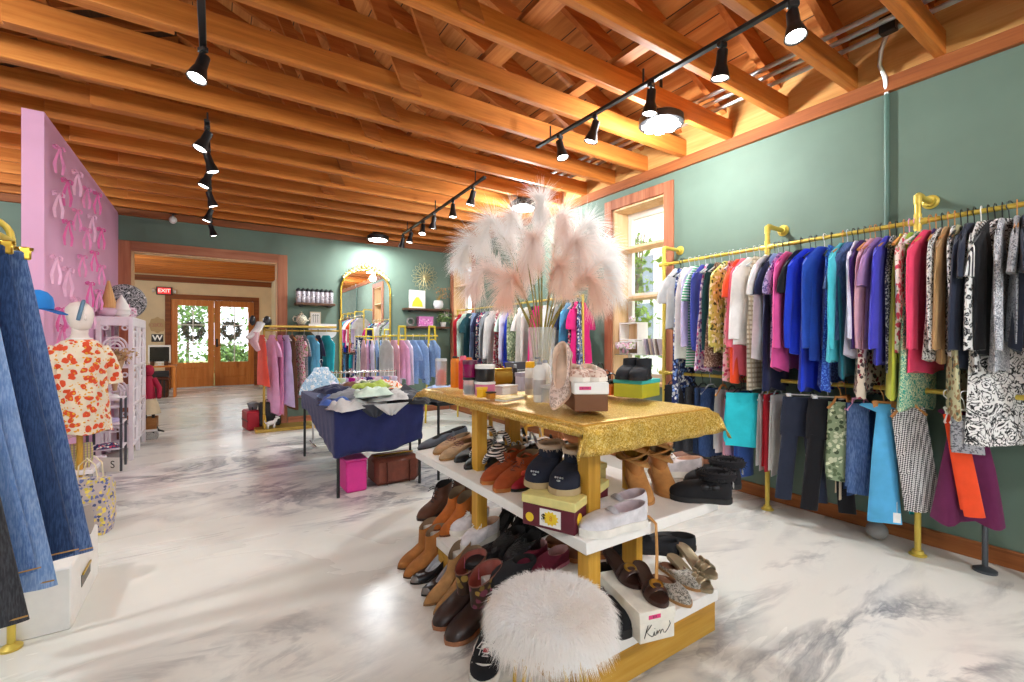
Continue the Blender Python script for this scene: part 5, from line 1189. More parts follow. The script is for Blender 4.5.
# ================================================================== things on the gold table
M_CLEAR = glass('clear_plastic', (.95, .97, .98), .05, .3)
def on(u, v, z=None): q = P(u, v, z=ZC if z is None else z); return (q.x, q.y, q.z + .0008)
def bottle(label, loc, r, h, mat, capm, cap=(.5, .03), sh=.78, name='bottle', cat='bottle', lab=None, group='bottles and jars on the gold table', pump=False):
    t = thing(name, label, cat, loc, 0, group)
    MB().lathe([(r * .9, 0), (r, .006), (r, h * sh), (r * .93, h * (sh + .06)), (r * .5, h * (sh + .15)), (r * .42, h * .97), (r * .42, h * .97 + .002)], 20).build('body', mat, t)
    c0 = h * .95
    m = MB().lathe([(r * cap[0], c0), (r * cap[0], c0 + cap[1]), (r * cap[0] * .85, c0 + cap[1] + .004)], 16)
    if pump: m.tube([(0, 0, c0 + cap[1]), (0, 0, c0 + cap[1] + .02), (-.03, -.01, c0 + cap[1] + .02)], .005, 8)
    m.build('cap', capm, t)
    if lab: MB().lathe([(r + .0006, h * .2), (r + .0006, h * .6)], 20, cap=False).build('label_band', lab, t)
    return t
def jar(label, loc, r, h, mat, lidm, lh=.02, inner=None, name='jar', group='bottles and jars on the gold table'):
    t = thing(name, label, 'jar', loc, 0, group)
    MB().lathe([(r * .92, 0), (r, .005), (r, h - lh), (r * .96, h - lh + .001)], 22).build('body', mat, t)
    if inner: MB().lathe([(r * .8, .006), (r * .85, .01), (r * .85, h * .55), (.01, h * .6)], 18).build('contents', inner, t)
    MB().lathe([(r * 1.04, h - lh), (r * 1.04, h - .003), (r * .98, h)], 22).build('lid', lidm, t); return t
C = lambda n, c, r=.4: solid('plastic_' + n, c, r, var=.03)
jar('clear plastic jar with red contents at the far end of the gold table', on(441, 386), .034, .165, M_CLEAR, C('clearlid', '#cfd2d4'), .015, C('red', '#d0302c'))
bottle('orange squeeze bottle with black cap at the far end of the gold table', on(455, 387.5), .026, .165, C('orange', '#f08a1c'), M_BLACK, (.6, .022), .9)
bottle('red bottle standing beside the orange squeeze bottle', on(463, 389), .026, .17, C('crimson', '#d42a3c'), C('pinkcap', '#e0607c'), (.7, .022), .85)
bottle('orange bottle with orange cap behind the red bottle', on(469, 384.5), .026, .15, C('orange', '#f08a1c'), C('orangecap', '#e87818'), (.7, .022), .85)
j = jar('clear jar with dark contents beneath the magenta jar', on(470, 395), .036, .088, M_CLEAR, M_BLACK, .012, C('charcoal', '#35333a'))
q = on(470, 395); jar('magenta jar stacked on the clear jar', (q[0], q[1], q[2] + .0895), .036, .085, C('magenta', '#8c1550', .2), C('magcap', '#5c1238'), .02)
jar('low pink see-through tub under the black tub', on(485, 396), .05, .072, C('pinktub', '#d97aa0', .3), M_WHITE, .012)
q = on(485, 396); jar('black tub with white lid stacked on the pink tub', (q[0], q[1], q[2] + .0735), .048, .082, C('blacktub', '#1c1a1e', .3), M_WHITE, .02)
def pbox(name, label, loc, sx, sy, sz, mat, rz=0.0, lid=None, cat='box', group=None, extra=None):
    t = thing(name, label, cat, loc, rz, group)
    MB().box(0, 0, sz * (.5 if not lid else .39), sx, sy, sz if not lid else sz * .78, .002).build('box', mat, t)
    if lid: MB().box(0, 0, sz * .89, sx + .005, sy + .005, sz * .22, .002).build('lid', lid, t)
    if extra: extra(t)
    return t
pbox('yellow_box', 'small bright yellow box in front of the pink tub', on(482, 397.5), .04, .035, .05, C('yellow', '#f0b41c'), .4, C('yellow2', '#f6cc4a'))
pbox('trinket_box', 'small amber and black trinket box beside the yellow box', on(491, 399), .035, .03, .034, C('amber', '#b5751e'), .1, C('dark', '#2c2018'))
pbox('cosmetic_box', 'flat white cosmetic box in front of the gold clutch', on(505, 394), .12, .07, .045, M_WHITE, .3, C('ivory', '#e4ddd2'))
pbox('display_tray', 'low white tray with a yellow stripe at the table edge', on(510, 400), .15, .06, .012, C('ivory', '#e4ddd2'), .35, C('straw', '#d9bf5a'))
t = thing('gold_clutch', 'pleated gold clutch bag behind the white cosmetic box', 'bag', on(503, 385), .3)
m = MB()
for k in range(12): m.ell((-.07 + k * .0127, 0, .05), .0085, .022, .05, 8, 8)
m.build('pleats', metal('gold_lame', '#a8843a', .4), t); MB().tube([(-.075, 0, .098), (.078, 0, .098)], .007, 8).ell((0, 0, .109), .009, .007, .007).build('clasp', M_BRASS, t)
bottle('slim black bottle behind the white spray bottles', on(515, 389), .013, .12, M_BLACK, C('greycap', '#8a8a90'), (.8, .02), .9)
pbox('lilac_box', 'upright lilac grey carton between black and white bottles', on(521, 391), .045, .045, .10, C('lilac', '#b9b2c2', .5), .2, C('lilac2', '#a49cb0'))
bottle('white bottle with bright yellow cap', on(530, 394.5), .025, .14, M_WHITE, C('yellow', '#f0b41c'), (.95, .03), .92, lab=C('greylabel', '#cfcad0'))
bottle('tall white pump bottle at the table edge', on(539.5, 402), .027, .165, M_WHITE, C('greycap', '#8a8a90'), (.45, .02), .86, lab=C('silverlabel', '#bdb6b4'), pump=True)
bottle('tall white bottle with grey cap just behind the pump bottle', on(545, 397), .024, .16, M_WHITE, C('greycap2', '#9ea3ae'), (.5, .022), .88)
t = thing('makeup_case', 'open black makeup case with white tray behind the bottles', 'case', on(520, 383), .25)
MB().box(0, 0, .03, .2, .1, .06, .004).build('case', M_BLACK, t); MB().box(0, .0, .068, .19, .095, .014, .003).build('tray', M_WHITE, t); MB().box(0, .035, .105, .2, .012, .06, .003, rx=-.35).build('lid', C('charcoal', '#35333a'), t)
MB().box(0, .002, .081, .19, .07, .010, .003).build('palette', C('dark', '#2c2018'), t)
pbox('clear_case', 'clear plastic clamshell case in front of the glass vase', on(561, 402), .16, .11, .08, M_CLEAR, .25, glass('clear_lid', (.9, .92, .95), .08, .4))
t = thing('artificial_flower', 'red cloth flower lying beside the clear case', 'flower', on(569, 405))
m = MB()
for k in range(7):
    a = k * .9; m.ell((.022 * math.cos(a), .022 * math.sin(a), .022 + .004 * k), .02, .014, .018, 8, 6)
m.build('petals', C('flower_red', '#d2343c', .8), t); MB().ell((0, 0, .05), .01, .01, .01).build('centre', C('yellow', '#f0b41c'), t)
# snake print pump, toe toward the room
qb_ = Vector(on(569, 412)); ub = -YAW + .06; tx = Vector((math.cos(ub), math.sin(ub), 0)); ty = Vector((-math.sin(ub), math.cos(ub), 0)); dd_ = (tx * .6 + ty * .8).normalized(); loc = qb_ - tx * .055 + ty * .03 + dd_ * (.24 * math.cos(.72)) + Vector((0, 0, .24 * math.sin(.72) + .004)); rz = math.atan2(dd_.x, -dd_.y)
M_SNAKE = fabric('pink_snake', 'leopard', '#e3c9ba', '#a5897c', '#efe0d6', 2.0, .5)
shoe('snake_print_pump', 'pink snake print high heel pump leaning beside the white topped shoebox', 'shoe', loc, rz, M_SNAKE, C('nude_sole', '#d8b49c'), leather('nude_lining', '#d9b8a0'), L=.24, W=.08, sole=.006, heel=.09, thinheel=True, ztop=(.06, .036), opening=(.02, .68), ow=.031, toe_h=.036, pointed=.5, tilt=(-.72, 0, rz))
# white topped brown shoebox with flat shoes on it
q = Vector(on(569, 412)); rzb = -YAW + .06; ux = Vector((math.cos(rzb), math.sin(rzb), 0)); uy = Vector((-math.sin(rzb), math.cos(rzb), 0))
q = q + ux * .022
t = thing('brown_shoebox', 'brown shoebox with white lid and pink sticker on the gold table', 'shoebox', (q.x, q.y, ZC + .0008), rzb)
BWN = C('kraft', '#70431f', .6)
MB().bx(0, .13, 0, .26, 0, .08, .002).build('box', BWN, t); MB().bx(-.003, .133, -.003, .263, .066, .112, .003).build('lid', M_WHITE, t)
MB().box(.04, -.0035, .09, .046, .001, .013).build('price_sticker', solid('hot_pink_sticker', '#e03a7a'), t)
text('$15.00', .0095, C('sticker_ink', '#8c1046'), t, Matrix.Translation((.04, -.0042, .09)) @ MX, 'sticker_lettering', ex=.0002)
zb = ZC + .1135
for k, dx in enumerate((.035, .098)):
    a = Vector((q.x, q.y, zb)) + ux * dx + uy * .25
    shoe('printed_flat', ['cream printed flat on the brown shoebox, the one above the snake print pump', 'cream printed flat on the brown shoebox, the one closer to the turquoise box'][k], 'shoe', a, PI + rzb, fabric('printed_canvas', 'speckle', '#e6cfbf', '#b98f7e', scale=.6), C('cream_sole', '#efe6da'), leather('nude_lining', '#d9b8a0'), L=.235, W=.082, sole=.016, ztop=(.06, .045), opening=(.02, .6), ow=.032, toe_h=.045, parts=(bow_part(C('cream_bow', '#ecd9ca'), 0, .68, .05),))
# orange box with black sandals, turquoise box with booties
q = on(606, 394); pbox('orange_shoebox', 'orange shoebox at the window side of the gold table', (q[0] + .02, q[1] + .03, q[2]), .11, .17, .055, C('orangebox', '#e8702a', .5), .1, C('orangelid', '#f08a4a', .5))
for k in (0, 1): sandal('black_sandal', ['black sandal with arched strap on the orange shoebox, front one', 'black sandal with arched strap on the orange shoebox, rear one'][k], (q[0] - .015 + .055 * k, q[1] + .12, q[2] + .057), PI - .2, K_BLK, K_BLK, [strap_part('strap', K_BLK, [(.75, .032, .014, .035, .008), (.2, .03, .014, .085, .006), (.5, .03, .014, .05, .005)], .4)], L=.19, W=.07)
q = on(640, 397.5); pbox('turquoise_shoebox', 'lime shoebox with turquoise lid on the window side of the gold table', (q[0] + .035, q[1] + .05, q[2]), .19, .15, .085, C('limebox', '#b9b52a', .5), .25, C('turqlid', '#48c0b8', .5))
for k in (0, 1): shoe('black_bootie', ['black ankle bootie on the turquoise lid, front one', 'black ankle bootie on the turquoise lid, rear one'][k], 'boot', (q[0] + .075 - .01 * k, q[1] + .02 + .075 * k, q[2] + .0865), PI / 2 + .35, leather('black_soft', '#1b1d24', .8, .2), SO_B, M_LIND, L=.17, W=.075, sole=.012, ztop=(.07, .065), opening=(.0, .52), ow=.034, toe_h=.045, shaft=(-.02, .5, .036, .10, .095))
# ------------------------------------------------------------------ pampas in a glass vase
VX, VY = 1.50, 1.98
t = thing('glass_vase', 'tall clear glass vase holding pink pampas on the gold table', 'vase', (VX, VY, ZC + .001))
MB().lathe([(.058, 0), (.066, .006), (.07, .2), (.078, .345), (.074, .345), (.066, .2), (.06, .02), (.01, .014)], 28).build('glass', glass('vase_glass', (.92, .94, .94), .03, .22), t)
M_STEMP = solid('pampas_stem', '#9c8d3c', .7, var=.2)
PLM = [plume_mat('plume_pale', '#fffaf7', '#ffffff'), plume_mat('plume_blush', '#fff0ea', '#fff9f6'), plume_mat('plume_peach', '#fee2d4', '#fff1e8')]
# (sideways to the view, toward the viewer, height) of the plume's end, material, drop at the tip
PL = [(-.50, -.05, 1.83, 0, .10, 'reaching furthest toward the mirror wall, drooping'), (-.40, .12, 1.66, 1, .10, 'low on the side of the lamp track, blush coloured'), (-.36, .05, 1.92, 0, .12, 'arched and white, beside the drooping one'), (-.22, .20, 1.60, 2, .10, 'peach, low in front of the glass vase stems'), (-.20, -.16, 2.00, 0, .10, 'white and upright, below the ceiling lamp'), (-.06, .18, 1.80, 1, .06, 'blush, in the middle of the bunch'), (.0, -.05, 2.06, 0, .06, 'tallest, white, straight under the ceiling lamp'), (.10, .22, 1.66, 2, .10, 'peach, low and central over the vase'), (.16, -.10, 1.98, 1, .12, 'pale blush, tall, next to the tallest'), (.22, .14, 1.80, 1, .12, 'blush, in front toward the window'), (.33, -.02, 1.92, 0, .14, 'white, arching toward the window'), (.42, .10, 1.70, 0, .16, 'pale, drooping low in front of the fuchsia dress'), (.47, -.10, 1.82, 0, .14, 'pale, furthest toward the tall window'), (.30, .20, 1.60, 2, .12, 'peach, low toward the window'), (-.10, -.22, 1.78, 1, .1, 'blush, behind the middle of the bunch')]
rn = random.Random(21)
side = Vector((CS, -SN, 0)); tow = Vector((-SN, -CS, 0))
for k, (a, b, h, mi, dr, lb) in enumerate(PL):
    base = Vector((VX, VY, ZC + .03)) + side * a * .05 + tow * b * .1
    mouth = Vector((VX, VY, 0)) + side * a * .12 + tow * b * .12; mouth.z = ZC + .34
    a *= .9; h -= .03; out = side * a + tow * b
    tip = Vector((VX, VY, h - dr)) + out
    mid = Vector((VX, VY, 0)) + out * .45; mid.z = lerp(ZC + .34, h, .62)
    top = Vector((VX, VY, 0)) + out * .82; top.z = h
    def spine(s):   # s 0..1 along mouth -> mid -> top -> tip
        A = [mouth, mid, top, tip]; x = s * 3; i = min(2, int(x)); f = x - i
        p0, p1, p2, p3 = A[max(0, i - 1)], A[i], A[i + 1], A[min(3, i + 2)]
        return .5 * ((2 * p1) + (p2 - p0) * f + (2 * p0 - 5 * p1 + 4 * p2 - p3) * f * f + (3 * p1 - p0 - 3 * p2 + p3) * f ** 3)
    t = thing('pampas_plume', 'pampas plume %s' % lb, 'dried flower', base, 0, 'pink pampas plumes in the glass vase')
    pts = [Vector((0, 0, 0))] + [spine(s / 12) - base for s in range(0, 12)]
    MB().tube(pts, [.0042] * 4 + [.0035] * 4 + [.0022] * (len(pts) - 8), 6).build('stem', M_STEMP, t)
    m = MB()
    def gen(r):
        s = .30 + .70 * r.random() ** .9; p = spine(min(1, s)); d = (spine(min(1, s + .03)) - spine(max(0, s - .03))).normalized()
        w = math.sin(PI * min(1, (s - .24) / .80)) ** .6
        o = Vector((r.gauss(0, 1), r.gauss(0, 1), r.gauss(0, 1))); o = (o - d * o.dot(d)).normalized()
        dd = (d * r.uniform(.6, 1.2) + o * r.uniform(.35, .9)).normalized()
        return p - base, dd, r.uniform(.06, .14) * (.35 + w), Vector((0, 0, -.05 * r.uniform(.3, 1.2)))
    hairs(m, 1700, gen, .0011, 4, rn); m.build('plume', PLM[mi], t, smooth=0)
# ================================================================== back part of the right wall: second rack
RB, RZ2 = 3.38, 1.745
t = thing('clothes_rack', 'gold clothes rack along the green wall between the two windows', 'clothes rack', (0, 0, 0))
MB().tube([(RB, 3.72, RZ2), (RB, 6.75, RZ2)], .014, 10).build('rail', M_PIPE, t)
for y in (3.72, 6.75): MB().tube([(RB, y, 0), (RB, y, RZ2 + .02)], .015, 10).build('post', M_PIPE, t)
BK = [('long', 'red', .70, 455, 'dark red cardigan at the corner end of the back rack'), ('long', 'mint', .72, 460, 'sage green blouse near the corner end of the back rack'), ('tee', 'dteal', .74, 464, 'dark teal tunic on the back rack between green and blue'), ('dress', 'ltblue', .84, 468, 'light blue dress on the back rack'), ('tee', 'navy', .72, 473, 'navy tee on the back rack beside the light blue dress'), ('long', 'multifl', .74, 478, 'pink and navy flowered blouse on the back rack'), ('cardi', 'grey', .72, 483, 'grey cardigan on the back rack'), ('long', 'ltgrey', .74, 487, 'pale grey blouse on the back rack beside the red print'), ('dress', 'redfl', .86, 492, 'red print dress on the back rack'), ('tee', 'mint', .66, 497, 'mint tee on the back rack left of the pampas stems'.replace('left of', 'beside')), ('long', 'lavw', .72, 501, 'very pale lilac blouse on the back rack'), ('tank', 'royal', .80, 505, 'royal blue top peeking low on the back rack'), ('long', 'camo', .70, 509, 'grey green print blouse on the back rack'), ('tee', 'white', .72, 514, 'white tee on the back rack'), ('long', 'cream', .86, 520, 'cream long cardigan on the back rack'), ('dress', 'blkfl', .80, 527, 'black dress with pale flowers behind the glass vase'), ('tank', 'hotpink', .84, 532, 'magenta top on the back rack behind the pampas stems'), ('dress', 'white', .98, 539, 'white long dress behind the vase on the back rack'), ('dress', 'white', 1.0, 548, 'second white long dress, closer to the navy one'), ('sdress', 'navy', .86, 556, 'plain navy dress beside the bright blue top'), ('long', 'sky', .82, 562, 'bright blue blouse on the back rack'), ('dress', 'blkfl', .84, 568, 'dark flowered dress beside the fuchsia dress'), ('sdress', 'hotpink', .98, 578, 'fuchsia long dress behind the gold post'), ('dress', 'navyfl', 1.05, 590, 'navy flowered dress, last on the back rack before the window')]
ylast = 9
for i, (k, f, L, u, lab) in enumerate(BK):
    nmn, cat, fn = KIND[k]; y = min(P(u, x=RB - .12).y, ylast - .05); ylast = y
    hang(nmn, lab, cat, fn(500 + i, L, .17), fab(f), (RB, max(3.76, y), RZ2 + .0105), .42 + .15 * math.sin(i * 5) - (.25 if f == 'hotpink' else 0), 'wbc'[i % 3], .17, group='clothes on the back rack')
# ------------------------------------------------------------------ things in the tall window
zg = 1.107
M_BOWF = fabric('floral_ribbon', 'multi', '#f0dfe6', '#e08ab0', '#9ab06a', 1.4)
def bow(name, label, cat, loc, rz, s, mat, group=None, tails=True, rot=None):
    t = thing(name, label, cat, loc, rz, group, rot); m = MB()
    for g in (-1, 1):
        m.loft([[(g * s * x, y * s * .3, z * s) for x, y, z in r] for r in ([(.05, -1, -.12), (.05, 1, -.12), (.05, 1, .12), (.05, -1, .12)], [(.5, -1.2, -.3), (.5, 1.2, -.3), (.5, 1.2, .34), (.5, -1.2, .34)], [(.95, -1.1, -.28), (.95, 1.1, -.28), (.95, 1.1, .36), (.95, -1.1, .36)], [(1.05, -.6, -.1), (1.05, .6, -.1), (1.05, .6, .2), (1.05, -.6, .2)])])
    m.build('loops', mat, t, smooth=80)
    MB().ell((0, 0, 0), s * .16, s * .3, s * .17, 10, 8).build('knot', mat, t)
    if tails:
        for g in (-1, 1):
            m = MB(); m.loft([[(g * s * .06, -.05 * s, -.05 * s), (g * s * .06 + .12 * s, -.05 * s, -.05 * s), (g * s * .06 + .12 * s, .05 * s, -.05 * s), (g * s * .06, .05 * s, -.05 * s)], [(g * s * .35 - .15 * s, -.1 * s, -.8 * s), (g * s * .35 + .2 * s, -.1 * s, -.8 * s), (g * s * .35 + .2 * s, -.02 * s, -.8 * s), (g * s * .35 - .15 * s, -.02 * s, -.8 * s)]]); m.build('tail', mat, t)
    return t
def crate(name, label, loc, sx, sy, sz, mat, rz=0, lid=None, cat='box'):
    t = thing(name, label, cat, loc, rz); w = .012
    MB().bx(-sx / 2, sx / 2, -sy / 2, sy / 2, 0, w).build('bottom', mat, t)
    for k in (-1, 1):
        MB().box(k * (sx / 2 - w / 2), 0, sz / 2 + w / 2, w, sy, sz - w).build('side', mat, t)
        MB().box(0, k * (sy / 2 - w / 2), sz / 2 + w / 2, sx - 2 * w - .001, w, sz - w).build('side', mat, t)
    return t
def cubby(name, label, loc, sx, sy, sz, mat, rz=0):
    t = thing(name, label, 'box', loc, rz); w = .014
    MB().bx(-sx / 2, sx / 2, -sy / 2, sy / 2, 0, w).bx(-sx / 2, sx / 2, -sy / 2, sy / 2, sz - w, sz).build('panel', mat, t)
    MB().bx(-sx / 2, sx / 2, -sy / 2, -sy / 2 + w, w, sz - w).bx(-sx / 2, sx / 2, sy / 2 - w, sy / 2, w, sz - w).build('side', mat, t)
    MB().bx(sx / 2 - w, sx / 2, -sy / 2 + w, sy / 2 - w, w, sz - w).build('back_panel', M_JAMB, t); return t
cubby('wooden_cubby', 'open cream cubby box on the glass shelf of the tall window', (3.765, 3.35, zg + .15), .15, .26, .19, M_WHITE)
cubby('lower_cubby', 'open cream cubby box directly on the glass shelf under another', (3.765, 3.35, zg), .15, .26, .145, M_WHITE)
bow('ribbon_bow', 'floral pink ribbon bow on top of the window cubbies', 'bow', (3.76, 3.36, zg + .375), .6, .075, M_BOWF, tails=False)
bow('ribbon_bow', 'large floral pink bow hanging in front of the window cubbies', 'bow', (3.665, 3.37, zg + .09), PI / 2 + .1, .11, M_BOWF, tails=True)
cc = ['#e9e4de', '#b8a8b8', '#6b6470', '#cdb8a0', '#9a8f98', '#ded6ce', '#7d6a60', '#b7b0bc']
cl = ['white', 'lilac', 'dark grey', 'tan', 'grey', 'ivory', 'brown', 'pale violet']
for k in range(8): one('greeting_card', MB().box(0, 0, .085, .11, .008, .17, .001), C('card%d' % k, cc[k], .6), '%s card leaning in the row on the glass window shelf' % cl[k], 'card', (3.77, 3.16 - .028 * k, zg), 0, 'cards on the glass window shelf', rot=(-.22, 0, 0))
# ================================================================== back wall: mirror, shelves
def bpt(u, v=341.0, d=0.0): return P(u, v, y=YB - d)
ml, mr = bpt(340.5).x, bpt(389.5).x; mc = (ml + mr) / 2; mw = (mr - ml) / 2
zs = 2.08
t = thing('arched_mirror', 'tall arched mirror in a gold frame with a floral crest on the green wall', 'mirror', (mc, YB - .035, 0))
prof_ = [(-mw, .08)] + [(-mw, zs)] + [(mw * math.cos(a), zs + mw * .86 * math.sin(a)) for a in [PI - PI * i / 20 for i in range(1, 20)]] + [(mw, zs), (mw, .08)]
MB().prism(prof_, 'y', .005, .02).build('mirror_glass', metal('mirror_silver', '#f4f6f6', .01), t, smooth=0)
MB().tube([(x, 0, z) for x, z in prof_], .015, 10, loop=True).build('frame', M_BRASS, t)
zt = zs + mw * .86
m = MB()
for g in (-1, 1):
    for k in range(6):
        a = PI / 2 + g * (.12 + .17 * k); r_ = 1.06; cx, cz = mw * r_ * math.cos(a), zs + mw * .86 * r_ * math.sin(a); s_ = .062 - .007 * k
        m.tube([(cx + s_ * (1 - i / 14) * math.cos(a + g * i * .55), -.012, cz + s_ * (1 - i / 14) * math.sin(a + g * i * .55)) for i in range(13)], .011, 6)
        m.ell((cx, -.012, cz + .012), .026, .014, .017, 8, 6)
for k in range(7):
    a = PI * k / 6; m.ell((.065 * math.cos(a), -.015, zt + .06 + .055 * math.sin(a)), .026, .014, .034, 8, 6)
m.ell((0, -.018, zt + .06), .04, .02, .04, 10, 8); m.build('crest', metal('pale_gold', '#efdc98', .4), t)
M_SHELF = wood('dark_shelf', '#5a3d2c', '#402a1e', '#6f4e39', 'x', .5)
def wall_shelf(label, u0, u1, v):
    a, b = bpt(u0, v), bpt(u1, v); z = bpt((u0 + u1) / 2, v).z
    t = thing('wall_shelf', label, 'shelf', ((a.x + b.x) / 2, YB - .09, z), 0)
    MB().box(0, 0, -.02, b.x - a.x, .18, .035, .004).build('board', M_SHELF, t)
    for k in (-1, 1): MB().bx(k * (b.x - a.x) * .35 - .012, k * (b.x - a.x) * .35 + .012, -.06, .088, -.06, -.038).build('bracket', M_BLACK, t)
    return (a.x, b.x, z)
A = wall_shelf('dark wall shelf holding a row of tumblers beside the arched mirror', 294, 333, 303.5)
for k in range(8):
    x = lerp(A[0] + .05, A[1] - .05, k / 7)
    t = thing('travel_tumbler', '%s tumbler counted from the doorway in the row on the wall shelf' % ('first', 'second', 'third', 'fourth', 'fifth', 'sixth', 'seventh', 'last')[k], 'tumbler', (x, YB - .09, A[2]), 0, 'tumblers on the wall shelf')
    MB().lathe([(.03, 0), (.033, .005), (.036, .17), (.034, .175)], 18).build('body', solid('tumbler_silver', '#c9c4cc', .35, .3, .2, 30), t); MB().lathe([(.037, .172), (.037, .198), (.028, .205), (.012, .222), (.01, .222)], 18).build('lid', M_BLACK, t)
    MB().lathe([(.0345, .05), (.0362, .13)], 18, cap=False).build('printed_band', fabric('tumbler_print', 'speckle', '#d8d2d8', '#77717c', scale=.6, rough=.4), t)
A2 = wall_shelf('short dark wall shelf holding the teapot under the tumblers', 292, 323, 325)
x = bpt(300.5).x
t = thing('teapot', 'cream patterned teapot on the short wall shelf', 'teapot', (x, YB - .10, A2[2]))
PT = fabric('pot_glaze', 'swirl', '#e8e0cc', '#6a6450', scale=.8, rough=.3)
MB().lathe([(.045, 0), (.05, .006), (.075, .05), (.08, .08), (.065, .125), (.035, .15), (.03, .152)], 22).build('body', PT, t); MB().lathe([(.036, .15), (.028, .168), (.008, .176), (.014, .188), (.006, .198)], 16).build('lid', PT, t)
MB().tube([(.07, 0, .06), (.10, 0, .075), (.115, 0, .11), (.135, 0, .14)], [.018, .015, .011, .009], 10).build('spout', PT, t); MB().tube([(-.066, 0, .11), (-.10, 0, .125), (-.122, 0, .09), (-.105, 0, .05), (-.07, 0, .045)], .008, 8).build('handle', PT, t)
a, b = bpt(309.5, 310), bpt(320.5, 323.5)
t = thing('framed_print', 'white framed print of arrows leaning on the short wall shelf', 'picture', ((a.x + b.x) / 2, YB - .03, A2[2]))
w_, h_ = (b.x - a.x), a.z - b.z
MB().box(0, 0, h_ / 2, w_, .015, h_, .003).build('frame', C('cream_frame', '#d8cdb0'), t); MB().box(0, -.009, h_ / 2, w_ * .82, .003, h_ * .86).build('print', M_WHITE, t)
m = MB()
for k in (-1, 0, 1):
    xx = k * w_ * .2; m.tube([(xx, -.012, h_ * .2), (xx, -.012, h_ * .8)], .003, 5).tube([(xx - .015, -.012, h_ * .7), (xx, -.012, h_ * .8), (xx + .015, -.012, h_ * .7)], .003, 5)
m.build('arrows', C('sage_ink', '#5c6450'), t)
a, b = bpt(309, 325, .2), bpt(336, 337, .2)
pl = [(-.5, .13)] + [(.5, .13), (.5, -.02)] + [(.5 - .28 * (1 - math.cos(x)), -.02 - .11 * math.sin(x)) for x in [PI / 2 * i / 8 for i in range(1, 9)]] + [(-.2, -.125), (-.5, .02)]
one('white_hat', MB().prism([(x * .4, z * .85) for x, z in pl], 'y', -.012, .012), C('white_felt', '#e8e6e6', .9), 'white rounded felt panel propped between teapot shelf and mirror', 'panel', ((a.x + b.x) / 2, YB - .2, (a.z + b.z) / 2 + .0))
B1 = wall_shelf('dark wall shelf on the mirror side of the corner with a yellow print', 402, 446, 309)
B2 = wall_shelf('lower dark wall shelf near the corner with a pink box', 404, 446, 326.5)
a, b = bpt(408, 288), bpt(424, 307)
t = thing('canvas_print', 'white canvas with a yellow bell shape on the upper corner shelf', 'picture', ((a.x + b.x) / 2, YB - .05, B1[2]), 0); w_, h_ = b.x - a.x, a.z - b.z
MB().box(0, 0, h_ / 2, w_, .025, h_, .002).build('canvas', M_WHITE, t)
MB().prism([(-.34 * w_, .1 * h_), (.34 * w_, .1 * h_), (.28 * w_, .36 * h_), (.07 * w_, .62 * h_), (-.07 * w_, .62 * h_), (-.28 * w_, .36 * h_)], 'y', -.0145, -.0128).build('yellow_shape', C('print_yellow', '#f0da3a', .6), t)
x = bpt(436).x
t = thing('plant_pot', 'white footed pot of dried stems on the upper corner shelf', 'plant', (x, YB - .1, B1[2]))
MB().lathe([(.05, 0), (.08, .03), (.09, .09), (.075, .15), (.068, .15), (.06, .13), (.01, .12)], 20).build('pot', C('pot_white', '#dfe0e2', .3), t)
rn = random.Random(4); m = MB()
for k in range(12):
    a = rn.uniform(0, 6.28); m.tube([(0, 0, .12), (.04 * math.cos(a), .04 * math.sin(a) * .6, .2), (.05 + .13 * math.cos(a), .07 * math.sin(a) * .6, .26 + .12 * rn.random())], [.003, .0025, .001], 5)
m.build('stems', C('dry_stem', '#9a7d40', .9), t)
leaves(70, lambda r: Vector((r.gauss(.09, .08), r.gauss(0, .04), r.uniform(.2, .4))), .035, rn).build('foliage', C('dry_leaf', '#b98a5a', .9), t, smooth=0)
# gold wire flower on the wall
c_ = bpt(424, 277)
t = thing('wire_flower', 'gold wire flower wall art above the yellow print', 'wall art', (c_.x, YB - .02, c_.z))
m = MB()
for k in range(16):
    a = 2 * PI * k / 16
    for rr in (.25, .17):
        m.tube([(r_ * math.cos(a) - w_ * math.sin(a), -.01, r_ * math.sin(a) + w_ * math.cos(a)) for r_, w_ in ((.02, 0), (rr * .5, .025), (rr * .85, .026), (rr, 0), (rr * .85, -.026), (rr * .5, -.025), (.02, 0))], .0028, 5)
m.build('petals', metal('wire_gold', '#ddd0a0', .45), t); MB().ell((0, -.012, 0), .025, .012, .025).build('centre', metal('wire_gold', '#ddd0a0', .45), t)
pbox('pink_handbag', 'pink patterned bag on the lower corner shelf', (bpt(423).x, YB - .09, B2[2]), .26, .12, .17, fabric('pink_bag', 'multi', '#d98ac4', '#e9b8dc', '#b85aa0'), 0, C('pink_flap', '#cf7ab8', .6), 'bag')
t = thing('wreath', 'small grey eyelet wreath on the lower corner shelf', 'wreath', (bpt(409).x, YB - .07, B2[2])); MB().tube([(.06 * math.cos(a), 0, .075 + .06 * math.sin(a)) for a in [2 * PI * i / 20 for i in range(20)]], .016, 8, loop=True).build('ring', C('grey_ring', '#8d8a86', .8), t)
t = thing('potted_fern', 'small potted plant with pale flowers at the corner end of the lower shelf', 'plant', (bpt(441).x, YB - .09, B2[2]))
MB().lathe([(.04, 0), (.055, .08), (.048, .08), (.01, .07)], 16).build('pot', M_WHITE, t); leaves(160, lambda r: Vector((r.gauss(0, .06), r.gauss(0, .04), .1 + abs(r.gauss(.06, .07)))), .05, random.Random(2)).build('foliage', C('plant_green', '#7fa060', .7), t, smooth=0); leaves(60, lambda r: Vector((r.gauss(.05, .05), r.gauss(0, .03), .16 + abs(r.gauss(.06, .06)))), .035, random.Random(6)).build('blossoms', M_WHITE, t, smooth=0)
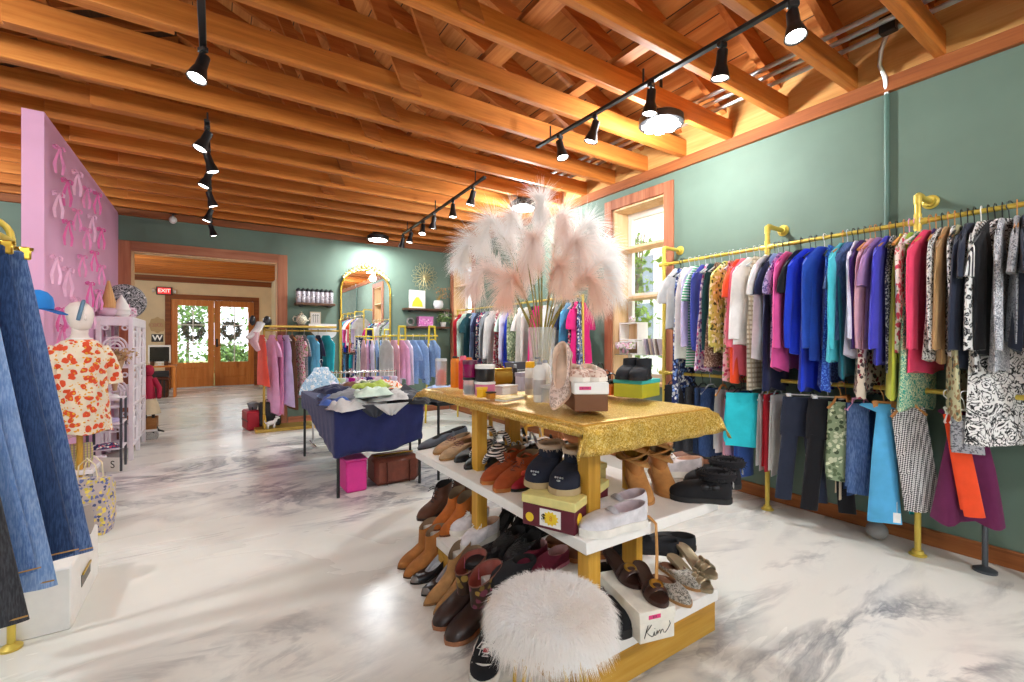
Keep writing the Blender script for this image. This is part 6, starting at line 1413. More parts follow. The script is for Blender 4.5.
# ------------------------------------------------------------------ dress rack by the doorway
yr = 7.22; x0, x1 = P(264, y=yr).x, P(340, y=yr).x; zr = 1.40
t = thing('dress_rack', 'gold dress rack with half round feet by the doorway', 'clothes rack', (x0, yr, 0)); w_ = x1 - x0
GP = solid('gold_paint', '#c4a24a', .4, .4, .05)
MB().tube([(.0, 0, zr), (w_, 0, zr)], .014, 10).build('rail', GP, t)
for x, h in ((.0, zr + .02), (w_, zr + .16)): MB().tube([(x, 0, .05), (x, 0, h)], .016, 10).ell((x, 0, h), .024, .024, .024).build('post', GP, t)
MB().box(w_ * .45, 0, zr + .055, w_ * .95, .26, .03, .004).build('top_shelf', GP, t); MB().bx(-.12, w_, -.2, .2, .0, .045, .004).build('base', GP, t)
for x in (.0, w_): MB().prism([(.17 * math.cos(a), .05 + .17 * math.sin(a)) for a in [PI * i / 14 for i in range(15)]], 'x', x - .016, x + .016).build('half_disc', solid('yellow_gold', '#b9962c', .5), t)
DR = [('dress', 'neon', .70, 262, 'coral ruffled girls dress at the doorway end of the dress rack', 'coral2'), ('sdress', 'pink2', 1.1, 272, 'pale pink long dress with ruffled sleeves on the dress rack', 0), ('dress', 'pink3', 1.12, 280, 'rose pink long dress beside the pale pink one', 0), ('dress', 'lav', 1.0, 286, 'lilac long dress between rose pink and brown dresses', 0), ('dress', 'brown', 1.05, 292, 'brown long dress on the dress rack', 0), ('sdress', 'roseprint', .9, 299, 'rose print dress beside the brown dress', 0), ('tee', 'lacegrey', .8, 304, 'grey patterned tunic on the dress rack', 0), ('cardi', 'sky2', .62, 311, 'light blue cardigan on the dress rack', 0), ('tee', 'navy', .58, 318, 'navy top behind the light blue cardigan', 0), ('long', 'turq', .74, 326, 'teal long sleeve top at the mirror end of the dress rack', 0)]
FB['neon'] = FB.get('neon'); FB['coral2'] = fabric('cloth_coral2', 'solid', '#ee5a46'); FB['pink2'] = fabric('cloth_pink2', 'solid', '#e3a9cf'); FB['pink3'] = fabric('cloth_pink3', 'solid', '#d884ae'); FB['sky2'] = fabric('cloth_sky2', 'solid', '#6fc0e4')
for i, (k, f, L, u, lab, alt) in enumerate(DR):
    nmn, cat, fn = KIND[k]; hang(nmn, lab, cat, fn(700 + i, L, .165), fab(alt or f), (P(u, y=yr).x, yr, zr + .0105), PI / 2 + .28 + .15 * math.sin(i * 3), 'wob'[i % 3], .16, group='clothes on the dress rack')
t = thing('felt_stocking', 'big white and pink fringed felt stocking hanging at the doorway end of the dress rack', 'stocking', (x0 - .12, yr - .12, 1.34), .3)
MB().tube([(.08, 0, .16), (.04, 0, .08), (-.02, 0, .0), (-.10, 0, -.05)], [.09, .085, .085, .05], 14, flat=.5).build('leg', C('felt_white', '#e6e2de', .95), t)
MB().tube([(.0, 0, .02), (-.02, -.01, -.10), (.04, -.01, -.22)], [.10, .09, .05], 12, flat=.5).build('fringe', fabric('pink_fringe', 'hstripe', '#e8c4c8', '#b98a8e', scale=2.2), t)
MB().ell((.16, 0, .17), .06, .05, .09, 12, 8).ell((-.03, 0, .19), .04, .04, .07, 10, 8).build('pompom', M_BLACK, t)
t = thing('red_suitcase', 'small red vintage suitcase on the floor under the coral dress', 'suitcase', P(251, 430, z=0), .15)
MB().box(.02, .08, .14, .17, .34, .27, .02).build('case', C('case_red', '#a5172c', .45), t); MB().tube([(.02, .0, .28), (.02, .02, .31), (.02, .14, .31), (.02, .16, .28)], .008, 8).build('handle', M_BLACK, t); MB().bx(-.068, -.06, -.09, .25, .13, .15).build('strap', M_BLACK, t)
t = thing('wire_basket', 'small grey basket of trinkets on the red suitcase', 'basket', P(251, 430, z=0) + Vector((.03, .1, .2765)))
MB().lathe([(.05, 0), (.075, .09), (.078, .09), (.07, .085), (.045, .008)], 16).build('basket', C('grey_wicker', '#7c7c80', .8), t); MB().ell((0, 0, .085), .06, .06, .03).build('contents', C('grey_pile', '#9aa0a4', .8), t)
t = thing('black_case', 'black case standing on the rack base behind the red suitcase', 'case', (x0 + .08, yr + .1, .046), 0); MB().box(0, 0, .17, .28, .12, .34, .02).build('case', M_BLACK, t); MB().tube([(-.05, 0, .335), (-.05, 0, .37), (.05, 0, .37), (.05, 0, .335)], .007, 8).build('handle', M_BLACK, t)
t = thing('dog_figurine', 'small white dog figurine on the base of the dress rack', 'figurine', (P(271, 428, z=.05).x, yr - .14, .046), .3)
m = MB().tube([(-.06, 0, .065), (-.02, 0, .07), (.04, 0, .075), (.06, 0, .10), (.07, 0, .125)], [.02, .032, .03, .022, .02], 12).ell((.085, 0, .135), .026, .02, .02, 10, 8).ell((.108, 0, .13), .014, .011, .01, 8, 6)
for dx in (-.045, .04):
    for dy in (-.016, .016): m.tube([(dx, dy, .06), (dx + .004, dy, .03), (dx, dy, .0)], [.012, .009, .010], 8)
m.tube([(-.06, 0, .07), (-.085, 0, .10), (-.08, 0, .12)], [.008, .006, .004], 6).ell((.075, .02, .145), .008, .005, .018, 8, 6).ell((.075, -.02, .145), .008, .005, .018, 8, 6); m.build('body', C('figurine_white', '#eceae6', .5), t, smooth=180)
# ------------------------------------------------------------------ A frame children's rack under the corner shelves
ya = 6.75; xa, xb = P(402, y=ya).x, P(432, y=ya - .2).x; za = 1.47
t = thing('frame_rack', 'bright gold A-frame clothes rack under the corner shelves', 'clothes rack', (xa, ya, 0)); GY = solid('bright_gold', '#d6bd3a', .4, .3, .05)
L_ = xb - xa
for k, (x, yy) in enumerate(((0, 0), (L_, -.2))):
    for s_ in (-1, 1):
        MB().tube([(x + s_ * .13, yy + s_ * .05, 0), (x + s_ * .055, yy + s_ * .02, za)], .016, 8).build('leg', GY, t)
    MB().tube([(x - .06, yy - .02, za), (x + .06, yy + .02, za)], .018, 8).tube([(x - .07, yy, za - .2), (x + .07, yy, za - .2)], .012, 8).build('crossbar', GY, t)
MB().tube([(-.28, .1, za - .14), (L_ + .1, -.2, za - .14)], .013, 8).build('rail', GY, t)
AR = [('long', 'ltgrey', .55, -.22, 'pale grey top at the mirror end of the gold A-frame rack'), ('long', 'blush', .56, -.12, 'dusty pink top on the gold A-frame rack'), ('long', 'pink2', .58, -.03, 'light pink top on the gold A-frame rack'), ('long', 'lavw', .60, .06, 'whitish cardigan with dark trim on the gold A-frame rack'), ('tee', 'ltdenim', .66, .15, 'light denim dress on the gold A-frame rack'), ('long', 'ltdenim', .58, .24, 'light denim jacket on the gold A-frame rack beside the dress'), ('tank', 'denim', .62, .33, 'mid blue denim pinafore inside the gold A-frame legs'), ('long', 'ltdenim', .56, .42, 'pale denim shirt at the corner end of the gold A-frame rack')]
for i, (k, f, L, dx, lab) in enumerate(AR):
    nmn, cat, fn = KIND[k]; s_ = (dx + .28) / (L_ + .38); hang(nmn, lab, cat, fn(800 + i, L, .165), fab(f), (xa + dx, ya + lerp(.1, -.2, s_), za - .14 + .0095), PI / 2 + .2 + .15 * math.sin(i * 4), 'wc'[i % 2], .14, group='clothes on the A-frame rack')
# ------------------------------------------------------------------ low chrome children's rack in front of the mirror
yk = 5.85; xa, xb = P(313, y=yk).x, P(396, y=yk).x; zk2 = .86
t = thing('chrome_rack', 'low chrome rack of small childrens clothes in front of the mirror', 'clothes rack', (xa, yk, 0)); L_ = xb - xa
MB().tube([(0, 0, zk2), (L_, 0, zk2)], .011, 8).build('rail', M_CHROME, t)
for x in (0, L_):
    MB().tube([(x, 0, .03), (x, 0, zk2 + .01)], .012, 8).build('post', M_CHROME, t); MB().tube([(x, -.2, .015), (x, .2, .015)], .013, 8).build('foot', M_CHROME, t)
KD = ['sky2', 'aqua', 'coral', 'orange', 'yellow', 'mint', 'lav', 'mag', 'white', 'pinkfl', 'lav', 'purple', 'pink2', 'white', 'blush', 'ltblue', 'roseprint', 'lavw']
KN = {'sky2': 'light blue', 'aqua': 'aqua', 'coral': 'coral', 'orange': 'orange', 'yellow': 'yellow', 'mint': 'mint green', 'lav': 'lilac', 'mag': 'magenta', 'white': 'white', 'pinkfl': 'pink flowered', 'purple': 'purple', 'pink2': 'pale pink', 'blush': 'blush', 'ltblue': 'pale blue', 'roseprint': 'rose print', 'lavw': 'pale lilac'}
for i, f in enumerate(KD):
    prev = ('first on the rack' if i == 0 else 'after the %s one' % KN[KD[i - 1]])
    hang('hanging_romper', 'small %s childrens top on the chrome rack, %s' % (KN[f], prev), 'childrens top', garment_mb(.34, .11, .13, .014, 'short' if i % 3 else 'none', 900 + i, .01, sw=.05, slen=.10), fab(f), (.05 + xa + (L_ - .1) * i / 17, yk, zk2 + .0075), PI / 2 + .35 + .2 * math.sin(i * 3), 'w', .09, group='clothes on the chrome rack')
hang('hanging_blouse', 'blue print childrens blouse hung facing out at the dress rack end of the chrome rack', 'blouse', garment_mb(.32, .14, .16, .02, 'short', 77, .012), fab('lblouse'), (xa + .07, yk - .12, zk2 + .155), .3, 'w', .12)
# ------------------------------------------------------------------ tables of folded clothes
def table(name, label, x0, x1, y0, y1, h, legm, topm):
    t = thing(name, label, 'table', ((x0 + x1) / 2, (y0 + y1) / 2, 0)); a, b = (x1 - x0) / 2, (y1 - y0) / 2
    MB().bx(-a, a, -b, b, h - .035, h, .004).build('tabletop', topm, t)
    for sx in (-1, 1):
        for sy in (-1, 1): MB().tube([(sx * (a - .02), sy * (b - .02), 0), (sx * (a - .02), sy * (b - .02), h - .036)], .013, 8).build('leg', legm, t)
    return t
NX0, NX1, NY0, NY1, NZ = .82, 1.545, 3.77, 5.38, .70
table('folding_table', 'folding table covered by the navy cloth in the aisle', NX0, NX1, NY0, NY1, NZ, M_BLACK, M_BLACK)
NAVY = fabric('navy_spandex', 'solid', '#20285c', rough=.7)
def perimeter(a, b, r, n):
    pts = []
    for cx, cy, a0 in ((a - r, b - r, 0), (-a + r, b - r, PI / 2), (-a + r, -b + r, PI), (a - r, -b + r, 1.5 * PI)):
        for i in range(5): q = a0 + PI / 2 * i / 4; pts.append((cx + r * math.cos(q), cy + r * math.sin(q)))
    out = []
    for (x, y), (X, Y) in zip(pts, pts[1:] + pts[:1]):
        k = max(1, int(math.hypot(X - x, Y - y) / n))
        for i in range(k): out.append((lerp(x, X, i / k), lerp(y, Y, i / k)))
    return out
def fitted_cloth(a, b, h, drop):
    pr = perimeter(a, b, .03, .035); m = MB(); rings = [[(x * .97, y * .985, h + .0022) for x, y in pr], [(x * .995, y * .997, h + .001) for x, y in pr]]
    for k in range(1, 11):
        rr = []
        for x, y in pr:
            d = drop(x, y) * k / 10; w = 1 + .012 * math.sin(x * 40 + y * 33 + k * .5) * k / 10 - .02 * (k / 10)
            rr.append((x * w + .004 * math.sin(9 * k + y * 20) * k / 10, y * w - .006 * math.sin(k * 1.1 + x * 9) * (k / 10), h - d - .012 * math.sin(x * 13 + y * 7) * k / 10))
        rings.append(rr)
    m.loft(rings, cap=False); m.F.append(tuple(range(len(pr) - 1, -1, -1))); return m
o = one('navy_tablecloth', fitted_cloth((NX1 - NX0) / 2 + .014, (NY1 - NY0) / 2 + .014, NZ + .001, lambda x, y: lerp(.37, .17, sm(-.75, .6, y)) - .05 * sm(.0, .4, x)), NAVY, 'navy blue stretch cloth over the folding table, hanging down in front', 'tablecloth', ((NX0 + NX1) / 2, (NY0 + NY1) / 2, 0), smooth=60)
so = o.modifiers.new('thickness', 'SOLIDIFY'); so.thickness = .003; so.offset = 1
BX0, BX1, BY0, BY1 = 1.68, 2.5, 3.76, 4.5
table('black_table', 'low black folding table with dark clothes beside the navy one', BX0, BX1, BY0, BY1, .70, M_BLACK, M_BLACK)
def crumple(w, d, h, seed, n=22):
    rn = random.Random(seed); m = MB(); V = []
    ph = rn.uniform(0, 50); sq = rn.uniform(-.5, .5)
    for top in (1, 0):
        for i in range(n + 1):
            for j in range(n + 1):
                a, b = i / n * 2 - 1, j / n * 2 - 1
                r_ = (abs(a) ** 4 + abs(b) ** 4) ** .25; edge = max(0.0, 1 - r_ ** 6)
                x = a * w / 2 * (1 + .10 * noise.noise((b * 2.2, ph, 1))); y = b * d / 2 * (1 + .12 * noise.noise((a * 2.2, ph, 7)))
                f = abs(noise.noise((x * 9 + ph, y * 9, seed))) * .8 + abs(noise.noise((x * 21, y * 17 + ph, 3))) * .35
                z = h * (.35 + .9 * f) * edge if top else 0.0
                V.append((x + (y * sq), y, z + .0005))
    k = (n + 1) ** 2; F = []
    for i in range(n):
        for j in range(n):
            q = [i * (n + 1) + j, (i + 1) * (n + 1) + j, (i + 1) * (n + 1) + j + 1, i * (n + 1) + j + 1]
            F.append(tuple(q)); F.append(tuple(k + x for x in q[::-1]))
    for i in range(n):
        for (a, b) in ((i * (n + 1), (i + 1) * (n + 1)), (i * (n + 1) + n, (i + 1) * (n + 1) + n), (i, i + 1), (n * (n + 1) + i, n * (n + 1) + i + 1)): F.append((a, b, b + k, a + k))
    m.add(V, F); return m
CL = [('white', .5, .4, 1.0, 4.0, 0, 'white shirt heaped at the front edge of the navy table'), ('blue', .45, .36, .95, 4.35, .0, 'blue shirt crumpled at the aisle edge of the navy table'), ('ltdenim', .4, .4, 1.0, 4.7, .0, 'pale denim piece further back on the navy table'), ('navy', .45, .36, 1.1, 4.25, .05, 'navy top spread over the pale heap'), ('ltgrey', .42, .34, 1.25, 3.98, .04, 'pale grey knit at the front middle of the navy table'), ('charc', .4, .3, 1.42, 4.05, .035, 'charcoal tee at the front corner of the navy table'), ('black', .45, .4, 1.36, 4.45, .0, 'black sweater in the middle of the navy table'), ('brown', .4, .32, 1.15, 4.75, .06, 'brown sweater on top of the heap'), ('cream', .42, .36, 1.3, 4.85, .06, 'cream blouse on top of the heap behind the brown sweater'), ('lime2', .36, .3, 1.2, 4.35, .10, 'pale lime tee on top of the heap'), ('orfl', .42, .3, 1.45, 4.75, .06, 'orange flowered blouse at the back of the heap'), ('grey', .4, .34, 1.0, 4.02, .07, 'grey patterned tee lying over the white shirt'), ('lavw', .36, .3, 1.1, 5.1, .03, 'pale lilac top at the far end of the navy table'), ('blue', .4, .3, .86, 4.05, .02, 'blue shirt slumped over the aisle corner of the navy table'), ('ltgrey', .34, .3, .86, 3.86, .0, 'light grey patterned piece at the aisle front corner of the navy table'), ('black', .4, .3, 1.4, 3.92, .0, 'black tee spread at the front of the navy table'), ('mint', .34, .26, 1.08, 3.9, .09, 'pale mint tee on the front of the heap'), ('camo', .36, .3, 1.25, 4.5, .09, 'grey green print piece on top of the heap'), ('navy', .4, .3, .92, 4.55, .06, 'navy knit at the aisle side of the heap')]
for i, (f, w, d, x, y, dz, lab) in enumerate(CL):
    one('crumpled_garment', crumple(w, d, .095, i + 1), fab(f), lab, 'clothing', (x + .06, y - .02, NZ + .005 + dz), i * .8, 'clothes heaped on the navy table', smooth=180)
for i, (f, x, y, dz, lab) in enumerate((('black', 1.86, 3.98, 0, 'black garment folded at the front of the black table'), ('charc', 2.1, 4.05, 0, 'charcoal garment folded on the black table'), ('yellow', 1.9, 4.35, 0, 'yellow tee folded at the back of the black table'), ('ltblue', 1.95, 4.12, .06, 'pale blue tee on top of the dark clothes'), ('greenst', 2.25, 4.3, 0, 'green striped tee on the black table'))):
    one('folded_garment', crumple(.42, .34, .075, i + 40), fab(f), lab, 'clothing', (x, y, .701 + dz), i * .7, 'clothes on the black table', smooth=180)
# a navy flap draping off the front corner of the heap
def drape(w, h, seed, n=14):
    m = MB(); V = []
    for i in range(n + 1):
        for j in range(n + 1):
            a, b = i / n - .5, j / n; V.append((a * w * (1 - .75 * b), -.008 - .012 * math.sin(a * 18 + seed) * b - .004 * b, -h * b * (1 - .25 * abs(a))))
    m.add(V, [(i * (n + 1) + j, (i + 1) * (n + 1) + j, (i + 1) * (n + 1) + j + 1, i * (n + 1) + j + 1) for i in range(n) for j in range(n)]); return m
for i, (x, f, w, h, lab) in enumerate(((1.12, 'charc', .3, .11, 'dark charcoal sleeve hanging off the front edge of the navy table'), (1.25, 'ltgrey', .3, .10, 'pale grey sleeve hanging off the front edge of the navy table'))):
    o = one('draped_sleeve', drape(w, h, i), fab(f), lab, 'clothing', (x, NY0 - .025 - .02 * i, NZ + .03), 0, smooth=180); s_ = o.modifiers.new('thickness', 'SOLIDIFY'); s_.thickness = .004
q = P(349, 479, z=0)
t = thing('pink_crate', 'hot pink storage box on the floor under the navy cloth', 'box', (1.0, 3.98, 0), .0); MB().box(0, 0, .13, .17, .26, .26, .012).build('box', C('hotpink', '#e8389a', .5), t); MB().box(0, 0, .267, .18, .27, .014, .004).build('lid', C('hotpink2', '#f05ab0', .5), t)
t = thing('leather_bag', 'brown leather weekend bag on the floor under the navy table', 'bag', (1.36, 4.0, 0), 0)
MB().box(0, 0, .12, .40, .26, .235, .035).build('body', leather('trunk_brown', '#7a4030', .45, .2), t); MB().tube([(-.1, -.13, .2), (-.1, -.145, .1), (-.1, -.135, .01)], .012, 6, flat=.3).tube([(.1, -.13, .2), (.1, -.145, .1), (.1, -.135, .01)], .012, 6, flat=.3).build('strap', leather('trunk_strap', '#5a2a1e'), t); MB().box(0, -.01, .243, .36, .02, .012, .004).build('zip', M_BRASS, t)
# ------------------------------------------------------------------ floor lamp shade like mat & low gold bench behind the tables
t = thing('wooden_bench', 'low wooden bench under the back rack', 'bench', (2.95, 4.6, 0)); MB().box(0, 0, .36, .3, 1.3, .05, .004).build('seat', M_GOLDX, t)
for y in (-.55, .55):
    for x in (-.11, .11): MB().box(x, y, .167, .04, .04, .334, .003).build('leg', M_GOLDW, t)
WH = ('white slip on shoe', 'black loafer')
for k in range(6):
    shoe('spare_shoe', ['black flat shoe on the low bench, end closest to the window', 'white low shoe on the low bench beside the black flat', 'tan low shoe on the low bench', 'grey low shoe on the low bench beside the tan one', 'navy low shoe on the low bench', 'brown low shoe on the low bench, far end'][k], 'shoe', (2.97, 4.1 + .2 * k, .386), PI / 2, [K_BLK, leather('white_canvas', '#d9d5d8'), K_TAN, leather('slate_canvas', '#4b505a', .9), leather('navy_suede', '#15192a', .9, .4), K_BRN][k], SO_B, M_LIND, L=.23, W=.085, sole=.014, ztop=(.06, .05), opening=(.02, .56), ow=.033, toe_h=.042, group='shoes on the low bench')
# ================================================================== entrance room
q = P(164.5, 291, y=YE)
t = thing('exit_sign', 'red EXIT sign with two lamp heads on the cream wall over the entrance doors', 'sign', (q.x, YE - .04, q.z), 0)
MB().box(0, 0, 0, .33, .06, .2, .006).build('housing', C('sign_black', '#2a1410', .5), t)
pn = MB().box(0, -.032, 0, .27, .006, .16, .002).build('sign_panel', emit('exit_red', (.75, .03, .03), .5), t)
text('EXIT', .125, emit('exit_letters', (1, .45, .4), 1.2), pn, Matrix.Translation((0, -.0365, -.002)) @ MX, 'exit_lettering', .002)
for s_ in (-1, 1): MB().lathe([(.035, 0), (.05, .05), (.05, .06), (.02, .06)], 14).xf(Matrix.Translation((s_ * .185, 0, 0)) @ Matrix.Rotation(s_ * PI / 2, 4, 'Y')).build('lamp_head', M_WHITE, t)
def at_far(u, v, y): return P(u, v, y=y)
yd = 12.6
a, b = at_far(146, 366, yd), at_far(176, 366, yd); zd = a.z
xc = (a.x + b.x) / 2 - .1
t = thing('counter_desk', 'wooden counter shelf against the cream wall of the entrance room', 'desk', (xc, yd, 0)); w_ = (b.x - a.x) + .2
MB().box(0, .2, zd - .02, w_, .45, .04, .004).build('desk_top', M_DOOR, t)
for s_ in (-1, 1): MB().box(s_ * (w_ / 2 - .03), .2, (zd - .04) / 2, .04, .4, zd - .04).build('side_panel', M_DOOR, t)
q0, q1 = at_far(147.5, 344, yd), at_far(170.5, 362, yd)
t = thing('monitor', 'white framed monitor on the entrance counter', 'monitor', ((q0.x + q1.x) / 2, yd + .1, zd)); w_, h_ = q1.x - q0.x, q0.z - q1.z
MB().box(0, 0, h_ / 2 + .05, w_, .03, h_, .006).build('frame', M_WHITE, t); MB().box(0, -.017, h_ / 2 + .05, w_ * .86, .004, h_ * .8).build('screen', solid('screen_black', '#1c1f20', .15), t); MB().box(0, .03, .03, .06, .03, .06).box(0, .02, .005, .22, .14, .01).build('stand', M_WHITE, t)
q0 = at_far(157, 338, yd)
t = thing('letter_sign', 'small black sign with a white letter W above the monitor', 'sign', (q0.x, yd + .1, q0.z)); MB().box(0, 0, 0, .21, .02, .17, .003).build('board', M_BLACK, t)
text('W', .17, M_WHITE, t, Matrix.Translation((0, -.0125, 0)) @ MX, 'lettering', .004)
q0, q1 = at_far(149, 318, YE), at_far(166, 332, YE)
t = thing('script_sign', 'tan scalloped sign with faded pink writing on the cream wall', 'sign', ((q0.x + q1.x) / 2, YE - .015, (q0.z + q1.z) / 2)); w_, h_ = q1.x - q0.x, q0.z - q1.z
MB().prism([(w_ * .5 * math.cos(a) * (1 + .05 * math.cos(8 * a)), h_ * .55 * math.sin(a) * (1 + .08 * math.cos(8 * a))) for a in [2 * PI * i / 48 for i in range(48)]], 'y', -.012, .0).build('board', C('tan_board', '#cdb083', .8), t)
m = MB()
for k in range(5): m.tube([(-w_ * .32 + k * w_ * .14 + .03 * math.cos(i * .8 + k), -.014, .05 * math.sin(i * .8 + k * 2)) for i in range(9)], .005, 5)
m.build('script', C('pink_script', '#c98a78', .8), t)
q0, q1 = at_far(150, 373, yd + .0), at_far(169, 391, yd)
t = thing('slatted_chest', 'dark brown slatted trunk on the floor under the entrance counter', 'trunk', ((q0.x + q1.x) / 2 - .02, yd + .2, 0)); w_ = q1.x - q0.x
MB().box(0, 0, .19, w_, .34, .38, .015).build('body', wood('trunk_wood', '#5a2f1a', '#3c1d10', '#6f3f24', 'x', .5), t); MB().box(0, 0, .415, w_ + .02, .36, .07, .02).build('lid', wood('trunk_wood', '#5a2f1a', '#3c1d10'), t)
for k in (-.3, -.1, .1, .3): MB().box(k * w_, -.175, .2, .03, .012, .38).build('strap', M_BLACK, t)
pbox('black_bag', 'black bag lying on the slatted trunk', ((q0.x + q1.x) / 2 - .02, yd + .2, .4505), .34, .2, .13, M_BLACK, .1, C('charcoal', '#35333a'), 'bag')
for k, (u, lab) in enumerate(((152, 'small dark bottle on the entrance counter beside the monitor'), (166, 'small brown jar on the entrance counter beside the monitor'))):
    p = at_far(u, 365, yd); jar(lab, (p.x, yd + .06, zd + .0005), .04, .12, C('amberjar', '#5a3a24'), M_BLACK, .03, group=None)
q = P(273.5, 303, y=YB + 1.87)
t = thing('wall_speaker', 'white and black speaker mounted beside the doorway', 'speaker', (1.03, YB + 1.8, q.z)); MB().box(0, 0, 0, .1, .06, .26, .01).build('cabinet', M_WHITE, t); MB().box(.045, .0, .0, .04, .05, .24, .008).build('side_grille', M_BLACK, t); MB().bx(-.01, .01, .03, .042, -.03, .03).build('bracket', M_BLACK, t)
q = P(142, 310, y=YE)
for k, (u, lab) in enumerate(((193, 'dark leafy wreath hanging on the door leaf closer to the counter'), (231, 'dark leafy wreath hanging on the other door leaf'))):
    p = P(u, 330, y=YE + .09)
    t = thing('wreath', lab, 'wreath', (p.x, YE + .16, p.z)); MB().tube([(.20 * math.cos(a), 0, .20 * math.sin(a)) for a in [2 * PI * i / 24 for i in range(24)]], .03, 7, loop=True).build('ring', C('twig', '#4a3b28', .9), t)
    leaves(420, lambda r: (lambda a: Vector((.20 * math.cos(a) + r.gauss(0, .035), r.gauss(0, .02), .20 * math.sin(a) + r.gauss(0, .035))))(r.uniform(0, 6.28)), .09, random.Random(k)).build('foliage', C('wreath_green', '#44543a', .8), t, smooth=0)
t = thing('sensor_dome', 'small white motion sensor below the joists over the doorway', 'sensor', P(173, 220, y=YB - .06))
MB().ell((0, 0, 0), .045, .045, .05, 14, 10).build('dome', M_WHITE, t); MB().lathe([(.012, .04), (.012, .075), (.04, .078), (.04, .085)], 14).build('mount', M_BLACK, t)
# ================================================================== pink partition: ribbon bows
PKB = [solid('ribbon_pink', '#f08fc4', .5), solid('ribbon_rose', '#ea66ac', .5), solid('ribbon_pale', '#f6bfdc', .5)]
RB_ = [(53.7, 147), (62, 180), (72.7, 172), (82.5, 188), (93.5, 193), (53, 193), (72.5, 210), (63, 221), (88, 216), (82.7, 229), (97.5, 229), (50.7, 257), (78, 256), (90.5, 252), (63, 269), (98, 266), (86, 283), (71, 299), (95.5, 291), (56, 309), (88, 309), (57, 326)]
ROWN = ('topmost', 'upper', 'middle', 'lower', 'lowest')
sc_ = 0
for k, (u, v) in enumerate(RB_):
    p = P(u, v, x=-.988); rn = random.Random(k + 60); s = .042 * (1 + .3 * rn.random())
    mat = PKB[k % 3]; bn = ['rose', 'deep pink', 'pale pink'][k % 3]
    zone = lambda q: 0 if q < 65 else 1 if q < 84 else 2
    rank = sorted(b for a, b in RB_ if zone(a) == zone(u)).index(v) if sum(1 for a, b in RB_ if zone(a) == zone(u) and b == v) == 1 else sorted((b, a) for a, b in RB_ if zone(a) == zone(u)).index((v, u))
    lab = 'pink ribbon bow, %s from the top %s' % (('first', 'second', 'third', 'fourth', 'fifth', 'sixth', 'seventh', 'eighth', 'ninth', 'tenth')[rank], ('along the partition edge by the jeans', 'halfway along the pink partition', 'at the doorway end of the pink partition')[zone(u)])
    t = thing('hanging_ribbon_bow', lab, 'bow', p, 0, 'ribbon bows on the pink partition')
    def strip(pts, ws):
        m = MB(); V = []
        for (x, y, z), w in zip(pts, ws): V += [(x + .03 - w, y - w * .3, z), (x + .03 + w, y + w * .3, z)]
        n = len(pts); m.add([(v[0], v[1] + .0015, v[2]) for v in V] + [(v[0], v[1] - .0015, v[2]) for v in V], [(2 * i + o, 2 * i + 1 + o, 2 * i + 3 + o, 2 * i + 2 + o) for i in range(n - 1) for o in (0, 2 * n)] + [(2 * i + s_, 2 * i + 2 + s_, 2 * i + 2 + s_ + 2 * n, 2 * i + s_ + 2 * n) for i in range(n - 1) for s_ in (0, 1)]); return m
    s *= 1.15; tl = s * rn.uniform(3.0, 4.2)
    for g in (-1, 1):
        lz = rn.uniform(.5, 1.0)
        strip([(.004, 0, 0), (.012 * g, g * s * .45, s * .3), (.024 * g, g * s * .7, s * .1 * lz), (.02 * g, g * s * .6, -s * .5 * lz), (.008 * g, g * s * .3, -s * .4), (.005, 0, 0)], [s * .07, s * .12, s * .12, s * .12, s * .1, s * .06]).build('loop', mat, t, smooth=80)
        strip([(.004, 0, 0), (.008 * g, g * s * .25, -tl * .3), (.021 * g, g * s * rn.uniform(.1, .5), -tl * .65), (.014 * g, g * s * rn.uniform(.05, .5), -tl)], [s * .07, s * .13, s * .17, s * .12]).build('tail', mat, t, smooth=80)
    MB().ell((.012, 0, 0), .014, s * .16, s * .18, 8, 6).build('knot', mat, t)
# ------------------------------------------------------------------ denim rack close to the camera
t = thing('jeans_rack', 'gold garment rack holding jeans in front of the pink partition', 'clothes rack', (-.68, 2.2, 0))
MB().tube([(0, -1.2, 1.655), (0, .46, 1.655)], .012, 10).build('rail', M_PIPE, t)
for y in (-1.2, .46):
    MB().tube([(0, y, .02), (0, y, 1.67)], .013, 10).build('post', M_PIPE, t); MB().lathe([(.035, 0), (.035, .01), (.014, .025)], 14, (0, y, 0)).build('foot', M_PIPE, t)
MB().tube([(-.11 + .11 * math.cos(q), .46, 1.67 + .085 * math.sin(q)) for q in [PI * i / 12 for i in range(13)]], .012, 10).build('finial_loop', M_PIPE, t)
JN = [('blkdenim', 1.86, -.40, .47, 1.115, 'washed black jeans, foremost on the jeans rack'), ('midden', 1.99, -.41, .49, 1.04, 'light blue jeans just behind the washed black pair'), ('ltdenim', 2.10, -.385, .47, 1.11, 'faded light blue jeans with frayed hem on the jeans rack'), ('dkdenim', 2.21, -.352, .5, 1.07, 'very dark blue jeans on the jeans rack'), ('denim', 2.32, -.335, .52, 1.12, 'mid blue wide jeans on the jeans rack'), ('ltblue', 2.42, -.42, .5, 1.02, 'pale blue jeans at the partition end of the jeans rack'), ('jeans', 2.52, -.45, .5, 1.0, 'dark stone jeans at the partition end of the jeans rack')]
def jeans_mb(L, seed, flare):
    rn = random.Random(seed); m = MB(); k0 = rn.uniform(0, 6); rr = []
    for i in range(16):
        t_ = i / 15; w = lerp(.085, .165 * flare, t_ ** .8); b = lerp(.014, .036, min(1, t_ * 2))
        fo = lambda x, t_=t_: (.008 * t_ * math.sin(18 * x + k0 + 3 * t_) + .004 * math.sin(40 * x + k0), .006 * math.sin(25 * x + k0))
        rr.append(ringpts(.10 * t_ ** 1.2, -.10 - L * t_, w, b, 30, fo, 1.0 if i == 15 else 0))
    m.loft(rr); return m
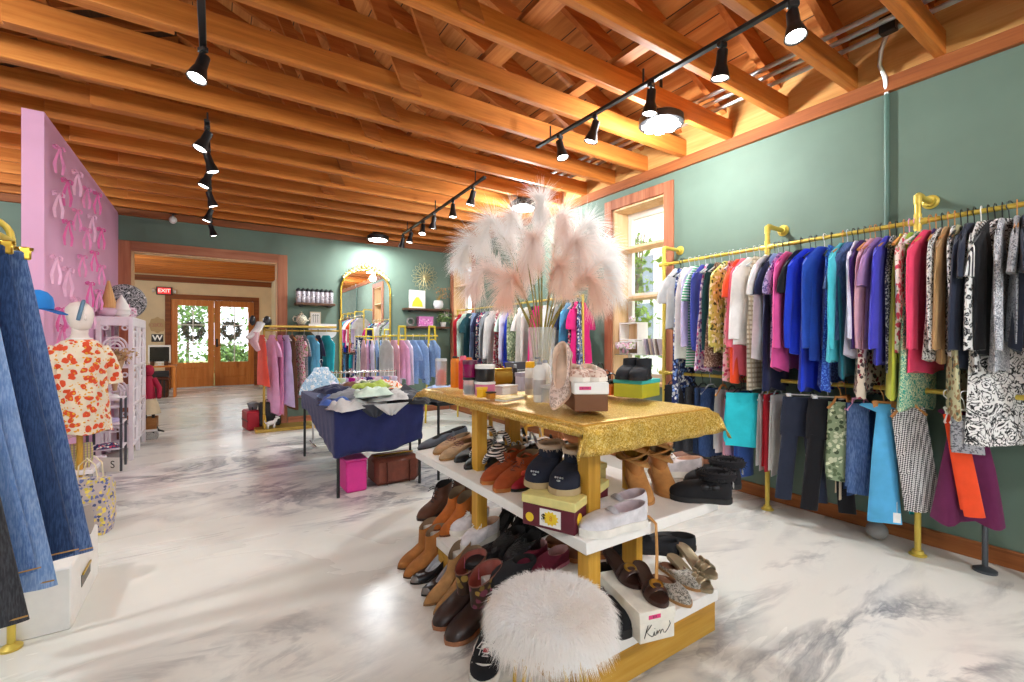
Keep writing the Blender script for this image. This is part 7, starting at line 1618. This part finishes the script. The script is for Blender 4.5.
for i, (f, y, xr, zb, L, lab) in enumerate(JN):
    t = thing('hanging_jeans', lab, 'jeans', (-.68 + (xr + .375) * .9, y, 1.665), .12 * math.sin(i * 2.1), 'jeans on the gold rack')
    jeans_mb(L - .0, 40 + i, (1.0, .95, 1.02, .92, 1.0, 1, 1)[i]).build('denim', fab(f), t, smooth=70)
    m = MB()
    for (x, z0, z1) in ((-.05, -.12, -L * .55), (.06, -.12, -L * .6)): pass
    MB().tube([(.10 + .165, -.02, -.10 - L + .018), (.10, -.045, -.10 - L + .018), (.10 - .165, -.02, -.10 - L + .018)], .0025, 4).build('hem_stitching', C('gold_thread', '#b58a4a'), t)
    h = hanger_mb('o', .14, True).build('hanger', M_BRASS if i > 2 else M_HWOOD, t)
    MB().box(0, 0, -.112, .165, .032, .035, .006).build('waistband', fab(f), t)
# white bin under the jeans
t = thing('white_bin', 'white wooden bin with slotted handle on the floor under the jeans', 'bin', (-.80, 2.98, 0), 0)
MB().bx(-.29, .29, -.28, .28, 0, .27, .006).build('body', M_WHITE, t)
MB().bx(.29, .293, -.1, .08, .10, .155, .0).build('handle_slot', C('slot_grey', '#5b5750'), t); MB().bx(.293, .299, -.09, .07, .15, .162, .002).build('handle', M_BRASS, t)
# blue cap
p = P(38, 304, x=-.90)
t = thing('hanging_baseball_hat', 'bright blue baseball cap hanging by the pink partition', 'cap', (-.90, p.y, p.z), 1.25)
m = MB(); m.lathe([(.072, -.03), (.074, 0), (.066, .045), (.042, .075), (.012, .088)], 22); m.build('crown', C('cap_blue', '#1f7fd0', .8), t)
MB().loft([[(.085 * math.cos(a) + (.0), -.085 * math.sin(a), -.03), ] for a in []] or [[(-.06, -.04, -.028), (.06, -.04, -.028), (.06, -.04, -.034), (-.06, -.04, -.034)], [(-.062, -.09, -.042), (.062, -.09, -.042), (.062, -.09, -.048), (-.062, -.09, -.048)], [(-.042, -.13, -.06), (.042, -.13, -.06), (.042, -.13, -.066), (-.042, -.13, -.066)]]).build('brim', C('cap_navy', '#1a5fa8', .8), t)
# ------------------------------------------------------------------ mannequin with flowered blouse
mx, my = -.79, 4.42
t = thing('mannequin', 'white half mannequin with grey headband wearing an orange flowered blouse', 'mannequin', (mx, my, 0), .5)
SK = C('mannequin_white', '#ecdcd2', .5)
m = MB()
m.loft([[(a * math.cos(p), b * math.sin(p) + yo, z) for p in [2 * PI * i / 20 for i in range(20)]] for a, b, z, yo in ((.12, .09, .62, 0), (.15, .10, .72, 0), (.115, .085, .90, 0), (.14, .10, 1.06, -.01), (.15, .085, 1.17, 0), (.13, .07, 1.225, .005), (.06, .05, 1.265, .01), (.045, .045, 1.30, .0), (.046, .046, 1.34, -.01))])
for g in (-1, 1): m.tube([(g * .12, 0, 1.18), (g * .17, .0, 1.1), (g * .20, -.01, 1.0)], [.045, .042, .036], 12)
m.build('body', SK, t, smooth=180)
m = MB()
m.loft([[(a * math.cos(p), b * math.sin(p) + yo, z) for p in [2 * PI * i / 20 for i in range(20)]] for a, b, z, yo in ((.03, .035, 1.325, -.02), (.052, .065, 1.345, -.02), (.066, .085, 1.39, -.01), (.074, .096, 1.44, .0), (.07, .092, 1.485, .01), (.045, .06, 1.52, .015), (.012, .016, 1.532, .015))])
m.ell((0, -.095, 1.415), .012, .016, .022, 8, 6); m.build('head', SK, t, smooth=180)
MB().tube([(-.03 * math.cos(a) + .02 * math.sin(a), -.095 * math.cos(a) * .94, 1.44 + .094 * math.sin(a)) for a in [PI * (-.15 + 1.3 * i / 16) for i in range(17)]], .015, 8, flat=.8).build('headband', C('band_grey', '#64829a', .8), t)
OF = fabric('orange_floral', 'floral', '#ead9c0', '#dc4f2a', '#e5a02e', .8)
bl_ = MB(); bl_.loft([[(a * math.cos(q), b * math.sin(q) * 1.0 - .004 + .012 * math.sin(7 * q + z * 9) * wv, z + .012 * math.sin(5 * q) * (wv > .9)) for q in [2 * PI * i / 36 for i in range(36)]] for a, b, z, wv in ((.066, .058, 1.262, 0), (.10, .075, 1.25, 0), (.14, .09, 1.205, .1), (.155, .105, 1.12, .2), (.152, .11, 1.0, .4), (.155, .12, .88, .6), (.165, .13, .75, .8), (.18, .14, .60, 1))])
for g in (-1, 1): bl_.tube([(g * .115, 0, 1.2), (g * .155, .0, 1.12), (g * .18, -.01, 1.02), (g * .185, -.02, .93)], [.05, .055, .058, .06], 14)
bl_.build('blouse', OF, t, smooth=70)
MB().lathe([(.068, 1.256), (.074, 1.262), (.068, 1.272), (.06, 1.268)], 24, sy=.9).build('collar', M_WHITE, t)
MB().tube([(0, 0, .02), (0, 0, .64)], .018, 10).build('pole', M_GOLDW, t)
MB().lathe([(.14, 0), (.14, .012), (.05, .02), (.02, .035)], 20).build('stand_foot', M_GOLDW, t)
# ------------------------------------------------------------------ white fretwork shelf unit
SX0, SX1, SY0, SY1 = -.985, -.69, 6.17, 7.26
t = thing('fretwork_shelf', 'white fretwork shelf unit with arches against the pink partition', 'shelf', ((SX0 + SX1) / 2, (SY0 + SY1) / 2, 0)); a, b = (SX1 - SX0) / 2, (SY1 - SY0) / 2
LV = (.15, .57, .98, 1.49)
PW = solid('white_lacquer', '#efe6ea', .35, var=.02)
for z in LV: MB().box(0, 0, z, 2 * a, 2 * b, .028, .004).build('shelf_board', PW, t)
for sx in (-1, 1):
    for y in (-b + .02, 0, b - .02): MB().box(sx * (a - .02), y, .745, .04, .045, 1.488, .003).build('post', PW, t)
MB().box(0, -b + .012, 1.445, 2 * a - .082, .02, .07).build('apron', PW, t); MB().box(a - .012, 0, 1.445, .02, 2 * b - .1, .07).build('apron', PW, t)
def fret(m, w, h, put):
    """arched lattice: three nested arches and a ring row in a w x h bay"""
    for k, r in enumerate((.46, .33, .2)):
        z0 = h * .38; m.tube([put(-w * r, 0)] + [put(w * r * math.cos(q), z0 + w * r * math.sin(q) * 1.15) for q in [PI - PI * i / 12 for i in range(13)]] + [put(w * r, 0)], .011, 6)
    m.tube([put(-w / 2, h * .38), put(w / 2, h * .38)], .009, 6)
    for k in (-1, 1): m.tube([put(k * w * .36 + w * .1 * math.cos(q), h * .82 + w * .1 * math.sin(q)) for q in [2 * PI * i / 12 for i in range(12)]], 0.009, 6, loop=True)
for z0, z1 in zip(LV, LV[1:]):
    h = z1 - z0 - .03; zb_ = z0 + .014
    m = MB(); fret(m, 2 * a - .08, h, lambda x, z: (x, -b + .02, zb_ + z)); m.build('fretwork_panel', PW, t)
    for y0 in (-b / 2, b / 2):
        m = MB(); fret(m, b - .07, h, lambda x, z: (a - .018, y0 + x, zb_ + z)); m.build('fretwork_panel', PW, t)
zt = LV[-1] + .0145
p = (-.90, 6.28)
t = thing('ice_cream_cone', 'big tan upturned waffle cone decoration on top of the white shelf', 'decoration', (p[0], p[1], zt)); MB().ell((0, 0, .055), .085, .085, .055, 16, 10).build('scoop', C('scoop_pink', '#e5c4d2', .6), t); MB().lathe([(.07, .09), (.066, .12), (.012, .37), (.004, .375)], 20).build('cone', fabric('waffle', 'plaid', '#e0b07a', '#c48f56', '#c48f56', 3.0), t)
t = thing('swirl_decoration', 'white soft swirl decoration between cone and pink box on the shelf top', 'decoration', (-.80, 6.30, zt)); MB().lathe([(.05, 0), (.075, .03), (.07, .06), (.078, .075), (.06, .11), (.062, .125), (.04, .16), (.04, .17), (.015, .21), (.004, .235)], 18).build('swirl', M_WHITE, t); MB().lathe([(.05, 0), (.055, .0), (.056, .01), (.05, .012)], 16).build('cup', C('cup_grey', '#d8d2d4'), t)
t = thing('trinket_case', 'pink floral vanity box on the front corner of the shelf top', 'box', (-.765, 6.52, zt), .15); MB().box(0, 0, .055, .13, .24, .11, .02).build('case', fabric('case_floral', 'multi', '#ecd0dc', '#d88aa6', '#b0a0a8', 1.3), t); MB().tube([(0, -.05, .11), (0, -.04, .145), (0, .04, .145), (0, .05, .11)], .007, 8).build('handle', C('handle_pink', '#d89ab4'), t)
t = thing('patterned_pillow', 'grey cushion with black zebra swirls standing on the shelf top', 'cushion', (-.83, 6.82, zt), .35); MB().ell((0, 0, .2), .2, .07, .2, 20, 12).build('cushion', fabric('cushion_print', 'swirl', '#a6a2a4', '#1f1f22', '#d8d4d2', .5), t); MB().tube([(.19 * math.cos(q), 0, .2 + .19 * math.sin(q)) for q in [2 * PI * i / 20 for i in range(20)]], .008, 6, loop=True).build('piping', C('piping_grey', '#77727a'), t)
pbox('brown_basket', 'brown woven box behind the zebra cushion on the shelf top', (-.88, 7.14, zt), .18, .16, .3, wood('basket_brown', '#8f6a4a', '#6f4c30', '#a8825e', 'z'), .0, wood('basket_brown', '#8f6a4a', '#6f4c30'))
it = [(.98, 6.4, 'magenta', '#b02a78', 'magenta cone shaped bottle inside the white shelf', 'cone'), (.98, 6.65, 'black', '#26242a', 'black rounded bottle inside the upper bay of the white shelf', 'jar'), (.57, 6.42, 'ivory', '#e6dccb', 'ivory jar in the middle bay of the white shelf', 'jar'), (.57, 6.75, 'teal', '#4a9a94', 'teal jar in the middle bay of the white shelf', 'jar'), (.57, 7.02, 'amber', '#c08a3a', 'amber jar in the middle bay, toward the doorway', 'jar'), (.15, 6.6, 'brown', '#6d4426', 'brown jar in the bottom bay of the white shelf', 'jar'), (.98, 6.98, 'pinkjar', '#d88aa6', 'pink jar in the upper bay, toward the doorway', 'jar'), (.15, 6.98, 'plum', '#7a2a5a', 'plum jar in the bottom bay of the white shelf', 'jar')]
for (z, y, n_, c_, lab, kd) in it:
    if kd == 'cone':
        t = thing('cone_bottle', lab, 'bottle', (-.84, y, z + .0145)); MB().lathe([(.06, 0), (.06, .02), (.015, .24), (.012, .26)], 18).build('body', C(n_, c_), t); MB().ell((0, 0, .265), .016, .016, .018).build('stopper', M_WHITE, t)
    else: jar(lab, (-.83, y, z + .0145), .05, .15, C(n_, c_), M_WHITE, .03, group=None)
# ------------------------------------------------------------------ grey metal stand in front of the white shelf
t = thing('metal_stand', 'grey metal stand with three white trays in front of the fretwork shelf', 'stand', (-.85, 5.86, 0)); GM = solid('grey_metal', '#55565a', .4, .6)
for sx in (-.12, .12):
    for sy in (-.14, .14): MB().box(sx, sy, .35, .02, .02, .70, .002).build('leg', GM, t)
for z in (.69, .46, .22): MB().box(0, 0, z, .26, .30, .018, .003).build('tray', PW, t)
for k, (z, y, f, lab) in enumerate(((.699, 5.82, 'white', 'white folded cloth on the top tray of the grey stand'), (.469, 5.82, 'lav', 'purple folded cloth on the middle tray of the grey stand'), (.229, 5.8, 'multifl', 'patterned folded cloth on the lowest tray of the grey stand'))):
    one('folded_cloth', crumple(.2, .22, .06, 70 + k, 14), fab(f), lab, 'cloth', (-.85, y, z + .0005), .1 * k, smooth=180)
t = thing('dried_bouquet', 'dried flowers wrapped in brown paper beside the mannequin', 'bouquet', (-.80, 5.9, .762), 0)
MB().tube([(0, 0, .0), (.0, -.01, .14), (.01, -.02, .30)], [.022, .05, .10], 14, flat=.7).build('paper_wrap', C('kraft_paper', '#b5906a', .9), t)
leaves(260, lambda r: Vector((.01 + r.gauss(0, .06), -.02 + r.gauss(0, .04), .31 + r.gauss(.03, .035))), .04, random.Random(3)).build('blossoms', C('dried_bloom', '#c9a878', .9), t, smooth=0)
# ------------------------------------------------------------------ low white cart, signs and tote bags
t = thing('white_cart', 'low white tray table with silver legs beside the white bin', 'table', (-.86, 4.62, 0))
MB().box(0, 0, .315, .30, .5, .03, .004).box(0, 0, .12, .28, .48, .02, .004).build('tray', PW, t)
for sx in (-.135, .135):
    for sy in (-.23, .23): MB().box(sx, sy, .165, .024, .024, .33, .002).build('leg', M_CHROME, t)
for k, (x, y, z, lab, nm_) in enumerate(((-.66, 4.62, .30, 'white price card leaning on the low white table, upper one', 'S'), (-.665, 4.5, .15, 'tan price card leaning under the white one', '5'))):
    t = thing('price_card', lab, 'sign', (x, y, z), -.6); MB().box(0, 0, 0, .16, .004, .11).build('card', M_WHITE if k == 0 else C('tan_card', '#cbbd8c', .7), t); text(nm_, .08, bl, t, Matrix.Translation((.03, -.0032, 0)) @ MX, 'lettering', ex=.0004)
def tote(label, loc, rz, w, h, d, mat, hm):
    t = thing('tote_bag', label, 'bag', loc, rz); m = MB()
    m.loft([[(x * w * k, y * d * q, z) for x, y in ((-.5, -.5), (0, -.56), (.5, -.5), (.54, 0), (.5, .5), (0, .56), (-.5, .5), (-.54, 0))] for k, q, z in ((.86, 1, 0), (1, 1.1, h * .25), (1.02, .9, h * .7), (.96, .5, h))]); m.build('body', mat, t, smooth=60)
    for s_ in (-1, 1): MB().tube([(-w * .25, s_ * d * .25, h * .97), (-w * .2, s_ * d * .3, h * 1.25), (0, s_ * d * .3, h * 1.38), (w * .2, s_ * d * .3, h * 1.25), (w * .25, s_ * d * .25, h * .97)], .008, 6, flat=.4).build('handle', hm, t)
tote('tote bag printed with bright flowers standing in front of the low white table', (-.66, 3.98, .0), -.3, .22, .36, .12, fabric('tote_flowers', 'multi', '#c4b3b0', '#6a72a8', '#d9c25a', 1.2), C('cream_handle', '#e2d4b0', .8))
tote('pale straw tote bag on the low white table', (-.84, 4.5, .331), .2, .20, .17, .12, fabric('straw_bag', 'plaid', '#d8c48a', '#a8b06a', '#8a6a9a', 2), C('cream_handle', '#e2d4b0', .8))
tote('grey pouch with dark label standing on the white bin', (-.60, 3.1, .271), -.4, .18, .16, .08, C('pouch_grey', '#a59a92', .8), C('cream_handle', '#e2d4b0', .8))
# ------------------------------------------------------------------ doll and boxes by the end of the shelf
t = thing('rag_doll', 'seated rag doll with red sleeve, cream skirt and thin black legs by the shelf end', 'doll', (-.68, 7.46, .40), .3)
MB().tube([(0, 0, .0), (0, 0, .12), (0, .01, .30), (.0, .01, .40)], [.07, .075, .06, .04], 12).ell((0, 0, .47), .06, .06, .075, 14, 10).build('body', C('doll_red', '#a81c3c', .85), t, smooth=180)
MB().tube([(-.05, 0, .36), (-.09, -.06, .24), (-.06, -.12, .12)], [.035, .03, .025], 10).tube([(.05, 0, .36), (.10, -.05, .24), (.08, -.12, .12)], [.035, .03, .025], 10).build('sleeve', C('doll_red', '#a81c3c', .85), t)
MB().lathe([(.06, .14), (.10, .05), (.13, -.08), (.125, -.085)], 16).build('skirt', C('doll_cream', '#ddcba8', .9), t)
for s_ in (-1, 1): MB().tube([(s_ * .04, -.02, -.07), (s_ * .045, -.06, -.2), (s_ * .05 + .02, -.1, -.29), (s_ * .05 + .08, -.14, -.315)], [.018, .015, .016, .010], 8).build('leg', M_BLACK, t)
crate('wooden_crate', 'small brown wooden crate under the rag doll', (-.68, 7.46, .13), .18, .24, .14, wood('crate_wood', '#a06a34', '#7c4c20', '#b98048', 'y'))
pbox('striped_box', 'white box with black stripes on the floor beneath the brown crate', (-.68, 7.46, 0), .19, .26, .1285, fabric('stripe_card', 'hstripe', '#e8e4de', '#1e1c1e', scale=2.2), 0, M_WHITE)
